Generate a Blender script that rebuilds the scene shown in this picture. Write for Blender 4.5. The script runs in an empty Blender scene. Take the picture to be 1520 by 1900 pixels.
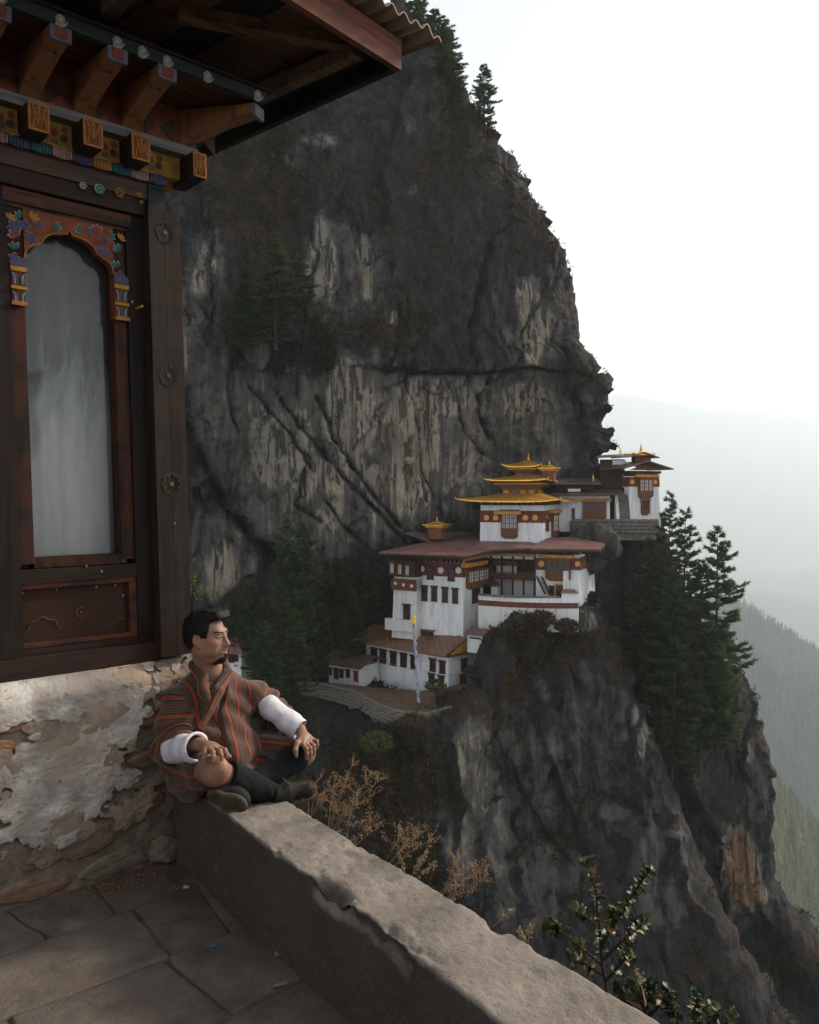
import bpy, bmesh, math, random
import numpy as np
from mathutils import Vector, Matrix
random.seed(7); np.random.seed(7)
S = bpy.context.scene
COL = S.collection
R_ = math.radians

# ------------------------------------------------------------------ camera
F_PX, CX, CY, HZ, EYE = 1500., 760., 950., 917., 1.62      # measured in the 1520 x 1900 picture
PITCH = math.atan((CY - HZ) / F_PX)
cam_d = bpy.data.cameras.new('camera'); cam = bpy.data.objects.new('camera', cam_d); COL.objects.link(cam)
cam.location = (0, 0, EYE); cam.rotation_euler = (math.pi / 2 - PITCH, 0, 0)
cam_d.sensor_fit = 'VERTICAL'; cam_d.sensor_height = 24.; cam_d.lens = 24. * F_PX / 1900.
cam_d.clip_start = .05; cam_d.clip_end = 60000
S.camera = cam

# ------------------------------------------------------------------ world, sun, exposure
SUN_EL, SUN_AZ = R_(33), R_(62)          # azimuth from +Y towards +X
w = bpy.data.worlds.new('World'); S.world = w; w.use_nodes = True
wt = w.node_tree; wt.nodes.clear()
sky = wt.nodes.new('ShaderNodeTexSky'); sky.sky_type = 'NISHITA'; sky.sun_disc = False
sky.sun_elevation = SUN_EL; sky.sun_rotation = SUN_AZ
sky.air_density = 1.0; sky.dust_density = 2.5; sky.ozone_density = .6; sky.altitude = 2500
hs = wt.nodes.new('ShaderNodeHueSaturation'); hs.inputs['Saturation'].default_value = .16
bg = wt.nodes.new('ShaderNodeBackground'); bg.inputs['Strength'].default_value = .13
wo = wt.nodes.new('ShaderNodeOutputWorld')
wt.links.new(sky.outputs[0], hs.inputs['Color']); wt.links.new(hs.outputs[0], bg.inputs[0]); wt.links.new(bg.outputs[0], wo.inputs[0])
sun_d = bpy.data.lights.new('sun', 'SUN'); sun = bpy.data.objects.new('sun', sun_d); COL.objects.link(sun)
sun_d.energy = 3.2; sun_d.angle = R_(9); sun_d.color = (1., .85, .68)
sdir = Vector((math.sin(SUN_AZ) * math.cos(SUN_EL), math.cos(SUN_AZ) * math.cos(SUN_EL), math.sin(SUN_EL)))
sun.rotation_euler = sdir.to_track_quat('Z', 'Y').to_euler()
vs = S.view_settings
vs.view_transform = 'Standard'; vs.look = 'None'; vs.gamma = 1; vs.use_curve_mapping = False; vs.exposure = .92
S.render.engine = 'CYCLES'
cy = S.cycles
cy.max_bounces = 8; cy.diffuse_bounces = 3; cy.glossy_bounces = 2; cy.transmission_bounces = 4; cy.transparent_max_bounces = 8; cy.volume_bounces = 5
cy.use_denoising = True
try: cy.denoiser = 'OPENIMAGEDENOISE'
except Exception: pass
cy.caustics_reflective = False; cy.caustics_refractive = False

# ------------------------------------------------------------------ measuring helpers: a picture point on a real plane
def ray(x, y):
    a = (x - CX) / F_PX; b = -(y - CY) / F_PX
    c, s = math.cos(PITCH), math.sin(PITCH)
    return np.array([a, c + b * s, -s + b * c])
EYEP = np.array([0, 0, EYE])
def at(x, y, Y):
    r = ray(x, y); return EYEP + r * (Y / r[1])
def at_z(x, y, z):
    r = ray(x, y); return EYEP + r * ((z - EYE) / r[2])

# ------------------------------------------------------------------ object helpers
def tag(o, label=None, cat=None, group=None, kind=None):
    if label: o['label'] = label
    if cat: o['category'] = cat
    if group: o['group'] = group
    if kind: o['kind'] = kind
    return o
def link(name, me, parent=None, loc=None, rot=None):
    o = bpy.data.objects.new(name, me); COL.objects.link(o)
    if parent is not None: o.parent = parent
    if loc is not None: o.location = loc
    if rot is not None: o.rotation_euler = rot
    return o
def empty(name, loc=(0, 0, 0), rz=0., label=None, cat=None, group=None):
    o = link(name, None, None, loc, (0, 0, rz)); o.empty_display_size = .1
    return tag(o, label, cat, group)
def copy_tree(o, parent=None):
    c = o.copy(); COL.objects.link(c); c.parent = parent
    for ch in list(o.children): copy_tree(ch, c)
    return c
def mk(name, V, Fs, mat, smooth=False, attrs=None, uv=None):
    """numpy vertices + quads/tris (n,4)/(n,3) array or a list of faces -> mesh data"""
    me = bpy.data.meshes.new(name)
    V = np.asarray(V, dtype=np.float32).reshape(-1, 3)
    if isinstance(Fs, np.ndarray):
        k = Fs.shape[1]; n = len(Fs)
        me.vertices.add(len(V)); me.vertices.foreach_set('co', V.ravel())
        me.loops.add(n * k); me.loops.foreach_set('vertex_index', Fs.astype(np.int32).ravel())
        me.polygons.add(n)
        me.polygons.foreach_set('loop_start', np.arange(0, n * k, k, dtype=np.int32))
        me.polygons.foreach_set('loop_total', np.full(n, k, dtype=np.int32))
        me.update(calc_edges=True)
    else:
        me.from_pydata(V.tolist(), [], Fs); me.update()
    if attrs:
        for an, av in attrs.items():
            av = np.asarray(av, dtype=np.float32)
            if av.ndim == 2:
                at_ = me.attributes.new(an, 'FLOAT_COLOR', 'POINT')
                if av.shape[1] == 3: av = np.concatenate([av, np.ones((len(av), 1), np.float32)], 1)
                at_.data.foreach_set('color', av.ravel())
            else:
                at_ = me.attributes.new(an, 'FLOAT', 'POINT'); at_.data.foreach_set('value', av.ravel())
    me.polygons.foreach_set('use_smooth', np.full(len(me.polygons), bool(smooth)))
    for m in (mat if isinstance(mat, (list, tuple)) else [mat]): me.materials.append(m)
    me.validate()
    return me
class MB:
    """collects shapes into one mesh"""
    def __init__(s): s.v = []; s.f = []
    def add(s, V, Fs):
        n = len(s.v); s.v += [tuple(map(float, p)) for p in V]; s.f += [tuple(i + n for i in f) for f in Fs]; return s
    def hexa(s, b, t):      # bottom quad (ccw from above), top quad
        return s.add(list(b) + list(t), [(3, 2, 1, 0), (4, 5, 6, 7), (0, 1, 5, 4), (1, 2, 6, 5), (2, 3, 7, 6), (3, 0, 4, 7)])
    def box(s, x0, x1, y0, y1, z0, z1):
        return s.hexa([(x0, y0, z0), (x1, y0, z0), (x1, y1, z0), (x0, y1, z0)], [(x0, y0, z1), (x1, y0, z1), (x1, y1, z1), (x0, y1, z1)])
    def frustum(s, x0, x1, y0, y1, z0, z1, t):   # t inset at top on each side (left,right,front,back)
        l, r, f, b = t if isinstance(t, (tuple, list)) else (t, t, t, t)
        return s.hexa([(x0, y0, z0), (x1, y0, z0), (x1, y1, z0), (x0, y1, z0)], [(x0 + l, y0 + f, z1), (x1 - r, y0 + f, z1), (x1 - r, y1 - b, z1), (x0 + l, y1 - b, z1)])
    def bar(s, a, b, w, h, up=(0, 0, 1)):
        a, b, up = Vector(a), Vector(b), Vector(up); d = (b - a).normalized(); x = d.cross(up)
        if x.length < 1e-5: x = d.cross(Vector((1, 0, 0)))
        x.normalize(); u = x.cross(d)
        q = lambda p: [p - x * w / 2 - u * h / 2, p + x * w / 2 - u * h / 2, p + x * w / 2 + u * h / 2, p - x * w / 2 + u * h / 2]
        A, B = q(a), q(b)
        return s.add(A + B, [(0, 1, 2, 3), (7, 6, 5, 4), (0, 4, 5, 1), (1, 5, 6, 2), (2, 6, 7, 3), (3, 7, 4, 0)])
    def tube(s, pts, rad, n=6, cap=True):
        pts = [Vector(p) for p in pts]; m = len(pts)
        rad = rad if isinstance(rad, (list, tuple, np.ndarray)) else [rad] * m
        rings = []; px = None
        for i, p in enumerate(pts):
            d = (pts[min(i + 1, m - 1)] - pts[max(i - 1, 0)]).normalized()
            x = d.cross(Vector((0, 0, 1))) if px is None else px - d * px.dot(d)
            if x.length < 1e-4: x = d.cross(Vector((1, 0, 0)))
            x.normalize(); px = x; y = d.cross(x)
            rings.append([p + (x * math.cos(2 * math.pi * k / n) + y * math.sin(2 * math.pi * k / n)) * rad[i] for k in range(n)])
        V = [q for r in rings for q in r]; Fs = []
        for i in range(m - 1):
            for k in range(n):
                k2 = (k + 1) % n; Fs.append((i * n + k, i * n + k2, (i + 1) * n + k2, (i + 1) * n + k))
        if cap: Fs.append(tuple(range(n))[::-1]); Fs.append(tuple((m - 1) * n + k for k in range(n)))
        return s.add(V, Fs)
    def lathe(s, prof, c=(0, 0, 0), n=12):
        V = []; Fs = []; m = len(prof)
        for r, z in prof:
            for k in range(n): V.append((c[0] + r * math.cos(2 * math.pi * k / n), c[1] + r * math.sin(2 * math.pi * k / n), c[2] + z))
        for i in range(m - 1):
            for k in range(n):
                k2 = (k + 1) % n; Fs.append((i * n + k, i * n + k2, (i + 1) * n + k2, (i + 1) * n + k))
        Fs.append(tuple(range(n))[::-1]); Fs.append(tuple((m - 1) * n + k for k in range(n)))
        return s.add(V, Fs)
    def prism(s, poly, y0, y1):    # polygon in (x,z), extruded along y
        n = len(poly)
        V = [(x, y0, z) for x, z in poly] + [(x, y1, z) for x, z in poly]
        Fs = [tuple(range(n)), tuple(range(2 * n - 1, n - 1, -1))]
        for i in range(n): j = (i + 1) % n; Fs.append((j, i, n + i, n + j))
        return s.add(V, Fs)
    def disc(s, c, r, y0, y1, n=14, rz=None):
        return s.prism([(c[0] + r * math.cos(2 * math.pi * k / n), c[1] + (rz or r) * math.sin(2 * math.pi * k / n)) for k in range(n)], y0, y1)
    def data(s, name, mat, smooth=False, bevel=0, fix=True):
        me = bpy.data.meshes.new(name); me.from_pydata(s.v, [], s.f); me.update()
        bm = bmesh.new(); bm.from_mesh(me)
        if fix: bmesh.ops.recalc_face_normals(bm, faces=bm.faces)
        if bevel: bmesh.ops.bevel(bm, geom=[e for e in bm.edges if e.is_manifold and e.calc_face_angle(0) > .5], offset=bevel, segments=1, affect='EDGES', profile=.5, clamp_overlap=True)
        bm.to_mesh(me); bm.free()
        for m in (mat if isinstance(mat, (list, tuple)) else [mat]): me.materials.append(m)
        if smooth: me.polygons.foreach_set('use_smooth', [True] * len(me.polygons))
        return me
    def build(s, name, mat, parent=None, loc=None, rot=None, **k): return link(name, s.data(name, mat, **k), parent, loc, rot)

# ------------------------------------------------------------------ materials
class NT:
    def __init__(s, name, rough=.8, spec=.3):
        s.m = bpy.data.materials.new(name); s.m.use_nodes = True; s.t = s.m.node_tree
        s.b = s.t.nodes['Principled BSDF']; s.b.inputs['Roughness'].default_value = rough
        s.b.inputs['Specular IOR Level'].default_value = spec; s._c = {}
    def n(s, typ, ins=None, **props):
        nd = s.t.nodes.new('ShaderNode' + typ)
        for k, v in props.items(): setattr(nd, k, v)
        for k, v in (ins or {}).items(): s.put(nd.inputs[k], v)
        return nd
    def put(s, sock, v):
        if isinstance(v, bpy.types.NodeSocket): s.t.links.new(v, sock)
        elif isinstance(v, bpy.types.Node): s.t.links.new(v.outputs[0], sock)
        elif isinstance(v, (tuple, list)): sock.default_value = tuple(v) + ((1.,) if len(v) == 3 and sock.type == 'RGBA' else ())
        else: sock.default_value = v
    def coord(s, scale=(1, 1, 1), kind='Object'):
        if isinstance(scale, (int, float)): scale = (scale,) * 3
        key = (tuple(scale), kind)
        if key not in s._c:
            tc = s.n('TexCoord'); s._c[key] = s.n('Mapping', {'Vector': tc.outputs[kind], 'Scale': scale})
        return s._c[key].outputs[0]
    def noise(s, scale=5, detail=5, rough=.55, stretch=(1, 1, 1), dist=0., kind='Object'):
        return s.n('TexNoise', {'Vector': s.coord(stretch, kind), 'Scale': scale, 'Detail': detail, 'Roughness': rough, 'Distortion': dist}).outputs[0]
    def ramp(s, fac, stops, interp='LINEAR'):
        r = s.n('ValToRGB', {'Fac': fac}); cr = r.color_ramp; cr.interpolation = interp
        while len(cr.elements) < len(stops): cr.elements.new(.5)
        for e, (p, c) in zip(cr.elements, stops):
            e.position = p; e.color = (c, c, c, 1) if isinstance(c, (int, float)) else tuple(c) + (1,)
        return r.outputs[0]
    def mix(s, fac, a, b, mode='MIX'):
        m = s.n('Mix', data_type='RGBA', blend_type=mode)
        s.put(m.inputs[0], fac); s.put(m.inputs[6], a); s.put(m.inputs[7], b); return m.outputs[2]
    def math(s, op, a, b=0., clamp=False):
        m = s.n('Math', operation=op, use_clamp=clamp); s.put(m.inputs[0], a); s.put(m.inputs[1], b); return m.outputs[0]
    def attr(s, name, out='Fac'): return s.n('Attribute', attribute_name=name).outputs[out]
    def rand(s): return s.n('ObjectInfo').outputs['Random']
    def bump(s, h, strength=.3, dist=.01):
        s.put(s.b.inputs['Normal'], s.n('Bump', {'Height': h, 'Strength': strength, 'Distance': dist})); return s
    def col(s, c): s.put(s.b.inputs['Base Color'], c); return s
def simple(name, c, rough=.8, var=.25, scale=8, bump=.15, bd=.01, metal=0., stretch=(1, 1, 1), spec=.3, c2=None):
    t = NT(name, rough, spec)
    n = t.noise(scale, 6, .6, stretch)
    dark = c2 or tuple(x * (1 - var) for x in c)
    lite = tuple(min(1, x * (1 + var)) for x in c)
    t.col(t.ramp(n, [(.3, dark), (.5, c), (.72, lite)]))
    if bump: t.bump(t.noise(scale * 3, 6, .6, stretch), bump, bd)
    t.b.inputs['Metallic'].default_value = metal
    return t.m

# ------------------------------------------------------------------ numpy noise
def _h(ix, iy, iz, s=0):
    n = (ix.astype(np.int64) * 374761393 + iy.astype(np.int64) * 668265263 + iz.astype(np.int64) * 2147483647 + s * 1274126177) & 0xffffffff
    n = ((n ^ (n >> 13)) * 1274126177) & 0xffffffff
    n = ((n ^ (n >> 16)) * 2246822519) & 0xffffffff
    return ((n ^ (n >> 15)) & 0xffffff) / float(0xffffff)
def vnoise(P, s=0):
    P = np.asarray(P, float); i = np.floor(P).astype(np.int64); f = P - i; f = f * f * f * (f * (f * 6 - 15) + 10)
    x, y, z = i[..., 0], i[..., 1], i[..., 2]; fx, fy, fz = f[..., 0], f[..., 1], f[..., 2]
    L = lambda a, b, t: a + (b - a) * t
    c = lambda dx, dy, dz: _h(x + dx, y + dy, z + dz, s)
    return L(L(L(c(0, 0, 0), c(1, 0, 0), fx), L(c(0, 1, 0), c(1, 1, 0), fx), fy), L(L(c(0, 0, 1), c(1, 0, 1), fx), L(c(0, 1, 1), c(1, 1, 1), fx), fy), fz) * 2 - 1
def fbm(P, o=4, s=0, g=.5):
    P = np.asarray(P, float); r = 0; a = 1.; t = 0
    for k in range(o):
        r = r + a * vnoise(P * (2.03 ** k) + 17.3 * k, s + k); t += a; a *= g
    return r / t
def ridged(P, o=4, s=0):
    P = np.asarray(P, float); r = 0; a = 1.; t = 0
    for k in range(o):
        r = r + a * (1 - np.abs(vnoise(P * (2.03 ** k) + 9.1 * k, s + k)) * 2); t += a; a *= .5
    return r / t
def cells2(P, s=0):
    """2-d Worley: returns (F1, F2, id-hash, dx, dz) for tilted facets"""
    i = np.floor(P).astype(np.int64); n = len(P)
    f1 = np.full(n, 9.); f2 = np.full(n, 9.); hid = np.zeros(n); dx = np.zeros(n); dz = np.zeros(n); z0 = np.zeros(n, np.int64)
    for a in (-1, 0, 1):
        for b in (-1, 0, 1):
            cx = i[:, 0] + a; cz = i[:, 1] + b
            ox = cx + _h(cx, cz, z0, s); oz = cz + _h(cx, cz, z0, s + 1)
            ex = P[:, 0] - ox; ez = P[:, 1] - oz; d = np.sqrt(ex * ex + ez * ez)
            m = d < f1
            f2 = np.where(m, f1, np.minimum(f2, d)); f1 = np.where(m, d, f1)
            hid = np.where(m, _h(cx, cz, z0, s + 2), hid); dx = np.where(m, ex, dx); dz = np.where(m, ez, dz)
    return f1, f2, hid, dx, dz
def sstep(a, b, x):
    t = np.clip((x - a) / (b - a), 0, 1); return t * t * (3 - 2 * t)
def grid_faces(nr, nc, flip=False):
    i = np.arange(nr - 1)[:, None] * nc + np.arange(nc - 1)[None, :]
    q = np.stack([i, i + 1, i + nc + 1, i + nc], -1).reshape(-1, 4)
    return q[:, ::-1].copy() if flip else q
def grid_normals(P):           # P (nr,nc,3)
    du = np.gradient(P, axis=1); dv = np.gradient(P, axis=0)
    n = np.cross(du, dv); return n / (np.linalg.norm(n, axis=-1, keepdims=True) + 1e-9)
# ================================================================== THE SETTING: rock, hills, valley, haze
def rock_material(name, base=(.026, .028, .033), pale=(.47, .385, .285)):
    t = NT(name, .88, .25)
    veg = t.attr('veg'); pl = t.attr('pale'); tint = t.attr('tint')
    n1 = t.noise(.55, 9, .62); n2 = t.noise(2.3, 7, .65)
    streak = t.noise(1.0, 7, .62, (1.25, 1.25, .075), .4)        # water streaks running down
    streak2 = t.noise(.55, 5, .6, (1, 1, .05), .2)
    dark = t.mix(t.ramp(n1, [(.36, 0), (.62, 1)]), tuple(x * .55 for x in base), tuple(x * 1.35 for x in base))
    dark = t.mix(t.math('MULTIPLY', t.ramp(n2, [(.5, 0), (.75, 1)]), .35), dark, (.14, .128, .112))
    dark = t.mix(t.math('MULTIPLY', t.ramp(t.noise(.9, 4, .6, (1, 1, .3)), [(.5, 0), (.68, 1)]), .55), dark, (.13, .07, .038))
    pcol = t.mix(tint, (.28, .26, .235), pale)
    pcol = t.mix(t.ramp(n2, [(.35, .0), (.7, .55)]), pcol, (.42, .36, .28))
    pcol = t.mix(t.ramp(streak, [(.48, 0), (.56, .92)]), pcol, (.05, .05, .052))
    pcol = t.mix(t.ramp(streak2, [(.39, .7), (.46, 0)]), pcol, (.11, .09, .075))
    pm = t.math('ADD', pl, t.math('MULTIPLY', t.math('SUBTRACT', streak2, .5), .7))
    pm = t.math('ADD', pm, t.math('MULTIPLY', t.math('SUBTRACT', n1, .5), .6))
    mid = t.mix(streak2, (.07, .068, .068), (.185, .165, .145))
    c = t.mix(t.ramp(pm, [(.2, 0), (.38, 1)]), dark, mid); c = t.mix(t.ramp(pm, [(.4, 0), (.62, 1)]), c, pcol)
    c = t.mix(t.math('MULTIPLY', t.math('SUBTRACT', pl, .95), 2.5, True), c, t.mix(t.ramp(t.noise(1.3, 6, .6, (1.3, 1.3, .06), .3), [(.38, 0), (.62, 1)]), (.2, .12, .075), (.56, .34, .2)))
    c = t.mix(t.ramp(t.noise(2.2, 8, .7, (1, 1, .22), .8), [(.3, .8), (.4, 0)]), c, (.018, .018, .02))
    vcol = t.mix(t.ramp(t.noise(1.4, 5, .65), [(.35, 0), (.65, 1)]), (.025, .03, .017), (.075, .05, .028))
    vm = t.math('ADD', veg, t.math('MULTIPLY', t.math('SUBTRACT', n2, .5), .9))
    c = t.mix(t.ramp(vm, [(.42, 0), (.6, 1)]), c, vcol)
    t.col(c)
    h = t.math('ADD', t.math('MULTIPLY', t.noise(1.7, 10, .68, (1, 1, .55)), 1.), t.math('MULTIPLY', t.noise(.8, 9, .7, (1.6, 1.6, .2), .5), .8))
    t.bump(h, 1., .9)
    return t.m
M_ROCK = rock_material('cliff_rock')

def to_px(P):
    c, s = math.cos(PITCH), math.sin(PITCH)
    x = P[..., 0]; y = P[..., 1]; z = P[..., 2] - EYE
    w_ = y * c - z * s; v_ = y * s + z * c
    return CX + F_PX * x / w_, CY - F_PX * v_ / w_
def seg_dist(px, py, line):
    best = np.full(px.shape, 1e9); side = np.zeros(px.shape)
    for (ax, ay), (bx, by) in zip(line[:-1], line[1:]):
        ex, ey = bx - ax, by - ay; L2 = ex * ex + ey * ey
        t = np.clip(((px - ax) * ex + (py - ay) * ey) / L2, 0, 1)
        dx, dy = px - ax - t * ex, py - ay - t * ey; d = np.hypot(dx, dy)
        m = d < best; best = np.where(m, d, best); side = np.where(m, np.sign(ex * dy - ey * dx), side)
    return best, side

def rock_displace(P, amp=1., cracks=(), seed=0):
    """P (nr,nc,3): pushes the sheet in and out along its normals"""
    N = grid_normals(P); Nf = N.reshape(-1, 3); Q = P.reshape(-1, 3)
    px, py = to_px(Q)
    big = fbm(Q * np.array([.05, .05, .03]), 3, seed) * 2.6
    flute = fbm(Q * np.array([.2, .2, .022]), 4, seed + 5) * 1.5
    wob = np.stack([fbm(Q * .2, 3, seed + 11), fbm(Q * .2, 3, seed + 12)], 1) * .35
    sx_ = Q[:, 0] + Q[:, 1] * .7
    sh = np.stack([sx_ * .11 - Q[:, 2] * .045, Q[:, 2] * .05 + sx_ * .02], 1) + wob
    f1, f2, hid, dx, dz = cells2(sh, seed + 20)
    facet = (hid - .5) * 1.5 + dx * (hid * 2 - 1) * 1.8 + dz * ((hid * 7.3) % 1 - .5) * 2.0
    sh2 = np.stack([sx_ * .34 + Q[:, 2] * .09, Q[:, 2] * .12 - sx_ * .05], 1) + wob * 1.2 + 5
    f1b, f2b, hb, dxb, dzb = cells2(sh2, seed + 30)
    facet2 = ((hb - .5) * .6 + dxb * (hb * 2 - 1) * .7 + dzb * ((hb * 5.1) % 1 - .5) * .8)
    sh3 = np.stack([sx_ * 1.1 + Q[:, 2] * .2, Q[:, 2] * .4 - sx_ * .2], 1) + wob * 2 + 9
    f1c, f2c, hc, dxc, dzc = cells2(sh3, seed + 35)
    facet3 = (hc - .5) * .2 + dxc * (hc * 2 - 1) * .25
    n_ = fbm(Q * np.array([.1, .1, .018]) + 3, 3, seed + 45) * 4; steps = (np.floor(n_) + sstep(.82, 1., n_ - np.floor(n_))) * .55      # slabs standing proud of each other
    fine = fbm(Q * np.array([.9, .9, .6]), 5, seed + 50, .62) * .42
    D = (big + flute + facet + facet2 + facet3 + steps + fine) * amp
    jx = fbm(Q * .5, 3, seed + 60) * 9
    crack_w = np.zeros(len(Q))
    for line, wd, dep, step in cracks:
        d, sd = seg_dist(px + jx, py + jx * .6, line)
        g = np.exp(-(d / (wd * .62)) ** 2); D -= 1.1 * dep * g * (.6 + .4 * np.sin(px * .09 + py * .05))
        D += step * sd * np.exp(-(d / (wd * 7))) * .75
        crack_w = np.maximum(crack_w, g)
    return (Q + Nf * D[:, None]).reshape(P.shape), crack_w
def ellipses(px, py, lst, jit):
    r = np.zeros(px.shape)
    for cx, cy_, rx, ry, s in lst:
        d = np.hypot((px + jit - cx) / rx, (py + jit * .7 - cy_) / ry)
        r = np.maximum(r, s * (1 - sstep(.55, 1.25, d)))
    return r
def interp(xs, pts): a = np.array(pts, float); return np.interp(xs, a[:, 0], a[:, 1])
def edge_curve(pts, Y):      # picture polyline at depth Y -> X as a function of Z
    W = np.array([at(x, y, Y) for x, y in pts]); o = np.argsort(W[:, 2])
    return lambda Z: np.interp(Z, W[o, 2], W[o, 0])

scrub_sites = []          # (points, normals, weight) for the scrub builder
def finish_rock(name, P, cracks, pale, veg, seed, amp=1., vegbias=0., label=None, sil=None):
    P, cw = rock_displace(P, amp, cracks, seed)
    if sil is not None:                  # bring the displaced outline back to its measured course, keeping the small roughness
        sp = np.array(sil, float); sp = sp[np.argsort(sp[:, 1])]; wc = sstep(.5, 1., np.linspace(0, 1, P.shape[1]))
        for _ in range(3):
            px, py = to_px(P); k = px.argmax(1); r_ = np.arange(len(P)); mp, my, mY = px[r_, k], py[r_, k], P[r_, k, 1]
            want = np.interp(my, sp[:, 1], sp[:, 0]); dx = (want - mp) / F_PX * mY; dx[(my < sp[0, 1]) | (my > sp[-1, 1])] = 0
            dx = np.convolve(np.pad(dx, 10, 'edge'), np.ones(21) / 21, 'valid'); P[..., 0] += dx[:, None] * wc[None] / np.maximum(wc[k][:, None], .3)
    N = grid_normals(P)
    fl = N[..., 1].mean() > 0
    if fl: N = -N
    Q = P.reshape(-1, 3); Nf = N.reshape(-1, 3); px, py = to_px(Q)
    j = fbm(Q * .12, 3, seed + 70) * 60
    pa = ellipses(px, py, pale, j * .5)
    ve = ellipses(px, py, veg, j)
    pa = pa * (1 - .7 * cw)
    ve = np.clip(ve + vegbias + np.clip(Nf[:, 2] - .25, 0, 1) * 1.1 + fbm(Q * .09, 4, seed + 80) * .35, 0, 1)
    ve = ve * (1 - np.clip(pa * 1.3, 0, .9))
    tint = np.clip(.5 + fbm(Q * .1, 2, seed + 90), 0, 1)
    nr, nc = P.shape[:2]
    o = link(name, mk(name, Q, grid_faces(nr, nc, fl), M_ROCK, True, {'pale': pa, 'veg': ve, 'tint': tint}))
    tag(o, label, None, None, 'structure')
    scrub_sites.append((Q, Nf, ve, px, py))
    return P

# ---- A: the great cliff
silA = [(760, 30), (800, 95), (850, 165), (915, 245), (960, 312), (985, 352), (1020, 430), (1053, 480), (1066, 540), (1079, 640), (1082, 664), (1110, 674), (1130, 697), (1132, 740), (1128, 790), (1138, 822), (1128, 852)]
EA = edge_curve([(640, -140), (700, -60), (760, 30), (800, 95), (850, 165), (915, 245), (960, 312), (985, 352), (1020, 430), (1053, 480), (1068, 545), (1074, 640), (1072, 688),
                 (1102, 702), (1126, 724), (1130, 752), (1120, 784), (1143, 797), (1146, 822), (1126, 852), (1135, 900), (1150, 970), (1170, 1100), (1200, 1400), (1240, 2100)], 126)
Zr = np.concatenate([np.linspace(-72, -22, 90), np.linspace(-21.8, 80, 420)])
nfr, nar, nbk = 330, 36, 14
P = np.zeros((len(Zr), nfr + nar + nbk, 3))
for r, z in enumerate(Zr):
    Rr = 7.0; xe = float(EA(z))
    xs = -62 + (xe - Rr + 62) * np.linspace(0, 1, nfr)
    yf = 117 + .1 * xs + np.maximum(0, z - 24) * .27
    yf = yf + 4.5 * np.exp(-((xs - 17) / 13) ** 2) * np.exp(-((z - 10) / 9.5) ** 2)        # hollow under the overhang, where the temples stand
    yf = yf - 5 * np.exp(-((xs + 30) / 12) ** 2) * np.exp(-((z - 22) / 22) ** 2)
    if z < -20: yf = yf - (-20 - z) * .5 * sstep(12, -8, xs)
    ph = np.linspace(0, R_(100), nar + 1)[1:]
    xa = xe - Rr + Rr * np.sin(ph); ya = yf[-1] + Rr * (1 - np.cos(ph))
    tb = np.linspace(0, 1, nbk + 1)[1:] ** 1.5
    xb = xa[-1] - tb * 9; yb = ya[-1] + tb * 60
    P[r, :, 0] = np.concatenate([xs, xa, xb]); P[r, :, 1] = np.concatenate([yf, ya, yb]); P[r, :, 2] = z
crA = [([(330, 770), (375, 850), (420, 940), (470, 1000), (530, 1040)], 15, 3.0, -1.6), ([(520, 740), (560, 800), (640, 890), (700, 950), (750, 1005)], 7, 1.6, .9),
       ([(585, 740), (625, 830), (680, 900), (740, 975)], 7, 1.8, 1.1), ([(470, 720), (530, 800), (575, 870)], 6, 1.4, .8), ([(700, 684), (760, 690), (870, 690), (960, 686), (1080, 690)], 6, 1.7, -1.2),
       ([(745, 700), (770, 790), (780, 870), (808, 930)], 5, 1.2, .5), ([(830, 720), (850, 800), (900, 850)], 5, 1.1, .6), ([(890, 700), (880, 760), (902, 812)], 5, 1.2, -.5),
       ([(1000, 560), (960, 640), (915, 690)], 7, 1.3, 1.), ([(1037, 600), (1018, 680), (1050, 745)], 7, 1.4, .8), ([(600, 930), (640, 980), (690, 1025)], 5, 1.1, .5),
       ([(560, 870), (552, 940), (592, 965)], 4, .9, .4), ([(430, 560), (445, 640), (420, 720), (440, 800)], 6, 1., .5), ([(720, 500), (735, 600), (710, 690)], 5, .8, .5),
       ([(390, 430), (400, 560), (385, 640)], 6, 1., -.5), ([(560, 400), (590, 470), (570, 560)], 6, 1., .6), ([(960, 350), (900, 450), (880, 560), (860, 660)], 8, 1.2, .8),
       ([(1085, 690), (1060, 740), (1080, 800)], 6, 1.4, -.8)]
paleA = [(700, 830, 340, 170, .42), (480, 800, 130, 150, .4), (930, 770, 160, 100, .44), (600, 950, 190, 90, .4), (380, 600, 60, 230, .36), (640, 520, 110, 130, .3), (400, 1020, 90, 110, .34), (880, 900, 130, 70, .36), (990, 620, 60, 110, .42), (655, 770, 55, 110, .95), (760, 810, 58, 130, 1.), (560, 840, 40, 100, .75), (505, 830, 50, 90, .8), (380, 500, 26, 70, .8), (605, 490, 26, 95, .75), (680, 500, 22, 75, .6), (985, 600, 34, 85, .8),
         (820, 730, 62, 45, .7), (955, 735, 55, 45, .7), (352, 650, 16, 50, .7), (410, 1060, 32, 75, .7), (640, 880, 62, 60, .7), (720, 905, 62, 50, .7), (840, 860, 40, 70, .5), (900, 800, 50, 50, .45), (1030, 850, 40, 60, .4),
         (400, 880, 40, 50, .3), (600, 265, 40, 16, .45), (760, 350, 20, 14, .3), (480, 660, 30, 40, .35), (660, 620, 20, 30, .3), (1090, 760, 20, 40, .35), (620, 960, 50, 40, .5), (560, 300, 30, 30, .3), (730, 590, 10, 18, .5)]
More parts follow.
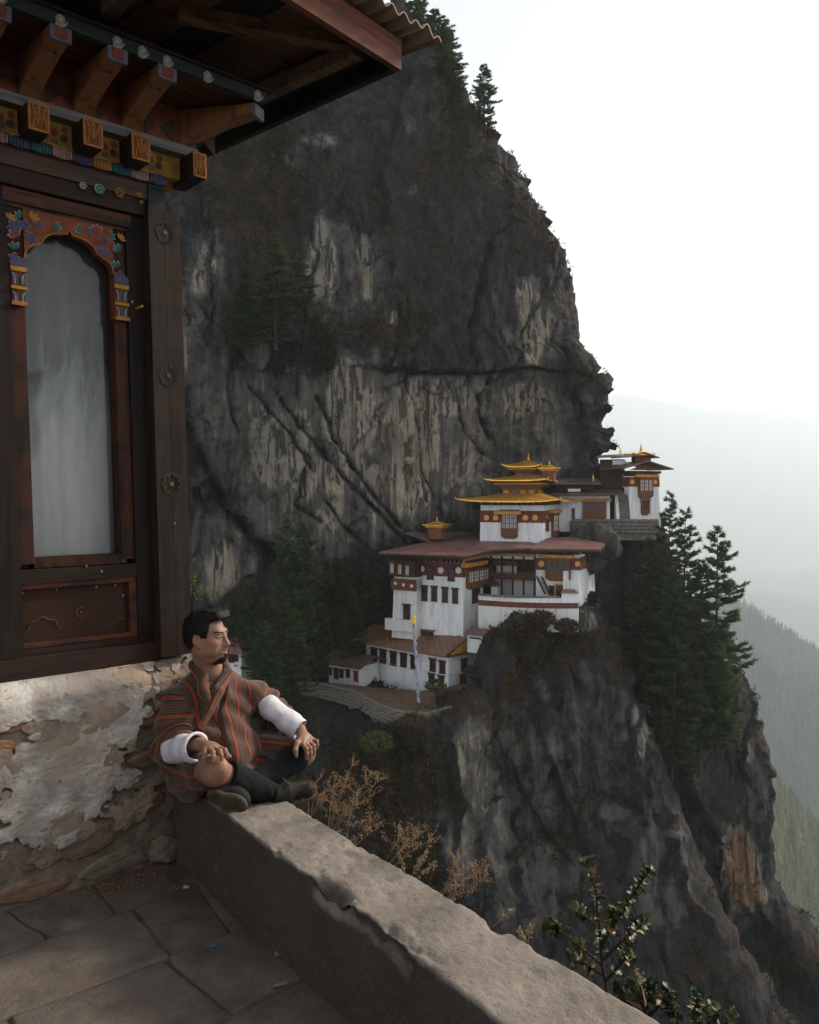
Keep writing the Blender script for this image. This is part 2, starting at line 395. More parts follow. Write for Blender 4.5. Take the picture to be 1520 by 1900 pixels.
vegA = [(470, 330, 160, 120, .5), (500, 510, 75, 110, .75), (700, 600, 160, 60, .6), (450, 640, 90, 70, .55), (820, 300, 120, 90, .5), (860, 180, 60, 80, .6), (960, 420, 60, 70, .5), (1090, 690, 30, 14, .8), (820, 960, 90, 30, .5), (620, 1150, 120, 130, .7),
        (780, 480, 100, 120, .35), (400, 400, 70, 40, .6), (640, 1500, 160, 250, .8), (650, 390, 120, 90, .4)]
finish_rock('cliff', P, crA, paleA, vegA, 1, 1., .02, 'towering dark cliff streaked with tan rock behind the monastery', silA)

# ---- B: the rock spur that carries the monastery;  C: the buttress on the right with the wooded gully
def spur(name, xl, top, depth, right, ydep, Rr, back, n_f, n_r, cracks, pale, veg, seed, lean, zbot, label, amp=.8, vegbias=0.):
    zt_ = at(right[0][0], right[0][1], ydep)[2]; We = np.array([at(x, y, ydep - lean * max(0, zt_ - at(x, y, ydep)[2])) for x, y in right]); oe = np.argsort(We[:, 2]); E_ = lambda z: np.interp(z, We[oe, 2], We[oe, 0]); nar, nbk = 30, 10; ntop = 10
    fx = np.linspace(0, 1, n_f); xt = top[-1][0]
    pxs = xl + (xt - xl) * fx
    yf0 = interp(pxs, depth); pyt = interp(pxs, top)
    Wt = np.array([at(a, b, c) for a, b, c in zip(pxs, pyt, yf0)])
    rows = []
    for r in range(n_r + ntop):
        if r < ntop: t = 0; bk = (1 - r / ntop) ** 1.3 * back
        else: t = ((r - ntop) / (n_r - 1)) ** 1.15; bk = 0
        z = Wt[:, 2] + (zbot - Wt[:, 2]) * t
        xe = E_(z) - Rr; x0 = Wt[0, 0]; w0 = (Wt[-1, 0] - Rr - x0)
        x = x0 + (Wt[:, 0] - x0) * np.where(fx > 0, (xe - x0) / (Wt[-1, 0] - x0), 1)
        y = yf0 - (Wt[:, 2] - z) * lean + bk
        ph = np.linspace(0, R_(100), nar + 1)[1:]
        xa = x[-1] + Rr * np.sin(ph); ya = y[-1] + Rr * (1 - np.cos(ph)); za = np.full(nar, z[-1])
        tb = np.linspace(0, 1, nbk + 1)[1:]
        xb = xa[-1] - tb * 16; yb = ya[-1] + tb * 22; zb = np.full(nbk, z[-1])
        rows.append(np.stack([np.concatenate([x, xa, xb]), np.concatenate([y, ya, yb]), np.concatenate([z + (.4 if r < ntop else 0), za, zb])], 1))
    return finish_rock(name, np.array(rows), cracks, pale, veg, seed, amp, vegbias, label, right)
topB = [(540, 1300), (600, 1300), (660, 1318), (700, 1345), (790, 1352), (850, 1330), (890, 1300), (908, 1235), (935, 1192), (1000, 1158), (1060, 1142), (1108, 1124)]
depB = [(540, 110), (600, 106), (660, 100.5), (720, 96), (790, 93.5), (850, 96), (900, 101), (1000, 102), (1108, 105)]
crB = [([(1015, 1400), (1060, 1500), (1105, 1590)], 7, 1.6, .8), ([(955, 1430), (1000, 1520), (1050, 1580)], 6, 1.2, .8), ([(830, 1380), (850, 1480), (840, 1600), (830, 1690)], 7, 1.2, .6),
       ([(905, 1310), (885, 1400), (930, 1450), (900, 1520)], 6, 1.1, -.6), ([(1190, 1300), (1170, 1400), (1200, 1500)], 6, .9, .6), ([(1090, 1480), (1130, 1470), (1180, 1500)], 6, 1.2, -1.), ([(760, 1500), (800, 1600), (790, 1700)], 7, 1.2, .7),
       ([(960, 1500), (940, 1600), (960, 1700)], 6, 1., .5), ([(1240, 1500), (1270, 1600), (1320, 1720)], 7, 1.1, .7)]
paleB = [(930, 1450, 150, 170, .27), (1110, 1380, 130, 190, .22), (885, 1430, 45, 120, .5), (1000, 1640, 110, 110, .32), (1220, 1600, 70, 140, .34), (850, 1420, 16, 60, .7), (880, 1440, 14, 40, .6), (930, 1400, 40, 70, .35), (1192, 1365, 10, 45, 1.), (1180, 1330, 12, 24, .7), (1085, 1150, 24, 26, .55), (920, 1560, 22, 80, .5), (840, 1560, 30, 90, .45), (1210, 1640, 8, 30, .5), (940, 1480, 30, 30, .45),
         (1130, 1500, 40, 16, .4), (1260, 1640, 14, 60, .4), (1060, 1300, 50, 60, .25), (1000, 1260, 30, 40, .2)]
vegB = [(1000, 1190, 110, 55, .9), (720, 1420, 130, 100, .9), (900, 1330, 50, 40, .6), (1150, 1240, 16, 70, .6), (1010, 1560, 60, 80, .6), (700, 1600, 120, 130, .8), (930, 1250, 40, 50, .7), (1050, 1700, 90, 60, .5), (1250, 1800, 120, 60, .4)]
spur('rock_spur', 540, topB, depB, [(1108, 1110), (1112, 1128), (1138, 1185), (1186, 1290), (1242, 1440), (1300, 1600), (1375, 1750), (1470, 1900), (1560, 2000)], 107, 5., 22, 260, 250, crB, paleB, vegB, 101, .13, -74,
     'dark rock spur below the monastery')
topC = [(1040, 990), (1100, 982), (1245, 974), (1275, 1060), (1298, 1160), (1335, 1222)]
depC = [(1040, 116), (1120, 118), (1160, 121), (1225, 124), (1290, 123), (1335, 119)]
crC = [([(1258, 1415), (1285, 1475), (1335, 1570)], 14, 3.2, -1.5), ([(1335, 1560), (1345, 1650), (1340, 1720)], 6, 1.2, .8), ([(1290, 1640), (1320, 1690), (1350, 1730)], 6, 1.3, .6), ([(1350, 1290), (1340, 1400)], 6, 1., .5), ([(1400, 1320), (1390, 1420), (1410, 1500)], 6, .9, .5)]
paleC = [(1350, 1450, 90, 190, .36), (1320, 1680, 110, 120, .34), (1374, 1615, 44, 80, 1.6), (1345, 1560, 12, 50, .6), (1385, 1390, 10, 30, .7), (1400, 1340, 8, 22, .6), (1310, 1440, 40, 30, .35), (1290, 1620, 10, 60, .5), (1180, 1200, 10, 110, .3), (1200, 1120, 12, 120, .25)]
vegC = [(1220, 1200, 90, 220, .6), (1300, 1400, 60, 60, .7), (1350, 1240, 30, 20, .6), (1300, 1380, 80, 50, .6), (1480, 1800, 70, 50, .6)]
spur('rock_buttress', 1040, topC, depC, [(1345, 900), (1345, 1228), (1385, 1262), (1405, 1300), (1415, 1350), (1430, 1400), (1438, 1450), (1434, 1560), (1442, 1640), (1475, 1690), (1525, 1745), (1600, 1850), (1700, 2000)], 122, 5., 26, 190, 260, crC, paleC, vegC, 201, .05, -84,
     'dark rock buttress below the pines, with one tan scar', .55)

# ---- valley and hills (one broad sheet) ; the far ridge
M_HILL = simple('forest_floor', (.045, .06, .03), .95, .4, .02, .0)
xs = np.concatenate([np.linspace(-9000, -700, 40), np.linspace(-660, 1300, 150), np.linspace(1400, 9500, 50)])
ys = np.concatenate([np.linspace(-900, 0, 20), np.linspace(20, 1700, 170), np.linspace(1780, 15000, 80)])
X, Y = np.meshgrid(xs, ys); Q = np.stack([X, Y, X * 0], -1)
Z = np.full(X.shape, -480.) + fbm(Q * .002, 4, 300) * 70
# wooded shoulder at the right, its crest falling away to the right
crest = np.interp(X, [150, 470, 520, 590, 660, 800, 1500, 9500], [-420, -150, -178, -210, -256, -300, -420, -470])
Z = np.maximum(Z, crest - np.where(Y < 1300, (1300 - Y) * .5, (Y - 1300) * .5) + fbm(Q * .009, 4, 310) * 22)
# nearer shoulder whose trees catch the sun
crest2 = np.interp(X, [100, 215, 250, 283, 330, 500, 9500], [-420, -190, -203, -243, -280, -360, -480])
Z = np.maximum(Z, crest2 - np.where(Y < 550, (550 - Y) * .8, (Y - 550) * .6) + fbm(Q * .02, 3, 320) * 6)
# the far ridge
rz = np.interp(X, [-9000, -500, 2000, 2350, 2800, 3300, 4200, 5500, 9500], [700, 900, 1170, 1180, 1120, 985, 930, 900, 800])
k = np.abs(Y - 9500) / 4200
Z = np.maximum(Z, rz * (1 - k) - 700 * np.clip(k, 0, 1) + fbm(Q * .0022, 4, 330) * 70)
FAR = 1.8                                # the far country lies this much farther out than sketched above
V = np.stack([X, Y, Z], -1); V = (V - [0, 0, EYE]) * FAR + [0, 0, EYE]
VAL = (xs, ys, Z)
tag(link('valley', mk('valley', V.reshape(-1, 3), grid_faces(*X.shape), M_HILL, True)), 'forested valley and hills beyond the cliff', None, None, 'structure')
def ground_z(x, y):
    i = np.clip(np.searchsorted(xs_v, x) - 1, 0, len(xs_v) - 2); j = np.clip(np.searchsorted(ys_v, y) - 1, 0, len(ys_v) - 2)
    fx = (x - xs_v[i]) / (xs_v[i + 1] - xs_v[i]); fy = (y - ys_v[j]) / (ys_v[j + 1] - ys_v[j])
    a = Z_v[j, i] * (1 - fx) + Z_v[j, i + 1] * fx; b = Z_v[j + 1, i] * (1 - fx) + Z_v[j + 1, i + 1] * fx
    return a * (1 - fy) + b * fy
xs_v, ys_v, Z_v = VAL

# ---- air
mh = bpy.data.materials.new('haze_air'); mh.use_nodes = True; ht = mh.node_tree; ht.nodes.clear()
pv = ht.nodes.new('ShaderNodeVolumePrincipled'); ho = ht.nodes.new('ShaderNodeOutputMaterial'); ht.links.new(pv.outputs[0], ho.inputs['Volume'])
pv.inputs['Color'].default_value = (.86, .94, 1, 1); pv.inputs['Density'].default_value = .00015; pv.inputs['Anisotropy'].default_value = .35
hz_ = MB().box(-16500, 17400, -1800, 27300, -1300, 2390).build('haze', mh); tag(hz_, None, None, None, 'stuff')
# ================================================================== THE MONASTERY
def wash(name, c=(.78, .78, .8), stain=(.32, .19, .12), amt=.5):
    t = NT(name, .85, .2)
    n = t.noise(.55, 8, .65, (1, 1, .35)); n2 = t.noise(3, 6, .6)
    a = t.mix(t.ramp(n2, [(.3, 0), (.7, 1)]), tuple(x * .86 for x in c), c)
    a = t.mix(t.ramp(t.noise(1.2, 6, .65, (1, 1, .12)), [(.5, 0), (.72, .6)]), a, tuple(x * .5 for x in c))
    a = t.mix(t.ramp(n, [(.6, 0), (.72, amt)]), a, stain)
    t.col(a); t.bump(t.math('ADD', n2, t.noise(.8, 4, .6)), .5, .12); return t.m
M_WHITE = wash('whitewash'); M_WHITE2 = wash('stained_whitewash', (.7, .69, .68), (.3, .16, .1), .9)
M_BAND = simple('red_ochre_band', (.13, .04, .03), .8, .3, 1.5, .1, .02)
M_WOODM = simple('painted_timber', (.16, .062, .025), .7, .35, 2.5, .15, .02)
M_WOODD = simple('dark_timber', (.05, .024, .014), .75, .35, 2.5, .15, .02)
M_YEL = simple('yellow_cornice', (.5, .23, .04), .6, .3, 2.5, .1, .02)
M_GOLD = simple('gilded_roof', (.8, .43, .07), .38, .28, 1.6, .25, .05, .75)
def tin(name, c, rust):
    t = NT(name, .5, .4); n = t.noise(.35, 6, .65); n2 = t.noise(1.6, 6, .65)
    wv = t.n('TexWave', {'Vector': t.coord((1, 1, 0)), 'Scale': .55, 'Distortion': .4, 'Detail': 1.}, wave_type='BANDS', bands_direction='DIAGONAL').outputs[0]
    a = t.mix(t.ramp(n, [(.35, 0), (.65, 1)]), tuple(x * .72 for x in c), tuple(x * 1.2 for x in c)); a = t.mix(t.ramp(n2, [(.55, 0), (.72, .65)]), a, rust)
    a = t.mix(t.ramp(wv, [(0, .55), (.07, 0)]), a, (.03, .02, .018)); t.col(a); t.bump(t.math('ADD', t.ramp(wv, [(0, 1), (.1, 0)]), t.math('MULTIPLY', n2, .7)), .6, .08); return t.m
M_ROOFR = tin('red_sheet_roof', (.2, .098, .092), (.2, .15, .13))
M_ROOFB = tin('rusty_sheet_roof', (.2, .105, .06), (.12, .055, .03))
M_ROOFD = tin('weathered_sheet_roof', (.1, .06, .055), (.13, .1, .09))
M_PANE = simple('dark_pane', (.022, .012, .01), .25, .1, 1, 0, spec=.5)
M_PANEW = simple('papered_pane', (.62, .62, .64), .6, .1, 1, 0)
M_DISC = simple('gold_disc', (.62, .3, .05), .5, .2, 3, .1, .02, .2)
M_DISCW = simple('white_disc', (.6, .58, .56), .8, .2, 3, .1, .02)
M_STONEW = simple('dry_stone', (.15, .135, .115), .9, .45, 1.6, .5, .15)
M_EARTH = simple('bare_earth', (.13, .085, .055), .95, .35, 1.2, .3, .1)
_win = {}
class Bld:
    """a house whose near upright corner stands at a measured picture point; local x runs along the front (towards the corner), local y along the right side"""
    def __init__(s, name, cx, cyb, Y, th, label, cat='building', group=None):
        s.C = at(cx, cyb, Y); s.th = R_(th); s.Y = Y
        s.ax = np.array([math.cos(s.th), math.sin(s.th), 0]); s.ay = np.array([-math.sin(s.th), math.cos(s.th), 0])
        s.o = empty(name, tuple(s.C), s.th, label, cat, group)
    def _hit(s, x, y, n, off=0.):
        r = ray(x, y); p0 = s.C + n * off
        t = ((p0 - EYEP) @ n) / (r @ n); return EYEP + r * t - s.C
    def f(s, x, y, off=0.): p = s._hit(x, y, s.ay, -off); return p @ s.ax, p[2]       # front plane -> (local x, z)
    def r(s, x, y, off=0.): p = s._hit(x, y, s.ax, off); return p @ s.ay, p[2]        # right plane -> (local y, z)
    def z(s, y): return at(0, y, s.Y)[2] - s.C[2]
    def box(s, name, W, D, z0, z1, mat, t=0., x1=0., y0=0.): return MB().frustum(x1 - W, x1, y0, y0 + D, z0, z1, t).build(name, mat, s.o)
    def place(s, o, face, a, z, dep=0.):
        o.parent = s.o
        if face == 'f': o.location = (a, -dep, z); o.rotation_euler = (0, 0, 0)
        else: o.location = (dep, a, z); o.rotation_euler = (0, 0, math.pi / 2)
        return o
    def window(s, face, px, py, wpx, hpx, style='slit', dep=.0, frame=None, pane=None):
        """centre and size in picture pixels; frame with mullions is the part, the pane its sub-part"""
        g = s.f if face == 'f' else s.r
        a0, z0 = g(px - wpx / 2, py + hpx / 2); a1, z1 = g(px + wpx / 2, py - hpx / 2); am, zm = g(px, py)
        W, Hh = round(abs(a1 - a0), 2), round(abs(g(px, py + hpx / 2)[1] - g(px, py - hpx / 2)[1]), 2)
        key = (style, W, Hh, frame and frame.name, pane and pane.name)
        if key not in _win:
            b = MB(); p = MB(); fr = min(.14, W * .16); w, h = W / 2, Hh / 2
            if style == 'slit':
                b.box(-w, -w + fr, -.1, .1, -h, h - fr * 1.2).box(w - fr, w, -.1, .1, -h, h - fr * 1.2)
                b.box(-w - fr * .8, w + fr * .8, -.2, .1, h - fr * 1.2, h + fr * .4).box(-w - fr * .3, w + fr * .3, -.14, .1, -h - fr, -h)
                b.box(-.035, .035, -.06, .08, -h, h - fr * 1.2)
                p.box(-w + fr * .9, w - fr * .9, -.02, .06, -h, h - fr)
            elif style == 'door':
                b.box(-w, -w + fr, -.1, .1, -h, h - fr).box(w - fr, w, -.1, .1, -h, h - fr).box(-w - fr * .6, w + fr * .6, -.18, .1, h - fr, h + fr * .3)
                p.box(-w + fr * .9, w - fr * .9, -.02, .06, -h, h - fr)
            else:                           # bay: a projecting timber window (style 'bay' / 'arch' with n lights)
                n = int(style[-1]); arch = style.startswith('arch'); pj = .45
                b.box(-w, w, -pj, .1, -h, -h + Hh * .28)                                 # panelled apron
                for k in range(n * 2 + 1):
                    x = -w + .06 + (W - .12) * k / (n * 2); b.box(x - .03, x + .03, -pj - .05, -pj - .002, -h + .05, -h + Hh * .24)
                b.box(-w * .9, w * .9, -pj * .8, .1, -h - .18, -h - .002).box(-w * .7, w * .7, -pj * .5, .1, -h - .34, -h - .182)
                b.box(-w - .08, w + .08, -pj - .1, .1, -h + Hh * .28, -h + Hh * .31)
                b.box(-w - .04, w + .04, -pj - .04, .1, h - Hh * .1, h)
                b.box(-w - .16, w + .16, -pj - .16, .1, h + .002, h + .1)
                for k in range(n + 1):
                    x = -w + (W) * k / n; x = min(max(x, -w + fr * .4), w - fr * .4); b.box(x - fr * .4, x + fr * .4, -pj, .08, -h + Hh * .31, h - Hh * .1)
                zt, zb = h - Hh * .1, -h + Hh * .31
                for k in range(n):
                    xa, xb = -w + W * k / n + fr * .4, -w + W * (k + 1) / n - fr * .4; m_ = (xa + xb) / 2
                    if arch:
                        q = (xb - xa) / 2; hh = q * 1.2
                        b.prism([(xa, zt)] + [(m_ - q * math.cos(u), zt - hh + hh * .85 * math.sin(u)) for u in np.linspace(0, math.pi / 2, 5)] + [(m_, zt)], -pj + .02, -pj + .1)
                        b.prism([(xb, zt)] + [(m_ + q * math.cos(u), zt - hh + hh * .85 * math.sin(u)) for u in np.linspace(0, math.pi / 2, 5)] + [(m_, zt)], -pj + .02, -pj + .1)
                    else:
                        for zz in (.33, .66): z_ = zb + (zt - zb) * zz; b.box(xa, xb, -pj + .03, -pj + .1, z_ - .03, z_ + .03)
                        b.box(m_ - .03, m_ + .03, -pj + .032, -pj + .098, zb, zt)
                p.box(-w + fr * .5, w - fr * .5, -pj + .14, .06, zb, zt)
            _win[key] = (b.data('window', frame or M_WOODD), p.data('pane', pane or M_PANE))
        md, pd = _win[key]
        o = s.place(link('window' if style != 'door' else 'door', md, s.o), face, am, zm, dep)
        link('pane' if style != 'door' else 'door_leaf', pd, o)
        return o
    def disc(s, face, px, py, rpx, mat, dep=.06):
        a, z = (s.f if face == 'f' else s.r)(px, py); r = rpx * s.Y / F_PX
        b = MB().disc((0, 0), r, -.05, .02, 18).disc((0, 0), r * .55, -.09, -.045, 12)
        return s.place(b.build('medallion', mat, s.o), face, a, z, dep)
    def slab_f(s, name, x0, x1, ytop, ybot, out, mat, th=None, inn=.1):
        """a board fixed along the front between picture x0..x1, y measured at the corner"""
        a0 = s.f(x0, ytop)[0]; a1 = s.f(x1, ytop)[0]; return MB().box(a0, a1, -out, inn, s.z(ybot), s.z(ytop)).build(name, mat, s.o)
    def slab_r(s, name, x0, x1, ytop, ybot, out, mat, inn=.1):
        a0 = s.r(x0, ytop)[0]; a1 = s.r(x1, ytop)[0]; return MB().box(-inn, out, a0, a1, s.z(ybot), s.z(ytop)).build(name, mat, s.o)

def gable_roof(b, name, x0, x1, y0, y1, ze, zr, mat, th=.18, axis='x', parts=True):
    """two sloping sheets; ridge along local x (or y)"""
    m = MB()
    if axis == 'x':
        ym = (y0 + y1) / 2
        for ya in (y0, y1):
            m.hexa([(x0, ya, ze), (x1, ya, ze), (x1, ym, zr), (x0, ym, zr)], [(x0, ya, ze + th), (x1, ya, ze + th), (x1, ym, zr + th), (x0, ym, zr + th)])
    else:
        xm = (x0 + x1) / 2
        for xa in (x0, x1):
            m.hexa([(xa, y0, ze), (xa, y1, ze), (xm, y1, zr), (xm, y0, zr)], [(xa, y0, ze + th), (xa, y1, ze + th), (xm, y1, zr + th), (xm, y0, zr + th)])
    return m.build(name, mat, b)
def hip_roof(b, name, x0, x1, y0, y1, ze, x2, x3, y2, y3, zt, mat, lift=.0, nseg=8, th=.16):
    """swept pagoda roof: concave slopes, corners lifted"""
    V = []; Fs = []; nl = 6
    def ring(t, dz):
        q = []
        c = [((x0, y0), (x2, y2)), ((x1, y0), (x3, y2)), ((x1, y1), (x3, y3)), ((x0, y1), (x2, y3))]
        P4 = [tuple(np.array(a) * (1 - t) + np.array(e) * t) for a, e in c]
        for k in range(4):
            a, e = np.array(P4[k]), np.array(P4[(k + 1) % 4])
            for j in range(nseg):
                u = j / nseg; p = a * (1 - u) + e * u; cu = abs(u - .5) * 2
                z = ze + (zt - ze) * (t ** 1.25) + lift * (cu ** 4) * (1 - t) ** 2
                q.append((p[0], p[1], z + dz))
        return q
    n = 4 * nseg
    for i in range(nl): V += ring(i / (nl - 1), th)
    for i in range(nl): V += ring(i / (nl - 1), 0)
    def idx(l, i, k): return l * nl * n + i * n + k % n
    for i in range(nl - 1):
        for k in range(n):
            Fs.append((idx(0, i, k), idx(0, i, k + 1), idx(0, i + 1, k + 1), idx(0, i + 1, k)))
            Fs.append((idx(1, i, k + 1), idx(1, i, k), idx(1, i + 1, k), idx(1, i + 1, k + 1)))
    for k in range(n): Fs.append((idx(1, 0, k), idx(1, 0, k + 1), idx(0, 0, k + 1), idx(0, 0, k)))
    for k in range(n): Fs.append((idx(0, nl - 1, k), idx(0, nl - 1, k + 1), idx(1, nl - 1, k + 1), idx(1, nl - 1, k)))
    m = MB(); m.add(V, Fs)
    return m.build(name, mat, b)
def finial(b, x, y, z, h, mat=None, parent=None):
    r = h * .13
    return MB().lathe([(r * 1.5, 0), (r * 1.6, .06 * h), (r * .7, .1 * h), (r * .6, .2 * h), (r * 1.3, .26 * h), (r * 1.35, .32 * h), (r * .6, .4 * h), (r * .9, .5 * h), (r * .45, .6 * h), (r * .5, .72 * h), (r * .15, .85 * h), (.01, h)], (x, y, z), 10).build('finial', mat or M_GOLD, b, smooth=True)
def corner_tips(b, x0, x1, y0, y1, z, s=.35):
    for x, y in ((x0, y0), (x1, y0), (x1, y1), (x0, y1)):
        sx, sy = (1 if x == x1 else -1), (1 if y == y1 else -1)
        MB().tube([(x - sx * s * .6, y - sy * s * .6, z), (x, y, z + .05), (x + sx * s * .5, y + sy * s * .5, z + s * .5), (x + sx * s * .5, y + sy * s * .5, z + s)], [.1, .09, .06, .02], 5).build('eave_tip', M_GOLD, b)
def eave_timbers(b, x0, x1, y0, y1, z0, z1, mat=None, name='eave_frame', steps=3):
    m = MB()
    for k in range(steps):
        e = .28 * k; zz = z0 + (z1 - z0) * k / steps; z2 = z0 + (z1 - z0) * (k + 1) / steps - .02
        m.box(x0 - e, x1 + e, y0 - e, y1 + e, zz, z2)
    return m.build(name, mat or M_WOODD, b)
def brackets(b, x0, x1, y0, y1, z0, z1, out, n, mat):
    h = z1 - z0; d = MB().box(-.1, .1, -out, .05, 0, h).data('rafter_end', mat); k2 = max(2, n // 2)
    for k in range(n): link('rafter_end', d, b, (x0 + (x1 - x0) * (k + .5) / n, y0, z0))
    for k in range(k2): link('rafter_end', d, b, (x1, y0 + (y1 - y0) * (k + .5) / k2, z0), (0, 0, math.pi / 2))

# ---- 1. long white lower house
B = Bld('monks_house', 832, 1284, 104, -42, 'long white monastery house with brown sheet roof and yellow gable above the terrace')
W = -B.f(678, 1265)[0]; D = B.r(890, 1268)[0]; zt = B.z(1220)
B.box('wall', W, D, -2.5, zt, M_WHITE, .1)
MB().box(-W - .04, .05, -.07, D, zt * .47, zt * .47 + .12).build('ledge', M_WHITE2, B.o)
eave_timbers(B.o, -W, 0, 0, D, zt - .05, zt + .5, steps=2)
ovx, ovy = 1.6, 1.5; ze = zt + .25; zr = ze + 1.75
gable_roof(B.o, 'roof', -W - ovx, .5, -ovy, D + ovy, ze, zr, M_ROOFB)
MB().prism([(0, zt + .36), (D, zt + .36), (D / 2 + .15, zr - .02), (D / 2 - .15, zr - .02)], 0, .2).build('gable_panel', M_YEL, B.o, (.42, 0, 0), (0, 0, math.pi / 2))
m = MB(); [m.box(.15, .6, k * D / 14, k * D / 14 + D / 28, zt + .06, zt + .3) for k in range(14)]; m.build('gable_dentils', M_BAND, B.o)
MB().box(-W * .52, -W * .32, D * .34, D * .62, zr - .1, zr + .55).build('roof_vent_box', M_WOODD, B.o)
MB().box(-W * .54, -W * .3, D * .3, D * .66, zr + .552, zr + .68).build('roof_vent_lid', M_ROOFB, B.o)
for x, y in ((694, 1214), (711, 1217), (730, 1221), (749, 1224), (768, 1228)): B.window('f', x, y, 11, 24)
for x, y in ((803, 1233), (821, 1237)): B.window('f', x, y, 10, 22)
for x, y in ((801, 1259), (819, 1263)): B.window('f', x, y, 10, 19)
B.window('r', 861, 1233, 10, 21); B.window('r', 859, 1263, 12, 25, 'door', frame=M_WOODM, pane=M_BAND)
# ---- 2. small annex on its left
B = Bld('annex_house', 667, 1272, 108.5, -38, 'small white annex with a low dark brown roof beside the long lower house')
W = -B.f(610, 1262)[0]; D = 4.2; zt = B.z(1238)
B.box('wall', W, D, -2, zt, M_WHITE2, .05)
gable_roof(B.o, 'roof', -W - .9, 1.1, -1.1, D + 1.2, zt - .05, zt + 1.15, M_ROOFD)
for x in (634, 646): B.window('f', x, 1249, 7, 14)
B.window('f', 624, 1250, 8, 20, 'door', pane=M_WOODD); B.window('f', 613, 1245, 6, 12)
B.window('f', 661, 1255, 8, 20, 'door', frame=M_WOODM, pane=M_BAND)
# ---- 3. main white tower
T = Bld('main_tower', 860, 1180, 107, -30, 'tall tapering white tower with red band and white discs under the red roof')
W = -T.f(766, 1163)[0]; D = T.r(893, 1172)[0] + 1.; zt = T.z(1040)
tp = (.55, .25, .35, .1)
T.box('wall', W, D, -3, zt, M_WHITE, tp)
zb0, zb1 = T.z(1072), T.z(1045)
MB().frustum(-W + .4, -.14, .2, D, zb0, zb1, (.08, .05, .08, .02)).build('red_band', M_BAND, T.o)
for x, y in ((781.6, 1055.5), (817, 1058.5), (850, 1058.5)): T.disc('f', x, y, 6.2, M_DISCW, -.15)
for x, y in ((797, 1063), (836, 1066)): T.window('f', x, y, 12, 22, dep=-.18)
for x, y in ((787, 1100), (805, 1101), (825, 1103), (844, 1105)): T.window('f', x, y, 10, 27, dep=-.1)
T.window('r', 886, 1071, 38, 31, 'bay4', dep=-.1, frame=M_WOODM, pane=M_PANEW)
T.window('r', 884, 1103, 13, 27, dep=-.05)
MB().box(-.2, .75, -.3, D * .96, T.z(1052.5), T.z(1045)).build('yellow_cornice', M_YEL, T.o)
MB().box(-.2, .55, -.1, D * .9, T.z(1040), T.z(1027)).build('upper_panel', M_YEL, T.o)
brackets(T.o, -W + .3, 0, .1, D, T.z(1044), T.z(1038), .6, 12, M_WOODD)
MB().box(-.9, -.3, -.25, -.05, -.5, .0).build('drain_spout', M_STONEW, T.o)
# ---- 4. left wing
L = Bld('side_wing', 772, 1160, 109, -30, 'narrow white side wing with a dark timber storey left of the main tower')
W = -L.f(727, 1153)[0]; D = 5
zt = L.z(1040)
L.box('wall', W, D, -2, L.z(1072), M_WHITE2, (.3, 0, .2, 0))
MB().box(-W - .25, 0, -.4, D, L.z(1071), zt).build('timber_storey', M_WOODD, L.o)
MB().box(-W - .05, 0, -.1, D * .5, L.z(1097), L.z(1076)).build('red_band', M_BAND, L.o)
for x, y in ((735, 1082), (750, 1085), (765, 1087)): L.disc('f', x, y, 3.2, M_DISCW, .16)
for x, y in ((731, 1053), (745, 1055), (759, 1057)): L.window('f', x, y, 8, 19, 'slit', .42, M_WOODM, M_PANEW)
L.window('f', 755, 1136, 12, 30, dep=.02)
MB().box(-W - .8, -.2, -.5, .3, -.9, L.z(1151)).build('foot_wall', M_WHITE2, L.o)
# ---- 5. right block with the arched bay, courtyard gallery and curved court wall
K = Bld('court_block', 1077, 1122, 107.5, -24, 'white court block with an arched bay window, gallery and red banded courtyard wall')
zt = K.z(1030); W = -K.f(994, 1108)[0]; D = K.r(1106, 1100)[0]
K.box('wall', W, D, -2.5, zt, M_WHITE, (.0, .35, .2, .1))
MB().frustum(-W * .1 - 2.3, .02, -.06, D * .8, K.z(1058), K.z(1036), (0, .08, .05, 0)).build('red_band', M_BAND, K.o)
MB().box(-W - .02, -W * .72, -.08, .3, K.z(1060), K.z(1038)).build('red_band', M_BAND, K.o)
K.disc('f', 1005, 1046, 6, M_DISC, .1); K.disc('f', 1072, 1046, 5, M_DISC, .1)
MB().box(-2.2, -1.5, -.55, .3, -2, K.z(1060)).build('pilaster', M_WHITE, K.o)
K.window('f', 1036, 1054, 46, 39, 'arch4', 0., M_WOODM, M_PANE)
MB().box(-W * .92, -.9, -.9, .2, K.z(1036), K.z(1030)).build('yellow_cornice', M_YEL, K.o)
K.window('f', 1040, 1096, 20, 25, 'door', .1, M_YEL, M_PANE)
K.window('f', 1024, 1096, 9, 18, dep=.06)
K.window('r', 1099, 1050, 8, 26, dep=.1)
brackets(K.o, -W, 0, 0, D, K.z(1029), K.z(1024), .6, 10, M_WOODD)
xg = K.f(905, 1060)[0]
G = K
MB().box(xg, -W - .02, 2.6, 3.0, -1, K.z(1078)).build('gallery_back_wall', M_WHITE2, K.o); MB().box(xg, -W - .02, 2.55, 3.0, K.z(1077.9), zt).build('gallery_timber_wall', M_WOODD, K.o); MB().box(xg + .5, (xg - W) / 2, 2.5, 2.7, K.z(1074), K.z(1050)).build('white_panel', M_WHITE2, K.o)
MB().box(xg, -W, .5, 2.6, K.z(1082), K.z(1077)).build('gallery_floor', M_WOODD, K.o)
MB().box(xg, -W, .3, 2.6, K.z(1036), K.z(1028)).build('gallery_ceiling', M_WOODD, K.o)
MB().box(xg, -W * .95, .25, .45, K.z(1036), K.z(1031)).build('yellow_beam', M_YEL, K.o)
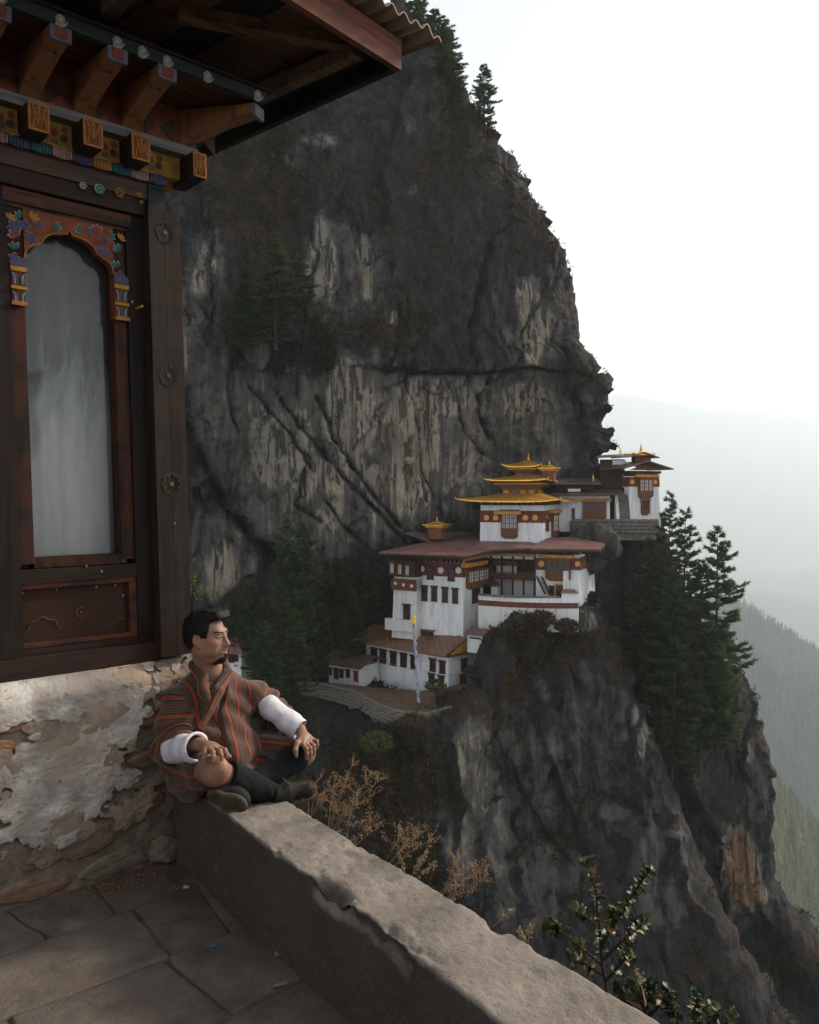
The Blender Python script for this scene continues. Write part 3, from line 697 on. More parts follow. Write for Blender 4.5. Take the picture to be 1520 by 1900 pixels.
for k in range(5):
    x = xg + (-W - xg) * (k + .2) / 4.4; MB().box(x - .12, x + .12, .5, .74, -1.2, K.z(1037)).build('post', M_WOODD, K.o)
m = MB().box(xg, -W, .45, .52, K.z(1070), K.z(1068)).box(xg, -W, .45, .52, K.z(1077), K.z(1075.5))
for k in range(26): x = xg + (-W - xg) * k / 25; m.box(x - .05, x + .05, .46, .51, K.z(1075.4), K.z(1070.2))
m.build('balcony_railing', M_WOODM, K.o)
MB().box(xg, xg + (-W - xg) * .5, 2.2, 2.5, K.z(1058), K.z(1048)).build('shuttered_bay', M_WOODM, K.o)
m = MB(); a = (K.f(992, 1070)[0], .35, K.z(1068)); b_ = (K.f(1014, 1102)[0], -.8, K.z(1104))
for dx in (0, .7): m.bar((a[0] + dx, a[1], a[2]), (b_[0] + dx, b_[1], b_[2]), .12, .22)
for k in range(9): u = (k + .5) / 9; m.bar(tuple(np.array(a) * (1 - u) + np.array(b_) * u), tuple(np.array(a) * (1 - u) + np.array(b_) * u + np.array([.7, 0, 0])), .25, .06)
m.build('stair_ladder', M_WOODD, K.o)
# little shrine roof in the court
MB().lathe([(1.3, 0), (1.25, .12), (.4, .6), (.12, .75), (.1, 1.15), (.02, 1.5)], (K.f(920, 1090)[0], -.4, K.z(1094)), 4).build('shrine_canopy', M_ROOFD, K.o)
MB().box(K.f(915, 1090)[0], K.f(926, 1090)[0], -.8, .2, -1.5, K.z(1094)).build('shrine_box', M_WHITE2, K.o)
# court wall (its own thing): white parapet, red stripe, stained base
CW = Bld('court_wall', 1000, 1142, 104.5, -14, 'stained white courtyard wall with a broad red stripe above the rock')
x0, x1 = CW.f(888, 1130)[0], CW.f(1073, 1120)[0]
def ribbon(b, name, xs, z0, z1, y0, y1, mat):
    V = []; Fs = []
    for x in xs:
        bow = -((x - xs[0]) / (xs[-1] - xs[0]) - .5) ** 2 * -4.4 - 1.1
        for (yy, zz) in ((y0, z0), (y1, z0), (y1, z1), (y0, z1)): V.append((x, yy + bow, zz))
    n = len(xs)
    for i in range(n - 1):
        for k in range(4): Fs.append((i * 4 + k, i * 4 + (k + 1) % 4, (i + 1) * 4 + (k + 1) % 4, (i + 1) * 4 + k))
    Fs += [(0, 3, 2, 1), ((n - 1) * 4, (n - 1) * 4 + 1, (n - 1) * 4 + 2, (n - 1) * 4 + 3)]
    return MB().add(V, Fs).build(name, mat, b)
xs_ = np.linspace(x0, x1, 12)
ribbon(CW.o, 'base_wall', xs_, -1.9, CW.z(1126), -.3, 1.2, M_WHITE2)
ribbon(CW.o, 'red_stripe', xs_, CW.z(1125.9), CW.z(1116), -.36, 1.2, M_BAND)
ribbon(CW.o, 'parapet_face', xs_, CW.z(1115.9), CW.z(1108), -.24, .3, M_WHITE)
ribbon(CW.o, 'coping', xs_[:10], CW.z(1107.9), CW.z(1105), -.42, .45, M_STONEW)
MB().frustum(CW.f(1042, 1110)[0], CW.f(1073, 1110)[0], -.6, .8, CW.z(1115.8), CW.z(1098), .05).build('gate_block', M_WHITE, CW.o)
MB().frustum(CW.f(1040, 1110)[0], CW.f(1074, 1110)[0], -.8, 1., CW.z(1097.9), CW.z(1092), (.5, .5, .4, .4)).build('gate_cap', M_ROOFB, CW.o)
# small shed right of the tower foot
B = Bld('small_shed', 895, 1196, 102.5, -35, 'tiny white shed with a red roof at the foot of the main tower')
B.box('wall', 2.2, 1.4, -1.2, B.z(1178), M_WHITE2)
MB().hexa([(-2.6, -.4, B.z(1180)), (.4, -.4, B.z(1180)), (.4, 1.6, B.z(1172)), (-2.6, 1.6, B.z(1172))], [(-2.6, -.4, B.z(1178)), (.4, -.4, B.z(1178)), (.4, 1.6, B.z(1170)), (-2.6, 1.6, B.z(1170))]).build('roof', M_ROOFR, B.o)
B.slab_f('lintel_board', 872, 893, 1187, 1184, .1, M_WOODD)

# ---- 6. the large red roof over tower, gallery and court block (one roof, three sheets)
RO = empty('red_monastery_roof', tuple(at(905, 1024, 104)), 0, 'broad faded red sheet roof spreading over the tower and courtyard', 'roof')
def sheet(name, pts, mat, parent, th=.2):
    """sheet through measured (px, py, depth) corners, with thickness"""
    o = np.array(parent.location); P_ = [np.array(at(*p)) - o for p in pts]; n = len(P_)
    V = [tuple(p + [0, 0, th]) for p in P_] + [tuple(p) for p in P_]
    Fs = [tuple(range(n)), tuple(range(2 * n - 1, n - 1, -1))] + [((i + 1) % n, i, n + i, n + (i + 1) % n) for i in range(n)]
    return MB().add(V, Fs).build(name, mat, parent)
sheet('roof_sheet', [(703, 1027, 107.5), (863, 1033, 103.2), (918, 1020, 106), (985, 1019, 108.2), (1006, 1003, 113.5), (886, 1003, 116), (826, 1000, 118)], M_ROOFR, RO)
sheet('roof_sheet', [(985, 1020, 106.5), (1112, 1021, 106), (1122, 1011, 108.5), (1062, 999, 114), (1022, 1000, 113.5), (1007, 1004, 111)], M_ROOFR, RO)
sheet('roof_sheet', [(753, 990, 113), (806, 1010, 114), (890, 1001, 116), (890, 985, 120), (800, 985, 119)], M_ROOFD, RO)
for a, b in (((703, 1028, 107.4), (863, 1034.5, 103.1)), ((863, 1034.5, 103.1), (918, 1021.5, 105.9)), ((918, 1021.5, 105.9), (985, 1020.5, 108.1)), ((985, 1021.5, 106.4), (1112, 1022.5, 105.9)), ((1112, 1022.5, 105.9), (1122, 1012.5, 108.4))):
    o = np.array(RO.location); MB().bar(at(*a) - o, at(*b) - o, .2, .25).build('fascia_board', M_WOODD, RO)
o = np.array(RO.location)
sheet('soffit', [(716, 1036, 108.5), (860, 1038, 104.5), (915, 1026, 107), (905, 1024, 112), (780, 1028, 114)], M_WOODD, RO, .15)
sheet('soffit', [(905, 1027, 109), (990, 1025, 107.6), (1100, 1026, 107.2), (1108, 1018, 110), (1000, 1018, 112)], M_WOODD, RO, .15)

# ---- 7. golden temple with its three swept roofs
def pagoda(name, cx, cyb, Y, th, label, walls, tiers, fin, extra=None):
    """tiers: (block half-extent px..., ) all sizes in metres around the plan centre"""
    b = Bld(name, cx, cyb, Y, th, label, 'temple'); return b
GT = Bld('golden_temple', 1009, 1005, 110.5, -22, 'white golden-roofed temple with three tiers and yellow discs on a red band')
W = -GT.f(890, 1003)[0]; D = GT.r(1060, 998)[0]; zt = GT.z(938)
GT.box('wall', W, D, -2.5, zt, M_WHITE, .12)
MB().frustum(-W + .04, -.04, .04, D - .04, GT.z(970.5), GT.z(948), .05).build('red_band', M_BAND, GT.o)
for x in (903, 920, 975, 993): GT.disc('f', x, 960.5, 5.3, M_DISC, .04)
GT.disc('r', 1014, 961, 5, M_DISC, .04)
GT.window('f', 946, 971, 30, 48, 'bay4', -.1, M_WOODM, M_PANEW)
GT.window('r', 1037, 974, 26, 46, 'bay3', -.1, M_WOODM, M_PANEW)
GT.window('r', 1055, 966, 7, 24, dep=0.); GT.window('r', 1015.5, 973, 5, 22, dep=0., frame=M_WOODM)
MB().box(GT.f(919, 950)[0], GT.f(968, 950)[0], -.75, .1, GT.z(955), GT.z(949)).build('yellow_cornice', M_YEL, GT.o)
MB().box(-.1, .7, GT.r(1018, 950)[0], GT.r(1058, 950)[0], GT.z(953), GT.z(947)).build('yellow_cornice', M_YEL, GT.o)
eave_timbers(GT.o, -W + .1, -.1, .1, D - .1, zt + .02, GT.z(930), steps=3)
brackets(GT.o, -W, 0, 0, D, GT.z(937), GT.z(933), 1.1, 11, M_WOODM)
cxp, cyp = -W / 2, D / 2; ex = 3.0
def tier(b, half, ze, half2, ztop, lift, off=(0, 0)):
    x, y = cxp + off[0], cyp + off[1]
    hip_roof(b.o, 'gilded_roof', x - half[0], x + half[0], y - half[1], y + half[1], ze, x - half2[0], x + half2[0], y - half2[1], y + half2[1], ztop, M_GOLD, lift)
    corner_tips(b.o, x - half[0], x + half[0], y - half[1], y + half[1], ze + lift, .4)
tier(GT, (W / 2 + 2.6, D / 2 + 2.2), GT.z(932), (W * .30, D * .3), GT.z(917), .35)
h2 = W * .27; d2 = D * .29
def storey(b, hx, hy, z0, z1, n):
    x, y = cxp, cyp
    MB().box(x - hx, x + hx, y - hy, y + hy, z0, z1).build('timber_storey', M_WOODM, b.o)
    for k in range(n):
        xx = x - hx + 2 * hx * (k + .5) / n
        MB().box(-hx / n * .6, hx / n * .6, -.08, .05, 0, (z1 - z0) * .55).build('panel', M_YEL if k != 1 else M_PANE, b.o, (xx, y - hy, z0 + (z1 - z0) * .12))
    for k in range(2):
        yy = y - hy + 2 * hy * (k + .5) / 2
        MB().box(-.05, .08, -hy / 2 * .5, hy / 2 * .5, 0, (z1 - z0) * .55).build('panel', M_YEL, b.o, (x + hx, yy, z0 + (z1 - z0) * .12))
    for k in range(3):
        e = .25 + .35 * k; MB().box(x - hx - e, x + hx + e, y - hy - e, y + hy + e, z1 + .22 * k + .01, z1 + .22 * (k + 1)).build('cornice', M_YEL if k == 2 else M_WOODM, b.o)
storey(GT, h2, d2, GT.z(920), GT.z(904), 4)
tier(GT, (W * .27 + 2.0, D * .29 + 1.7), GT.z(892), (W * .14, D * .16), GT.z(881), .22)
storey(GT, W * .135, D * .15, GT.z(884), GT.z(874), 2)
tier(GT, (W * .135 + 1.55, D * .15 + 1.35), GT.z(864), (.25, .25), GT.z(850), .3)
finial(GT.o, cxp, cyp, GT.z(852), GT.z(832) - GT.z(852))
# second and left small gilded lanterns
def lantern(cx, cyb, Y, th, wpx, label, hpx):
    b = Bld('gilded_lantern', cx, cyb, Y, th, label, 'lantern'); s_ = wpx / 2 * Y / F_PX
    k = Y / F_PX
    MB().frustum(-s_ * .55, s_ * .55, -s_ * .5, s_ * .5, -.6, hpx * .45 * k, -.1).build('timber_body', M_WOODM, b.o)
    MB().box(-s_ * .78, s_ * .78, -s_ * .7, s_ * .7, hpx * .45 * k + .01, hpx * .58 * k).build('cornice', M_YEL, b.o)
    hip_roof(b.o, 'gilded_roof', -s_, s_, -s_ * .9, s_ * .9, hpx * .6 * k, -.2, .2, -.2, .2, hpx * .86 * k, M_GOLD, .15, 6, .1)
    finial(b.o, 0, 0, hpx * .84 * k, hpx * .42 * k); return b
lantern(1019, 886, 117, -22, 37, 'small gilded roof lantern behind the top tier of the golden temple', 26)
lantern(811, 992, 114.5, -25, 44, 'lone gilded roof lantern on the dark red roof left of the temple', 28)
# ---- 10. long rear building against the rock
Q_ = Bld('rear_hall', 1132, 968, 117.5, -10, 'low rear hall with two brown roofs and a long timber window under the cliff')
W = -Q_.f(1030, 966)[0]; D = 3.6
Q_.box('wall', W, D, -1.5, Q_.z(920), M_WHITE, .05)
Q_.window('f', 1103, 945, 44, 34, 'bay6', 0, M_WOODM, M_PANE)
Q_.window('f', 1064, 953, 6, 19)
MB().box(-W * .95, .2, -.5, .2, Q_.z(930), Q_.z(925)).build('yellow_beam', M_YEL, Q_.o)
MB().hexa([(-W - 1, -1.8, Q_.z(919)), (1.8, -1.8, Q_.z(919)), (1.8, 3, Q_.z(909)), (-W - 1, 3, Q_.z(909))], [(-W - 1, -1.8, Q_.z(917)), (1.8, -1.8, Q_.z(917)), (1.8, 3, Q_.z(907)), (-W - 1, 3, Q_.z(907))]).build('lower_roof', M_ROOFD, Q_.o)
MB().box(-W, -2.2, .6, D, Q_.z(910), Q_.z(899)).build('upper_storey', M_WOODD, Q_.o)
MB().hexa([(-W - 1.5, -1., Q_.z(899)), (-1.3, -1., Q_.z(899)), (-1.6, 4, Q_.z(888)), (-W - 1, 4, Q_.z(888))], [(-W - 1.5, -1., Q_.z(897)), (-1.3, -1., Q_.z(897)), (-1.6, 4, Q_.z(886)), (-W - 1, 4, Q_.z(886))]).build('upper_roof', M_ROOFD, Q_.o)
finial(Q_.o, -2.4, .6, Q_.z(893), 1.2); MB().box(Q_.f(1054, 910)[0], Q_.f(1077, 910)[0], -.3, .5, Q_.z(912), Q_.z(907)).build('white_panel', M_WHITE, Q_.o)
# ---- 11. right tower on the ledge
T2 = Bld('ledge_tower', 1167, 968, 118.5, -66, 'white tower standing alone at the edge of the ledge with a brown roof', 'building')
W = -T2.f(1151, 966)[0]; D = T2.r(1227, 968)[0]; zt = T2.z(884)
T2.box('wall', W, D, -1.5, zt, M_WHITE, (.1, .3, .3, .35))
MB().frustum(-W + .05, -.18, .16, D - .16, T2.z(903), T2.z(885), (.0, .06, .06, .06)).build('red_band', M_BAND, T2.o)
for x in (1174.5, 1217): T2.disc('r', x, 894, 4.4, M_DISC, -.15)
T2.window('r', 1198, 904, 25, 34, 'bay3', -.15, M_WOODM, M_PANEW); T2.window('r', 1197.5, 940, 15, 25, 'bay2', -.3, M_WOODM, M_PANE)
MB().box(-.3, .35, T2.r(1179, 884)[0], T2.r(1221, 884)[0], T2.z(885), T2.z(880)).build('yellow_cornice', M_YEL, T2.o)
T2.window('f', 1155, 912, 4, 14); T2.window('f', 1162, 940, 3, 26)
eave_timbers(T2.o, -W + .3, -.3, .3, D - .3, zt + .05, T2.z(873), steps=2)
cyy = D / 2
gable_roof(T2.o, 'lower_roof', -W - 2.2, 1.6, -2.2, D + .9, T2.z(871), T2.z(857), M_ROOFD, .16)
MB().prism([(0.2, T2.z(872)), (D - .2, T2.z(872)), (D / 2, T2.z(860))], 0, .2).build('gable_panel', M_WOODM, T2.o, (0, 0, 0), (0, 0, math.pi / 2))
MB().box(-W * .8, -.6, D * .28, D * .75, T2.z(862), T2.z(846)).build('lantern_storey', M_WOODM, T2.o)
gable_roof(T2.o, 'upper_roof', -W - 1.6, .7, -.5, D * .84, T2.z(849), T2.z(840), M_ROOFD, .14)
hip_roof(T2.o, 'gilded_roof', -W + .2, .3, D * .1, D * .76, T2.z(844), -W * .55, -W * .45, D * .48, D * .52, T2.z(837), M_GOLD, .2)
finial(T2.o, -W / 2, D / 2, T2.z(838), T2.z(818.5) - T2.z(838)); finial(T2.o, -W * .9, -.2, T2.z(841), 1.0)
B = Bld('rear_gallery', 1156, 872, 121, -20, 'dark timber gallery wedged between the ledge tower and the rock')
W = 3.4; B.box('timber_wall', W, 3, B.z(968), B.z(852), M_WOODD)
MB().hexa([(-W - .4, -1.4, B.z(850)), (1.6, -1.4, B.z(848)), (1.6, 2, B.z(842)), (-W - .4, 2, B.z(845))], [(-W - .4, -1.4, B.z(848.5)), (1.6, -1.4, B.z(846.5)), (1.6, 2, B.z(840)), (-W - .4, 2, B.z(843))]).build('roof', M_ROOFD, B.o)
MB().box(-1.5, .4, -.3, .2, B.z(862), B.z(854)).build('white_panel', M_WHITE, B.o)
# stone stair and ledge wall
st = empty('stone_stair', tuple(at(1160, 968, 117.2)), R_(-8), 'steep stone stair with whitewashed side wall beside the ledge tower', 'stair')
for k in range(14): MB().box(-.75, .75, .16 * k, .16 * k + .5, .28 * k - .4, .28 * (k + 1)).build('step', M_STONEW, st)
MB().hexa([(-1.25, -.2, -.4), (-.8, -.2, -.4), (-.8, 2.6, -.4), (-1.25, 2.6, -.4)], [(-1.25, -.2, .8), (-.8, -.2, .8), (-.8, 2.6, 4.6), (-1.25, 2.6, 4.6)]).build('side_wall', M_WHITE, st)
lw = Bld('ledge_wall', 1218, 990, 116.5, -6, 'dark dry stone wall along the upper ledge below the rear hall', 'wall')
W = -lw.f(1058, 985)[0]
rs = np.random.RandomState(3); x = -W; 
row = 0
stone_d = [MB().box(-.5, .5, -.5, .5, -.5, .5).data('stone', M_STONEW, bevel=.12) for _ in range(1)]
for rz_ in np.arange(0, lw.z(968), .52):
    x = -W + rs.rand() * .4
    while x < 0:
        sw = .7 + rs.rand() * .8
        o = link('stone', stone_d[0], lw.o, (x + sw / 2, rs.rand() * .12, rz_ + .26)); o.scale = (sw * .97, .7, .5); x += sw
MB().box(-W, 0, .2, 1.4, -1, lw.z(968.5)).build('core', M_STONEW, lw.o)
MB().box(-W, 0, .1, 6, lw.z(968.4), lw.z(967.4)).build('path', M_EARTH, lw.o)

# boulder beside the red roof
nb_ = 28; th_ = np.linspace(0, math.pi, nb_); ph_ = np.linspace(0, 2 * math.pi, 2 * nb_); TH, PH = np.meshgrid(th_, ph_, indexing='ij')
D_ = np.stack([np.sin(TH) * np.cos(PH), np.sin(TH) * np.sin(PH), np.cos(TH)], -1); Pb = D_ * np.array([4.0, 3.2, 3.4]) * (1 + .34 * fbm(D_ * 1.3, 3, 95)[..., None] + .1 * fbm(D_ * 4, 3, 96)[..., None]); Pb = Pb - np.clip(Pb @ np.array([-.5, -.6, .62]) - 1.9, 0, 9)[..., None] * np.array([-.5, -.6, .62]) * .85
Pb = Pb @ np.array([[.94, 0, .34], [0, 1, 0], [-.34, 0, .94]])
bo = link('boulder', mk('boulder', Pb.reshape(-1, 3), grid_faces(nb_, 2 * nb_), M_ROCK, True, {'pale': np.full(Pb.size // 3, .3), 'veg': np.zeros(Pb.size // 3), 'tint': np.full(Pb.size // 3, .3)}), None, tuple(at(1100, 1014, 114)))
tag(bo, 'smooth grey boulder leaning over the right end of the red roof', 'boulder')
# ---- terrace, retaining wall, flag pole
tp_ = [(556, 1268, 110), (610, 1266, 109), (664, 1272, 108.4), (700, 1276, 108), (832, 1286, 103.8), (878, 1266, 105), (893, 1276, 103), (868, 1296, 100), (838, 1318, 97), (790, 1331, 95.5), (738, 1326, 96), (700, 1312, 98.5), (664, 1292, 102), (620, 1280, 105.5)]
zT = at(790, 1331, 95.5)[2]
V = [];
te = [at(*p) for p in tp_]
tr = MB()
V = [tuple(p) for p in te]; n = len(V); cpt = np.mean(te, 0)
tr.add(V + [tuple(cpt)], [(i, (i + 1) % n, n) for i in range(n)])
tag(tr.build('terrace', M_EARTH, fix=True), 'bare brown earth terrace in front of the lower house', None, None, 'structure')
rw = empty('retaining_wall', te[9], 0, 'curved dry stone retaining wall holding the earth terrace', 'wall')
line = te[6:14] + [te[0]]
ref = np.array(te[9]); rs = np.random.RandomState(5)
core = MB()
for a, b in zip(line[:-1], line[1:]):
    a, b = np.array(a) - ref, np.array(b) - ref; L = np.linalg.norm((b - a)[:2]); d_ = (b - a) / np.linalg.norm(b - a)
    ang = math.atan2(d_[1], d_[0]); nrm = np.array([d_[1], -d_[0], 0]); nrm = nrm if (nrm @ (EYEP - ref - a)) > 0 else -nrm
    A = np.linspace(0, 1, 2)
    core.hexa([tuple(a + [0, 0, -2.4]), tuple(b + [0, 0, -2.4]), tuple(b - nrm * .6 + [0, 0, -2.4]), tuple(a - nrm * .6 + [0, 0, -2.4])], [tuple(a + [0, 0, .15]), tuple(b + [0, 0, .15]), tuple(b - nrm * .6 + [0, 0, .15]), tuple(a - nrm * .6 + [0, 0, .15])])
    for rr in range(5):
        x = rs.rand() * .3
        while x < L:
            sw = .6 + rs.rand() * .7; u = min(1, (x + sw / 2) / L); p = a * (1 - u) + b * u + nrm * (.02 + rs.rand() * .12)
            o = link('stone', stone_d[0], rw, (p[0], p[1], p[2] + .42 - rr * .42 + rs.rand() * .05), (0, rs.rand() * .06, ang + rs.rand() * .1)); o.scale = (sw * .96, .5, .4); x += sw
core.build('core', M_STONEW, rw)
fp = empty('flag_pole', tuple(at(777, 1308, 97)), 0, 'tall pole wound with a pale prayer flag and topped in yellow', 'pole')
h = at(769, 1158, 97)[2] - fp.location[2]; dx = -.6
MB().tube([(0, 0, -.3), (dx * .5, 0, h * .5), (dx, 0, h)], [.1, .09, .07], 8).build('pole', M_WOODD, fp)
M_FLAG = simple('flag_cloth', (.26, .28, .36), .9, .45, 4, .3, .03, 0, (1, 1, .3))
mm = MB(); npt = 40
for k in range(npt):
    pass
mm.tube([(dx * u + .03 * math.sin(k * 1.7), .03 * math.cos(k * 2.1), h * u) for k, u in enumerate(np.linspace(.03, .96, npt))], [.17 + .05 * math.sin(k * 1.3) for k in range(npt)], 7).build('wound_flag', M_FLAG, fp)
MB().lathe([(.12, 0), (.26, .1), (.24, .9), (.1, 1.0), (.04, 1.25)], (dx, 0, h), 8).build('yellow_top', simple('yellow_cloth', (.75, .5, .05), .8, .2, 4), fp)
# ---- far little house behind the seated man
B = Bld('far_hut', 448, 1243, 104, -25, 'small white hut with a dark red roof down in the shaded ravine')
W = -B.f(405, 1240)[0]; D = 2.2; zt = B.z(1212)
B.box('wall', W, D, -4, zt, M_WHITE2); 
MB().box(-W - .02, -1.1, -.06, .2, zt * .35, zt * .95).build('timber_panel', M_WOODM, B.o)
for x in (428, 434, 440): B.window('f', x, 1220, 4.5, 13, dep=.08)
MB().frustum(-W - 1.2, 1.1, -1.1, D + 1.4, zt, zt + 1.7, (1.8, 2.2, 1.6, 1.6)).build('roof', M_ROOFR, B.o)
# ================================================================== THE TERRACE WE STAND ON: a local frame, x along the house front, -y out of it, z up
TA = R_(42); T0 = at_z(301, 1584, 0.); T0[2] = 0
TX = np.array([math.cos(TA), math.sin(TA), 0]); TY = np.array([-math.sin(TA), math.cos(TA), 0])
TM = Matrix.Translation(T0.tolist()) @ Matrix.Rotation(TA, 4, 'Z')
def to_t(P): P = np.asarray(P) - T0; return np.array([P @ TX, P @ TY, P[2]])
def t_z(x, y, z): return to_t(at_z(x, y, z))
def t_y(x, y, yy):                                   # picture point on the plane local y = yy
    r = ray(x, y); t = (yy - (EYEP - T0) @ TY) / (r @ TY); return to_t(EYEP + r * t)
def t_empty(name, loc, label, cat, group=None):
    l = TM @ Vector(loc); return empty(name, tuple(l), TA, label, cat, group)
HOUSE = t_empty('painted_house', (0, 0, 0), 'dark painted timber house with arched window and peeling white stone wall base', 'house')
# --- materials
def old_wood(name, c, stretch, paint=None, amt=.5, wear=(.2, .17, .14), rough=.75, grain=26):
    t = NT(name, rough, .3)
    g = t.noise(grain, 7, .65, stretch, .6); b = t.noise(6, 5, .6)
    a = t.mix(t.ramp(g, [(.34, 0), (.66, 1)]), tuple(x * .4 for x in c), tuple(x * 1.5 for x in c))
    if paint: a = t.mix(t.math('MULTIPLY', t.ramp(t.math('ADD', b, t.math('MULTIPLY', g, .35)), [(.6, 0), (.72, 1)]), amt), a, paint)
    a = t.mix(t.ramp(t.noise(grain * 1.7, 8, .7, stretch, .3), [(.66, 0), (.78, .65)]), a, wear)
    a = t.mix(t.ramp(t.noise(grain * .8, 3, .5, stretch), [(.3, .9), (.36, 0)]), a, (.004, .004, .004))
    t.col(a); t.bump(g, .45, .004); return t.m
VS, HS = (1, 1, .07), (.07, 1, 1)
W_DARKV = old_wood('dark_board_wood', (.013, .01, .0085), VS, (.022, .009, .005), .6, (.09, .08, .07))
W_DARKH = old_wood('dark_rail_wood', (.02, .013, .01), HS, (.04, .015, .008), .6, (.1, .085, .07))
W_REDV = old_wood('red_stile_wood', (.024, .012, .008), VS, (.065, .019, .009), .8, (.09, .05, .035))
W_REDH = old_wood('red_rail_wood', (.05, .02, .012), HS, (.11, .034, .016), .8)
W_PILL = old_wood('pillar_wood', (.015, .011, .009), VS, (.035, .018, .01), .7, (.11, .085, .06))
W_LINT = old_wood('lintel_wood', (.05, .037, .03), HS, (.09, .03, .02), .5, (.26, .23, .21))
W_BRK = old_wood('bracket_wood', (.2, .085, .035), VS, (.25, .1, .04), .6)
W_GREY = old_wood('grey_strip_wood', (.13, .125, .125), HS, None)
W_SOFF = old_wood('soffit_wood', (.075, .026, .013), HS, None)
W_BLUE = old_wood('eave_board_wood', (.02, .028, .028), HS, (.014, .028, .028), .6, (.12, .12, .11))
W_ROOFB = old_wood('roof_timber', (.1, .05, .028), HS, None)
W_FASC = old_wood('fascia_wood', (.14, .046, .027), HS, (.16, .055, .034), .5)
W_BLACK = simple('near_black_boards', (.012, .01, .009), .9, .3, 12, .2, .004)  # even near-black for eave, roof and inner boards
def paint(name, c, rough=.7): return simple(name, c, rough, .35, 30, .1, .002)
P_TEAL, P_PURP, P_PINK, P_YEL, P_ORG = paint('teal_paint', (.02, .1, .1)), paint('violet_paint', (.06, .055, .12)), paint('pink_paint', (.3, .17, .15)), paint('yellow_paint', (.36, .18, .02)), paint('orange_paint', (.32, .125, .035))
P_WHT, P_MAR, P_BLU, P_BRN = paint('white_paint', (.34, .32, .29)), paint('maroon_paint', (.16, .04, .022)), paint('slate_paint', (.035, .045, .05)), paint('brown_paint', (.16, .075, .03))
def orn(name, c):
    return simple(name, c, .75, .4, 22, .2, .003)
P_OCH = orn('ochre_board', (.3, .16, .035)); P_DARKRED = orn('red_ochre_board', (.17, .045, .022))
def part(name, fn, mat, parent=None, **k):
    b = MB(); fn(b); return b.build(name, mat, parent or HOUSE, **k)
bx = lambda *a: (lambda b: b.box(*a))
# --- base wall: rough masonry, stones, flaking whitewash
def wall_y(x, z):       # outward bulge of the wall face
    return -.03 - .045 * sstep(.9, .8, z) - .02 * fbm(np.stack([x * 3, z * 3, z * 0], -1), 3, 500)
M_MORT = simple('mud_mortar', (.23, .18, .14), .95, .4, 14, .7, .01)
nx, nz = 190, 130
xs = np.linspace(-1.25, .15, nx); zs = np.linspace(-.05, .892, nz)
X, Z = np.meshgrid(xs, zs); Y = wall_y(X, Z); Q = np.stack([X, Y, Z], -1)
Y = Y + fbm(Q * 22, 4, 510) * .012
# round the top edge into the shoulder and the right end into the corner
V = np.stack([X, Y, Z], -1)
top = V[-1:].copy(); top2 = top.copy(); top2[..., 1] = .25; top2[..., 2] += .02
V = np.concatenate([V, top2], 0)
end = V[:, -1:].copy(); end[..., 1] = .6; V = np.concatenate([V, end], 1)
BW = link('base_wall', mk('base_wall', V.reshape(-1, 3), grid_faces(*V.shape[:2]), M_MORT, True), HOUSE)
M_ST = []
for i, c in enumerate(((.24, .15, .1), (.2, .145, .105), (.28, .15, .085), (.22, .175, .135))): M_ST.append(simple('wall_stone', c, .9, .4, 16, .6, .008, 0, (1, 1, 2.5)))
rs = np.random.RandomState(11)
def rock_piece(w_, h_, d_, seed, n=9):
    """flat-faced irregular stone: rim polygon, raised worn face"""
    r = np.random.RandomState(seed); an = np.sort(np.linspace(0, 2 * math.pi, n, endpoint=False) + r.uniform(-.2, .2, n))
    sup = lambda a, e=3.2: 1 / (abs(math.cos(a)) ** e + abs(math.sin(a)) ** e) ** (1 / e)
    k = [sup(a) * r.uniform(.86, 1.06) for a in an]
    ring = lambda s, y: [(w_ / 2 * s * q * math.cos(a), y + r.uniform(-.1, .1) * d_, h_ / 2 * s * q * math.sin(a)) for a, q in zip(an, k)]
    V = ring(1, .03) + ring(.97, -d_ * .5) + ring(.84, -d_) + ring(.45, -d_ * 1.15) + [(0, -d_ * 1.1, 0)]
    Fs = []
    for l in range(3):
        for i in range(n): j = (i + 1) % n; Fs.append((l * n + i, l * n + j, (l + 1) * n + j, (l + 1) * n + i))
    for i in range(n): Fs.append((3 * n + i, 3 * n + (i + 1) % n, 4 * n))
    return MB().add(V, Fs)
z = .0; si = 0
for rowh in (.11, .13, .1, .085, .1, .075, .09, .08):
    x = -1.2 + rs.rand() * .1
    while x < .1:
        sw = rs.uniform(.13, .34); hh = rowh * rs.uniform(.75, .98)
        yy = float(wall_y(np.array([x + sw / 2]), np.array([z + rowh / 2]))[0])
        if rs.rand() < .9 and x + sw / 2 < .06:
            rock_piece(sw * .94, hh * .94, .010 + rs.rand() * .010, 900 + si).build('stone', M_ST[rs.randint(4)], BW, (x + sw / 2, yy + .004, z + rowh / 2), (0, rs.uniform(-.06, .06), 0), smooth=False)
        x += sw; si += 1
    z += rowh
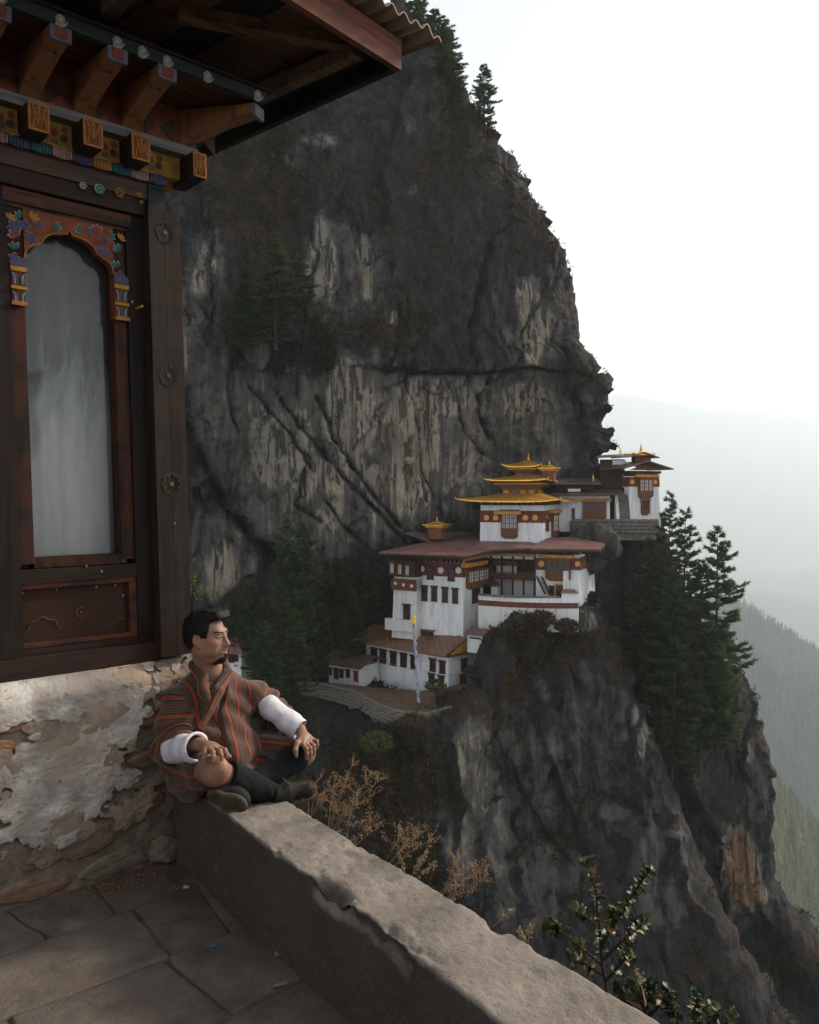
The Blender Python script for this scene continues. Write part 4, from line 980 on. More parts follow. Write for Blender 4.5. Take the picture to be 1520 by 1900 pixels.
# whitewash that has come off in flakes
t = NT('flaking_whitewash', .9, .2)
n1 = t.noise(9, 8, .65); n2 = t.noise(45, 5, .6)
a = t.mix(t.ramp(n1, [(.38, 0), (.58, 1)]), (.44, .345, .27), (.66, .63, .59))
a = t.mix(t.ramp(t.noise(4, 6, .6), [(.46, 0), (.6, .85)]), a, (.3, .265, .235)); a = t.mix(t.ramp(t.noise(2.3, 7, .65), [(.52, 0), (.68, .7)]), a, (.36, .26, .19))
a = t.mix(t.ramp(n2, [(.62, 0), (.7, .8)]), a, (.12, .1, .09))
t.col(a); t.bump(t.math('ADD', n2, n1), .5, .006); M_FLAKE = t.m
def coat(nm, edge0, seed, mat, lift, bias, amp_):
    nx, nz = 330, 210
    xs = np.linspace(-1.2, .13, nx); zs = np.linspace(.03, .888, nz); X, Z = np.meshgrid(xs, zs)
    Q = np.stack([X, X * 0, Z], -1)
    ms = fbm(Q * np.array([6, 1, 8]), 6, seed, .64) * amp_
    edge = edge0 + .2 * sstep(-.45, .1, X) + .05 * np.sin(X * 9 + seed)
    keep = np.minimum((Z - edge) * 3.4 + ms, bias - fbm(Q * np.array([4.5, 1, 6]) + 7, 5, seed + 10, .6) * 1.5)
    keep = np.where((X + .11) * .9 + (.72 - Z) * .55 > .03 + .1 * ms, np.where(fbm(Q * 10, 4, seed + 18) > .12, keep, -1), keep)      # bare towards the corner
    thick = lift + .006 * np.clip(keep * 2, 0, 1) + fbm(Q * 14, 4, seed + 20) * .005
    Y = wall_y(X, Z) - thick - .012
    V = np.stack([X, Y, Z], -1).reshape(-1, 3); q = grid_faces(nz, nx); q = q[keep.reshape(-1)[q].min(1) > 0]
    for k in range(5):                       # smooth the torn outline
        ed = np.concatenate([q[:, [0, 1]], q[:, [1, 2]], q[:, [2, 3]], q[:, [3, 0]]]); so = np.sort(ed, 1); code = so[:, 0].astype(np.int64) * 1000000 + so[:, 1]
        u_, inv, cnt = np.unique(code, return_inverse=True, return_counts=True); be = ed[cnt[inv] == 1]
        if k == 4: break
        acc = np.zeros_like(V); c_ = np.zeros(len(V)); np.add.at(acc, be[:, 0], V[be[:, 1]]); np.add.at(acc, be[:, 1], V[be[:, 0]]); np.add.at(c_, be[:, 0], 1); np.add.at(c_, be[:, 1], 1)
        m_ = c_ > 0; V[m_] = V[m_] * .4 + .6 * acc[m_] / c_[m_][:, None]
    V2 = V.copy(); V2[:, 1] += .03; nV = len(V); sk = np.stack([be[:, 1], be[:, 0], be[:, 0] + nV, be[:, 1] + nV], 1)
    link(nm, mk(nm, np.concatenate([V, V2]), np.concatenate([q, sk]), mat, False), BW)
coat('whitewash_layer', .34, 530, M_FLAKE, .011, .46, 1.7)
M_UNDER = simple('tan_undercoat', (.3, .23, .175), .92, .45, 7, .6, .008)
coat('undercoat_layer', .2, 560, M_UNDER, .003, .3, 1.9)
# --- timber front
part('sill_beam', bx(-1.3, .0, -.055, .1, .893, .97), W_DARKH)
part('bottom_rail', bx(-.578, -.036, -.012, .08, .972, 1.0), W_DARKH)
part('left_board', bx(-1.3, -.582, -.025, .08, .972, 2.82), W_DARKV)
part('outer_stile', bx(-.108, -.034, -.022, .08, 1.002, 2.82), W_DARKV)
pil = part('pillar', lambda b: b.box(-.034, .036, -.085, .1, .905, 2.852).box(.0385, .112, -.083, .1, .905, 2.846), W_PILL)
part('corner_post', bx(.03, .118, .102, .24, .9, 3.), W_DARKV)
# window
WIN = link('window', MB().box(-.578, -.524, -.008, .07, 1.34, 2.79).box(-.165, -.11, -.008, .07, 1.34, 2.79).box(-.5235, -.1655, -.004, .07, 1.322, 1.362).data('window', W_REDV), HOUSE)
part('top_rail', lambda b: b.box(-.6, -.09, -.03, .08, 2.762, 2.815).box(-.59, -.1, -.018, .08, 2.748, 2.7615), W_REDH, WIN)
# cusped arch board
ax0, ax1, az0, az1 = -.524, -.165, 2.55, 2.7475
am = -.345
def cusp(n=9):
    L = []
    r = (am - ax0)
    # left half: quarter lobe, cusp, larger lobe, ogee point
    for k in range(n): a = math.pi - k / (n - 1) * 1.25; L.append((ax0 + .062 + .062 * math.cos(a), az0 + .005 + .062 * math.sin(a)))
    for k in range(n): a = math.pi * .93 - k / (n - 1) * 1.3; L.append((am - .035 + .078 * math.cos(a), az0 + .062 + .066 * math.sin(a)))
    L.append((am - .012, az0 + .133)); L.append((am, az0 + .15))
    return L + [(2 * am - x, z) for x, z in L[-2::-1]]
C_ = cusp()
def arch(b):
    pts = C_; V = []; Fs = []
    for y in (-.02, .03):
        for x, z in pts: V.append((x, y, z))
        for x, z in pts: V.append((x, y, az1))
    n = len(pts)
    for i in range(n - 1):
        Fs.append((i, i + 1, n + i + 1, n + i)); Fs.append((2 * n + i + 1, 2 * n + i, 3 * n + i, 3 * n + i + 1)); Fs.append((i + 1, i, 2 * n + i, 2 * n + i + 1))
    b.add(V, Fs)
part('arch_board', arch, P_DARKRED, WIN)
part('arch_edging', lambda b: b.tube([(x, -.021, z - .001) for x, z in C_], .0035, 5), P_ORG, WIN)
# carved and painted stile heads
for x0, x1 in ((-.577, -.5235), (-.1655, -.111)):
    st = part('stile_head', bx(x0, x1, -.024, .03, 2.37, 2.545), P_MAR, WIN)
    for k, (z0, z1, m) in enumerate(((2.515, 2.548, P_PURP), (2.495, 2.513, P_YEL), (2.425, 2.437, P_YEL), (2.362, 2.378, P_ORG))): MB().box(x0 - .003, x1 + .003, -.032 - .001 * k, -.02, z0, z1).build('band', m, None).parent = HOUSE
    for z0, sg in ((2.48, 1), (2.41, 1)):
        for k, (dx, m) in enumerate(((.008, P_TEAL), (.014, P_WHT), (.02, P_PURP))):
            for s_ in (-1, 1):
                xm = (x0 + x1) / 2; MB().tube([(xm + s_ * dx, -.027, z0 - .035), (xm + s_ * dx, -.027, z0 - .01), (xm + s_ * (dx + .006), -.027, z0 + .004), (xm + s_ * .026, -.027, z0 + .008)], .003, 4).build('scroll', m, HOUSE)
# glass and the curtain behind it
g = NT('window_glass', .06, .5); g.b.inputs['Transmission Weight'].default_value = 0
tr_ = g.t.nodes.new('ShaderNodeBsdfTransparent'); mx = g.t.nodes.new('ShaderNodeMixShader'); gl = g.t.nodes.new('ShaderNodeBsdfGlossy'); gl.inputs['Roughness'].default_value = .04
dd = g.t.nodes.new('ShaderNodeBsdfDiffuse'); g.put(dd.inputs[0], (.35, .36, .35)); m2 = g.t.nodes.new('ShaderNodeMixShader')
fr = g.t.nodes.new('ShaderNodeFresnel'); fr.inputs[0].default_value = 1.36
g.t.links.new(fr.outputs[0], mx.inputs[0]); g.t.links.new(tr_.outputs[0], m2.inputs[1]); g.t.links.new(dd.outputs[0], m2.inputs[2])
g.put(m2.inputs[0], g.ramp(g.noise(7, 5, .6, (1, 1, .5)), [(.35, .01), (.75, .09)]))
g.t.links.new(m2.outputs[0], mx.inputs[1]); g.t.links.new(gl.outputs[0], mx.inputs[2])
g.t.links.new(mx.outputs[0], g.t.nodes['Material Output'].inputs[0])
part('glass_pane', bx(-.53, -.16, .055, .059, 1.35, 2.74), g.m, WIN)
t = NT('reflection_tint_curtain', .9, .2)       # dark window reflection painted into the upper cloth, pale below
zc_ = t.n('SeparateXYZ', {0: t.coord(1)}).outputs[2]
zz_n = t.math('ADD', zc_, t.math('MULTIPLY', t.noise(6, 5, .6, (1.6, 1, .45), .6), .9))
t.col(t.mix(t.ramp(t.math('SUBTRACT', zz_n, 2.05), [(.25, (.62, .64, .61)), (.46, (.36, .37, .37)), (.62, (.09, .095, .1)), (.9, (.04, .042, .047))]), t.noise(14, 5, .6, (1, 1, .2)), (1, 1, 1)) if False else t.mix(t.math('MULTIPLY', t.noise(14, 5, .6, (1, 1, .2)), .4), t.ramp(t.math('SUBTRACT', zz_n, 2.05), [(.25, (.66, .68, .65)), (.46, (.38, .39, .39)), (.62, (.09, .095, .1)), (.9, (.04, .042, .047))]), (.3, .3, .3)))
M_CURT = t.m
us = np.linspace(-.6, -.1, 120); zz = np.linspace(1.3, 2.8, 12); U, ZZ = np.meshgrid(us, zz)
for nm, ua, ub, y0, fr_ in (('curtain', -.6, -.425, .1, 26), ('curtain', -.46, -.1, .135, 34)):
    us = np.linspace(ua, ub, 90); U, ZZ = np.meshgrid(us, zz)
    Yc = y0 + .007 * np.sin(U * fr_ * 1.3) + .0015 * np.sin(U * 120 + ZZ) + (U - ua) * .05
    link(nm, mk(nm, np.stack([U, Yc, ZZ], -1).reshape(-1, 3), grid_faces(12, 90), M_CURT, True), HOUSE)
part('inner_wall', bx(-1.2, .0, .5, .52, .9, 3.), W_BLACK)
# lower rail and painted panel
part('mid_rail', bx(-.58, -.109, -.02, .07, 1.262, 1.318), W_DARKH)
t = NT('painted_panel_wood', .75, .3); gnn = t.noise(24, 7, .65, HS, .5)
t.col(t.mix(t.ramp(t.noise(5, 5, .6), [(.45, 0), (.65, .8)]), t.mix(gnn, (.02, .009, .005), (.06, .022, .01)), (.018, .01, .007))); t.bump(gnn, .4, .004)
part('lower_panel', bx(-.578, -.11, .012, .06, 1.002, 1.26), t.m)
part('panel_moulding', lambda b: b.box(-.578, -.11, -.012, .05, 1.24, 1.2615).box(-.14, -.1095, -.014, .05, 1.003, 1.2385).box(-.578, -.1405, -.012, .05, 1.003, 1.02), W_REDH)
# lintel
part('upper_lintel', bx(-1.3, -.025, -.06, .08, 2.89, 2.967), W_LINT)
part('lower_lintel', bx(-1.3, -.03, -.05, .08, 2.821, 2.8885), W_DARKH)
part('lintel_end', bx(-.0235, .05, -.07, .1, 2.856, 2.968), W_BLUE)
part('red_fillet', bx(-1.3, .06, -.078, .1, 2.969, 2.998), P_DARKRED)
part('yellow_fillet', bx(-1.3, .075, -.088, .1, 2.9985, 3.006), P_YEL)
# petal mouldings
cols = [P_TEAL, P_PINK, P_PURP, P_ORG, P_TEAL, P_PINK, P_PURP]
x = .052; 
for k in range(12):
    wd = .076; m = MB(); x0 = x - wd
    for j in range(6):
        cx_ = x0 + wd * (j + .5) / 6; h_ = .032 + .016 * math.sin(math.pi * (j + .5) / 6)
        m.lathe([(.002, -h_ * .5), (.0068, -h_ * .42), (.0078, 0), (.0066, h_ * .35), (.002, h_ * .5)], (cx_, -.083, 2.9735 + h_ * .12), 8)
    pc = m.build('petal_moulding', cols[(6 - k) % 7], HOUSE, smooth=True)
    m2_ = MB().tube([(x0 + wd * u, -.09, 2.988 + .012 * math.sin(math.pi * u) + .004 * abs(math.sin(u * 6 * math.pi))) for u in np.linspace(.02, .98, 19)], .0016, 4)
    m2_.build('petal_rim', P_WHT if k % 2 else P_PURP, pc)
    x -= wd + .004
# dotted board and beam ends
part('dotted_board', bx(-1.3, .16, -.075, .1, 3.007, 3.1), P_OCH)
rs = np.random.RandomState(2); dots = {'a': P_BLU, 'b': P_BRN, 'c': P_MAR}
for k in range(7):
    x0 = -1.1 + .2 * k
    for (dx, dz, r, m) in ((.05, .062, .015, 'c'), (.05, .03, .016, 'a'), (.088, .05, .015, 'c'), (.09, .018, .014, 'b'), (.125, .035, .015, 'a'), (.13, .068, .014, 'c')):
        MB().disc((x0 + dx, 3.007 + dz), r, -.0775, -.07, 12).build('painted_dot', dots[m], HOUSE)
def emblem(parent, xc, zc, y):
    s = .0335; t_ = .0055
    b = MB()
    def ln(*p): b.tube([(xc + a * s, y - .002, zc + c * s * 1.42) for a, c in p], .0021, 4)
    ln((-.75, .85), (-.5, .35), (-.55, -.05)); ln((.75, .85), (.5, .35), (.55, -.05))
    ln((-.75, -.9), (-.6, -.35), (-.5, -.12), (.5, -.12), (.6, -.35), (.75, -.9))
    ln((-.45, .28), (.45, .28)); ln((-.55, .08), (.55, .08)); ln((0, .85), (0, -.12)); ln((-.28, .55), (0, .82), (.28, .55), (-.28, .55))
    ln((-.3, -.42), (.3, -.42), (0, -.85), (-.3, -.42)); ln((-.3, -.27), (.3, -.27))
    b.build('emblem', P_YEL, parent)
for k, xc in enumerate((-.913, -.71, -.51, -.306, -.111, .153)):
    w_ = .0375 if k < 5 else .03
    be_ = part('beam_end', bx(xc - w_, xc + w_, -.2, .0, 2.99, 3.094), W_DARKH)
    MB().box(xc - w_ - .001, xc + w_ + .001, -.205, -.2005, 2.989, 3.0945).build('end_board', P_ORG, be_)
    MB().box(xc - w_ + .008, xc + w_ - .008, -.2075, -.2045, 2.998, 3.085).build('end_field', P_MAR, be_)
    emblem(be_, xc, 3.0415, -.208)
part('grey_strip', bx(-1.3, .188, -.128, .1, 3.1, 3.14), W_GREY)
part('frieze_board', bx(-1.3, .19, -.1, .1, 3.1405, 3.31), P_DARKRED)
for k in range(7):
    x0 = -1.1 + .2 * k + .033
    for s_ in (0, 1):
        tri = [(x0 + .02, 3.145), (x0 + .02, 3.25), (x0 + .075, 3.2)] if s_ == 0 else [(x0 + .15, 3.145), (x0 + .15, 3.25), (x0 + .09, 3.2)]
        MB().prism(tri, -.103, -.098).build('frieze_triangle', W_LINT, HOUSE)
# curved brackets, eave board with rosettes, soffit
def bracket(b, w_=.036):
    top = []; bot = []
    for u in np.linspace(0, 1, 9):
        y = -.102 - .345 * u
        zb = 3.142 + .085 * (u ** .55 if u < .7 else .7 ** .55 + (u - .7) * .45) + .01 * u
        bot.append((y, zb)); top.append((y, 3.30 - .03 * u))
    V = []; Fs = []
    n = 9
    for x in (-w_, w_):
        V += [(x, y, z) for y, z in bot] + [(x, y, z) for y, z in top]
    for i in range(n - 1):
        Fs += [(i, i + 1, n + i + 1, n + i), (2 * n + i + 1, 2 * n + i, 3 * n + i, 3 * n + i + 1), (i + 1, i, 2 * n + i, 2 * n + i + 1), (n + i, n + i + 1, 3 * n + i + 1, 3 * n + i)]
    Fs += [(0, n, 3 * n, 2 * n), (n - 1, 3 * n - 1, 4 * n - 1, 2 * n - 1)]
    return b.add(V, Fs)
bd = bracket(MB()).data('bracket', W_BRK)
tipd = MB().box(-.037, .037, -.462, -.446, 3.218, 3.268).data('bracket_tip', paint('lilac_grey_paint', (.12, .11, .14))); tip2 = MB().box(-.022, .022, -.465, -.46, 3.226, 3.262).data('tip_field', P_MAR)
ros = MB().prism([(.021 * math.cos(a) * (1 + .16 * math.sin(a * 5 + 1)), .021 * math.sin(a) * (1 + .14 * math.cos(a * 3))) for a in np.linspace(0, 6.283, 20)[:-1]], -.4665, -.455).data('rosette', simple('flaking_white', (.26, .245, .22), .9, .8, 55, .5, .004))
for xc in (-.913, -.71, -.51, -.306, -.111):
    o = link('bracket', bd, HOUSE, (xc, 0, 0)); link('bracket_tip', tipd, o); link('tip_field', tip2, o)
o = link('bracket', bd, HOUSE, (.075, .03, -.004), (0, 0, R_(28))); o.scale = (1, 1.12, 1); link('bracket_tip', tipd, o)
for xc in (-.913, -.71, -.51, -.306, -.21, -.111, .06, .29): link('rosette', ros, HOUSE, (xc, 0, 3.285))
part('eave_board', lambda b: b.box(-1.3, .335, -.46, -.43, 3.272, 3.315).box(.305, .335, -.4295, .8, 3.272, 3.315), W_BLUE)
part('eave_cap', lambda b: b.box(-1.3, .35, -.475, .8, 3.3155, 3.325), W_BLACK)
sf = 8
for k in range(sf): part('soffit_board', bx(-1.3, .304, -.43 + .042 * k, -.43 + .042 * (k + 1) - .003, 3.302, 3.312), W_SOFF)
# tassel of white cloth tied to the eave board
part('cloth_scrap', lambda b: b.tube([(-.735, -.48, 3.36), (-.72, -.485, 3.32), (-.728, -.49, 3.29), (-.712, -.49, 3.255)], [.008, .014, .017, .011], 6), P_WHT)
# --- painted flowers: flat pieces of paint, each with its own outline
def leaf_pts(l, w, n=7): return [(l * u, w * math.sin(math.pi * u) * (1 - .35 * u)) for u in np.linspace(0, 1, n)] + [(l * u, -w * math.sin(math.pi * u) * (1 - .35 * u)) for u in np.linspace(1, 0, n)[1:-1]]
def blot(b, poly, cx, cz, ang, y, th=.0015, sc=1.):
    c, s = math.cos(ang), math.sin(ang)
    b.prism([(cx + sc * (x * c - z * s), cz + sc * (x * s + z * c)) for x, z in poly], y - th, y + .001)
def flower(xc, zc, r, y, kind, ang0=0., parent=None):
    a = MB(); o_ = MB()
    if kind == 'leaf':
        for k, da in enumerate((-.7, 0, .7)):
            p = leaf_pts(r, r * .3); blot(o_, p, xc, zc, ang0 + da, y, .0012, 1.16); blot(a, p, xc, zc, ang0 + da, y - .0014 - .0003 * k)
        m1, m2 = P_WHT, P_TEAL
    elif kind == 'violet':
        for k in range(5):
            p = [(r * (.5 + .5 * math.cos(q)), r * .36 * math.sin(q)) for q in np.linspace(0, 6.283, 11)[:-1]]; blot(o_, p, xc, zc, ang0 + k * 1.2566, y, .0012, 1.14); blot(a, p, xc, zc, ang0 + k * 1.2566, y - .0014 - .0003 * k)
        m1, m2 = P_PINK, P_PURP
    elif kind == 'rose':
        for k in range(4):
            p = leaf_pts(r, r * .34); blot(o_, p, xc, zc, ang0 - .9 + k * .6, y, .0012, 1.2); blot(a, p, xc, zc, ang0 - .9 + k * .6, y - .0014 - .0003 * k)
        m1, m2 = P_WHT, P_MAR
    else:
        for k in range(4):
            p = leaf_pts(r, r * .3); blot(o_, p, xc, zc, ang0 - .9 + k * .6, y, .0012, 1.2); blot(a, p, xc, zc, ang0 - .9 + k * .6, y - .0014 - .0003 * k)
        m1, m2 = P_YEL, P_ORG
    f = o_.build('painted_flower', m1, parent or HOUSE); a.build('petals', m2, f)
def px_u(x, y, yy): p = t_y(x, y, yy); return p[0] + .025 * (p[2] - .9), p[2]
for (x, y, r, k, a) in ((38, 405, .02, 'leaf', 2.4), (45, 418, .016, 'violet', 0), (58, 408, .022, 'gold', .6), (72, 417, .013, 'violet', .4), (100, 421, .021, 'leaf', .1), (30, 440, .021, 'rose', 2.2), (57, 442, .016, 'violet', .3),
                        (26, 421, .018, 'violet', 1), (28, 463, .02, 'leaf', 1.9), (26, 480, .016, 'violet', .2), (18, 408, .018, 'gold', 1.2), (152, 428, .019, 'leaf', 2.8), (166, 430, .012, 'violet', 0), (180, 432, .022, 'rose', 1.8), (203, 438, .018, 'leaf', .4), (193, 446, .012, 'violet', .6),
                        (206, 456, .014, 'rose', .2), (195, 470, .015, 'violet', .9), (222, 445, .017, 'gold', .9), (222, 466, .02, 'leaf', 2.5), (216, 497, .02, 'leaf', 2.0), (184, 463, .01, 'violet', .2), (222, 513, .015, 'violet', .2)):
    u, zz_ = px_u(x, y, -.02); flower(u, zz_, r * 1.4, -.0205 if -.524 < u < -.165 else -.0245, k, a, WIN)
def swirl(x, y, r, mat, mat2, yy):
    u, z_ = px_u(x, y, yy); b = MB().disc((u, z_), r, yy - .0015, yy + .001, 16); o = b.build('cloud_scroll', mat, HOUSE)
    MB().tube([(u + r * (1 - k / 22) * math.cos(k * .55), yy - .002, z_ + r * (1 - k / 22) * math.sin(k * .55)) for k in range(20)], .002, 4).build('scroll_line', mat2, o)
swirl(184, 351, .022, P_TEAL, P_WHT, -.061); swirl(222, 358, .022, W_LINT, P_YEL, -.061); swirl(154, 345, .016, W_LINT, P_WHT, -.061); swirl(258, 362, .013, W_LINT, P_YEL, -.061); swirl(262, 375, .007, P_YEL, P_ORG, -.061)
def rosette(x, y, r, yy, m, mc):
    u, z_ = px_u(x, y, yy); o = MB().disc((u, z_), r * .22, yy - .002, yy + .001, 10).build('painted_rosette', mc, HOUSE)
    for k in range(8):
        a = k * math.pi / 4; c = (u + r * .62 * math.cos(a), z_ + r * .62 * math.sin(a) * 1.15)
        MB().tube([(c[0] + r * .32 * math.cos(a + q), yy - .001, c[1] + r * .36 * math.sin(a + q)) for q in np.linspace(-1.6, 1.6, 9)], .0016, 3).build('petal_outline', m, o)
P_FADE = paint('faded_paint', (.06, .054, .045)); P_OLV = paint('olive_paint', (.11, .085, .025))
rosette(307, 432, .045, -.0855, P_FADE, P_OLV); rosette(313, 697, .045, -.0855, P_FADE, P_FADE); rosette(319, 898, .046, -.0855, P_OLV, P_OLV)
rosette(151, 1136, .022, .0105, P_BRN, P_BRN)
for x, y, r in ((80, 1170, .07), (228, 1165, .06)):
    u, z_ = px_u(x, y, .011); MB().tube([(u + r * math.cos(q) * (1 + .06 * math.sin(q * 9)), .011, z_ - .02 + r * math.sin(q) * (1 + .06 * math.sin(q * 9))) for q in np.linspace(.3, 2.9, 40)], .003, 4).build('faded_cloud', P_FADE, HOUSE)
for x, y, m in ((47, 1102, P_YEL), (110, 1095, P_PINK), (184, 1090, P_PINK), (219, 1087, P_WHT), (234, 1106, P_WHT), (232, 1127, P_PURP), (160, 1050, P_WHT), (188, 1060, P_WHT), (245, 560, P_WHT), (252, 573, P_YEL), (312, 970, P_WHT)):
    u, z_ = px_u(x, y, -.02); MB().disc((u, z_), .003 + .003 * random.random(), -.0265 if y < 1080 and x < 250 else (.0095 if y > 1080 else -.0865), .012 if y > 1080 else -.02, 5, .006).build('paint_fleck', m, HOUSE)
# --- the big roof above: fascias, rafters, corrugated sheet
ROOF_Z = 3.40
c0 = t_z(745, 130, ROOF_Z); c1 = t_z(390, 290, ROOF_Z); c2 = t_z(540, 0, ROOF_Z)
dF = (c2 - c0) / np.linalg.norm(c2 - c0); dR = (c1 - c0) / np.linalg.norm(c1 - c0)
fl = c0 + dF * 2.6; rl = c0 + dR * 3.2; fz = np.array([0, 0, .125])
def plank(name, a, b, th, h, mat, inward):
    n = np.array(inward) * th
    return MB().hexa([tuple(a), tuple(b), tuple(b + n), tuple(a + n)], [tuple(a + [0, 0, h]), tuple(b + [0, 0, h]), tuple(b + n + [0, 0, h]), tuple(a + n + [0, 0, h])]).build(name, mat, HOUSE)
plank('front_fascia', c0, fl, .03, .125, W_FASC, dR)
plank('side_fascia', c0 + dR * .0305, rl, .03, .125, W_BLACK, dF)
a = c0 + dF * .031 + dR * .031; n_b = 9
for k in range(16):      # under-boards run parallel to the side eave
    p = a + dF * (.165 * k); q = p + dR * 3.1; w_ = dF * .158; h_ = np.array([0, 0, .085 + .012 * (k % 2)])
    MB().hexa([tuple(p + h_), tuple(p + w_ + h_), tuple(q + w_ + h_), tuple(q + h_)], [tuple(p + h_ + [0, 0, .012]), tuple(p + w_ + h_ + [0, 0, .012]), tuple(q + w_ + h_ + [0, 0, .012]), tuple(q + h_ + [0, 0, .012])]).build('roof_board', W_SOFF if k % 3 else W_BLACK, HOUSE)
def tbeam(name, p, q, w_, h_, mat): return MB().bar(p, q, w_, h_).build(name, mat, HOUSE)
tbeam('rafter', t_z(665, 92, 3.44), t_z(420, 205, 3.44), .05, .06, W_ROOFB)
tbeam('rafter', t_z(660, 84, 3.47), t_z(330, 25, 3.47), .06, .05, W_ROOFB)
tbeam('rafter', t_z(560, 0, 3.45) + dF * .5, t_z(200, 20, 3.45), .05, .06, W_ROOFB)
# corrugated sheet
M_TIN = simple('rusty_corrugated_sheet', (.2, .13, .09), .55, .35, 9, .2, .004, .3)
nu, nv = 420, 10
o0 = c0 + np.array([0, 0, .135]) - dR * .09 - dF * .16
A_ = np.linspace(0, 2.9, nu); Bv = np.linspace(0, 3.2, nv); AA, BB = np.meshgrid(A_, Bv)
wv = .014 * np.sin(AA * 2 * math.pi / .076) + .014 + .02 * np.exp(-((AA - .1) / .05) ** 2)
V = o0[None, None] + AA[..., None] * dF + BB[..., None] * dR; V[..., 2] += wv + .09 * BB
Vb = V.copy(); Vb[..., 2] -= .006
me = mk('corrugated_roof', V.reshape(-1, 3), grid_faces(nv, nu), M_TIN, True)
ro = link('corrugated_roof', me, HOUSE); sm = ro.modifiers.new('thickness', 'SOLIDIFY'); sm.thickness = .005
# the old house leans a little
def lean(o):
    for ch in o.children:
        if ch.type == 'MESH' and ch.name.split('.')[0] not in ('base_wall', 'corrugated_roof', 'front_fascia', 'side_fascia', 'roof_board', 'rafter'):
            me = ch.data; lx = ch.location.z
            if ch.name.split('.')[0] in ('bracket', 'rosette') or o.name.startswith('bracket'):
                if ch.parent == HOUSE: ch.location.x -= .025 * (3.22 - .9)
                continue
            co = np.zeros(len(me.vertices) * 3, np.float32); me.vertices.foreach_get('co', co); co = co.reshape(-1, 3)
            co[:, 0] -= .025 * (co[:, 2] - .9); me.vertices.foreach_set('co', co.ravel()); me.update(); lean(ch)
lean(HOUSE)

# ---- parapet
t = NT('worn_parapet_stone', .92, .25)
n1 = t.noise(3.2, 9, .62); n2 = t.noise(38, 6, .65); n3 = t.noise(11, 6, .6)
a = t.mix(t.ramp(n1, [(.35, 0), (.65, 1)]), (.19, .162, .138), (.29, .252, .215))
a = t.mix(t.ramp(n3, [(.55, 0), (.7, .5)]), a, (.15, .132, .118))
a = t.mix(t.ramp(n2, [(.3, .75), (.4, 0)]), a, (.06, .055, .05))
a = t.mix(t.ramp(t.noise(6.5, 3, .5, (1, 1, 1), .3), [(.69, 0), (.7, .9)]), a, (.5, .47, .41))
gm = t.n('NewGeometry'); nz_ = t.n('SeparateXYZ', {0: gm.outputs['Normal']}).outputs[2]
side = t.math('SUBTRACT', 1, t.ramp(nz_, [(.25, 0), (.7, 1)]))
a = t.mix(t.math('MULTIPLY', side, .8), a, t.mix(n3, (.024, .019, .016), (.062, .048, .038)))  # upright faces darker: grime, with their shade put into the colour
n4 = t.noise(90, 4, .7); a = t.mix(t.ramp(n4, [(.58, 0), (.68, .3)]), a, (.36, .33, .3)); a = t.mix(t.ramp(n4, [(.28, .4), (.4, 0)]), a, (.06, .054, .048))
t.col(a); t.bump(t.math('ADD', t.math('ADD', t.math('MULTIPLY', n2, .8), n3), t.math('MULTIPLY', n4, .4)), .8, .011); M_PAR = t.m
vs_ = np.concatenate([np.linspace(-.25, 3.6, 430)])
uin = lambda v: .025 - .068 * v + .008 * np.sin(v * 5.1); uout = lambda v: .29 - .05 * v + .012 * np.sin(v * 3.7 + 1)
sec = [(0, 0, k / 34) for k in range(35)] + [(1, k / 40, 1) for k in range(1, 40)] + [(2, 1, 1 - k / 26) for k in range(27)]
V = np.zeros((len(vs_), len(sec), 3))
for j, (side_, a_, b_) in enumerate(sec):
    ht = .352 + .012 * np.sin(vs_ * 2.3)
    if side_ == 0: V[:, j] = np.stack([uin(vs_) + (1 - b_) * -.012, -vs_, ht * b_ - .02 * (1 - b_)], 1)
    elif side_ == 1: V[:, j] = np.stack([uin(vs_) + (uout(vs_) - uin(vs_)) * a_, -vs_, ht], 1)
    else: V[:, j] = np.stack([uout(vs_), -vs_, ht - (1 - b_) * 2.6], 1)
# round the arrises
Q = V.copy()
for _ in range(3): V[:, 1:-1] = V[:, 1:-1] * .5 + (V[:, :-2] + V[:, 2:]) * .25
N = grid_normals(V)
if N[..., 2].mean() < 0: N = -N
Qf = V.reshape(-1, 3)
D = fbm(Qf * 3.2, 3, 600) * .007 + fbm(Qf * 30, 4, 610, .6) * .0045 - np.clip(fbm(Qf * 14, 3, 620) - .3, 0, 1) * .018
atE = np.zeros(V.shape[:2]); atE[:, 30:39] = 1; atE[:, 70:78] = .8
for _ in range(4): atE[:, 1:-1] = (atE[:, :-2] + atE[:, 2:] + 2 * atE[:, 1:-1]) / 4
chip = np.clip(fbm(Qf * np.array([7, 7, 7]), 4, 630) - .12, 0, 1) * .08
notch = np.exp(-((Qf[:, 1] + 1.36) / .07) ** 2) * .07 * (Qf[:, 0] < .06) * (Qf[:, 2] > .2)
D = D - (chip + notch) * atE.reshape(-1)
V = (Qf + N.reshape(-1, 3) * D[:, None]).reshape(V.shape)
fl_ = grid_normals(V)[..., 2].mean() < 0
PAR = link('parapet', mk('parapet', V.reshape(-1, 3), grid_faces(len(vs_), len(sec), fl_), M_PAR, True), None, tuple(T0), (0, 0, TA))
tag(PAR, 'low worn stone parapet the man sits on, running towards the viewer', 'parapet')
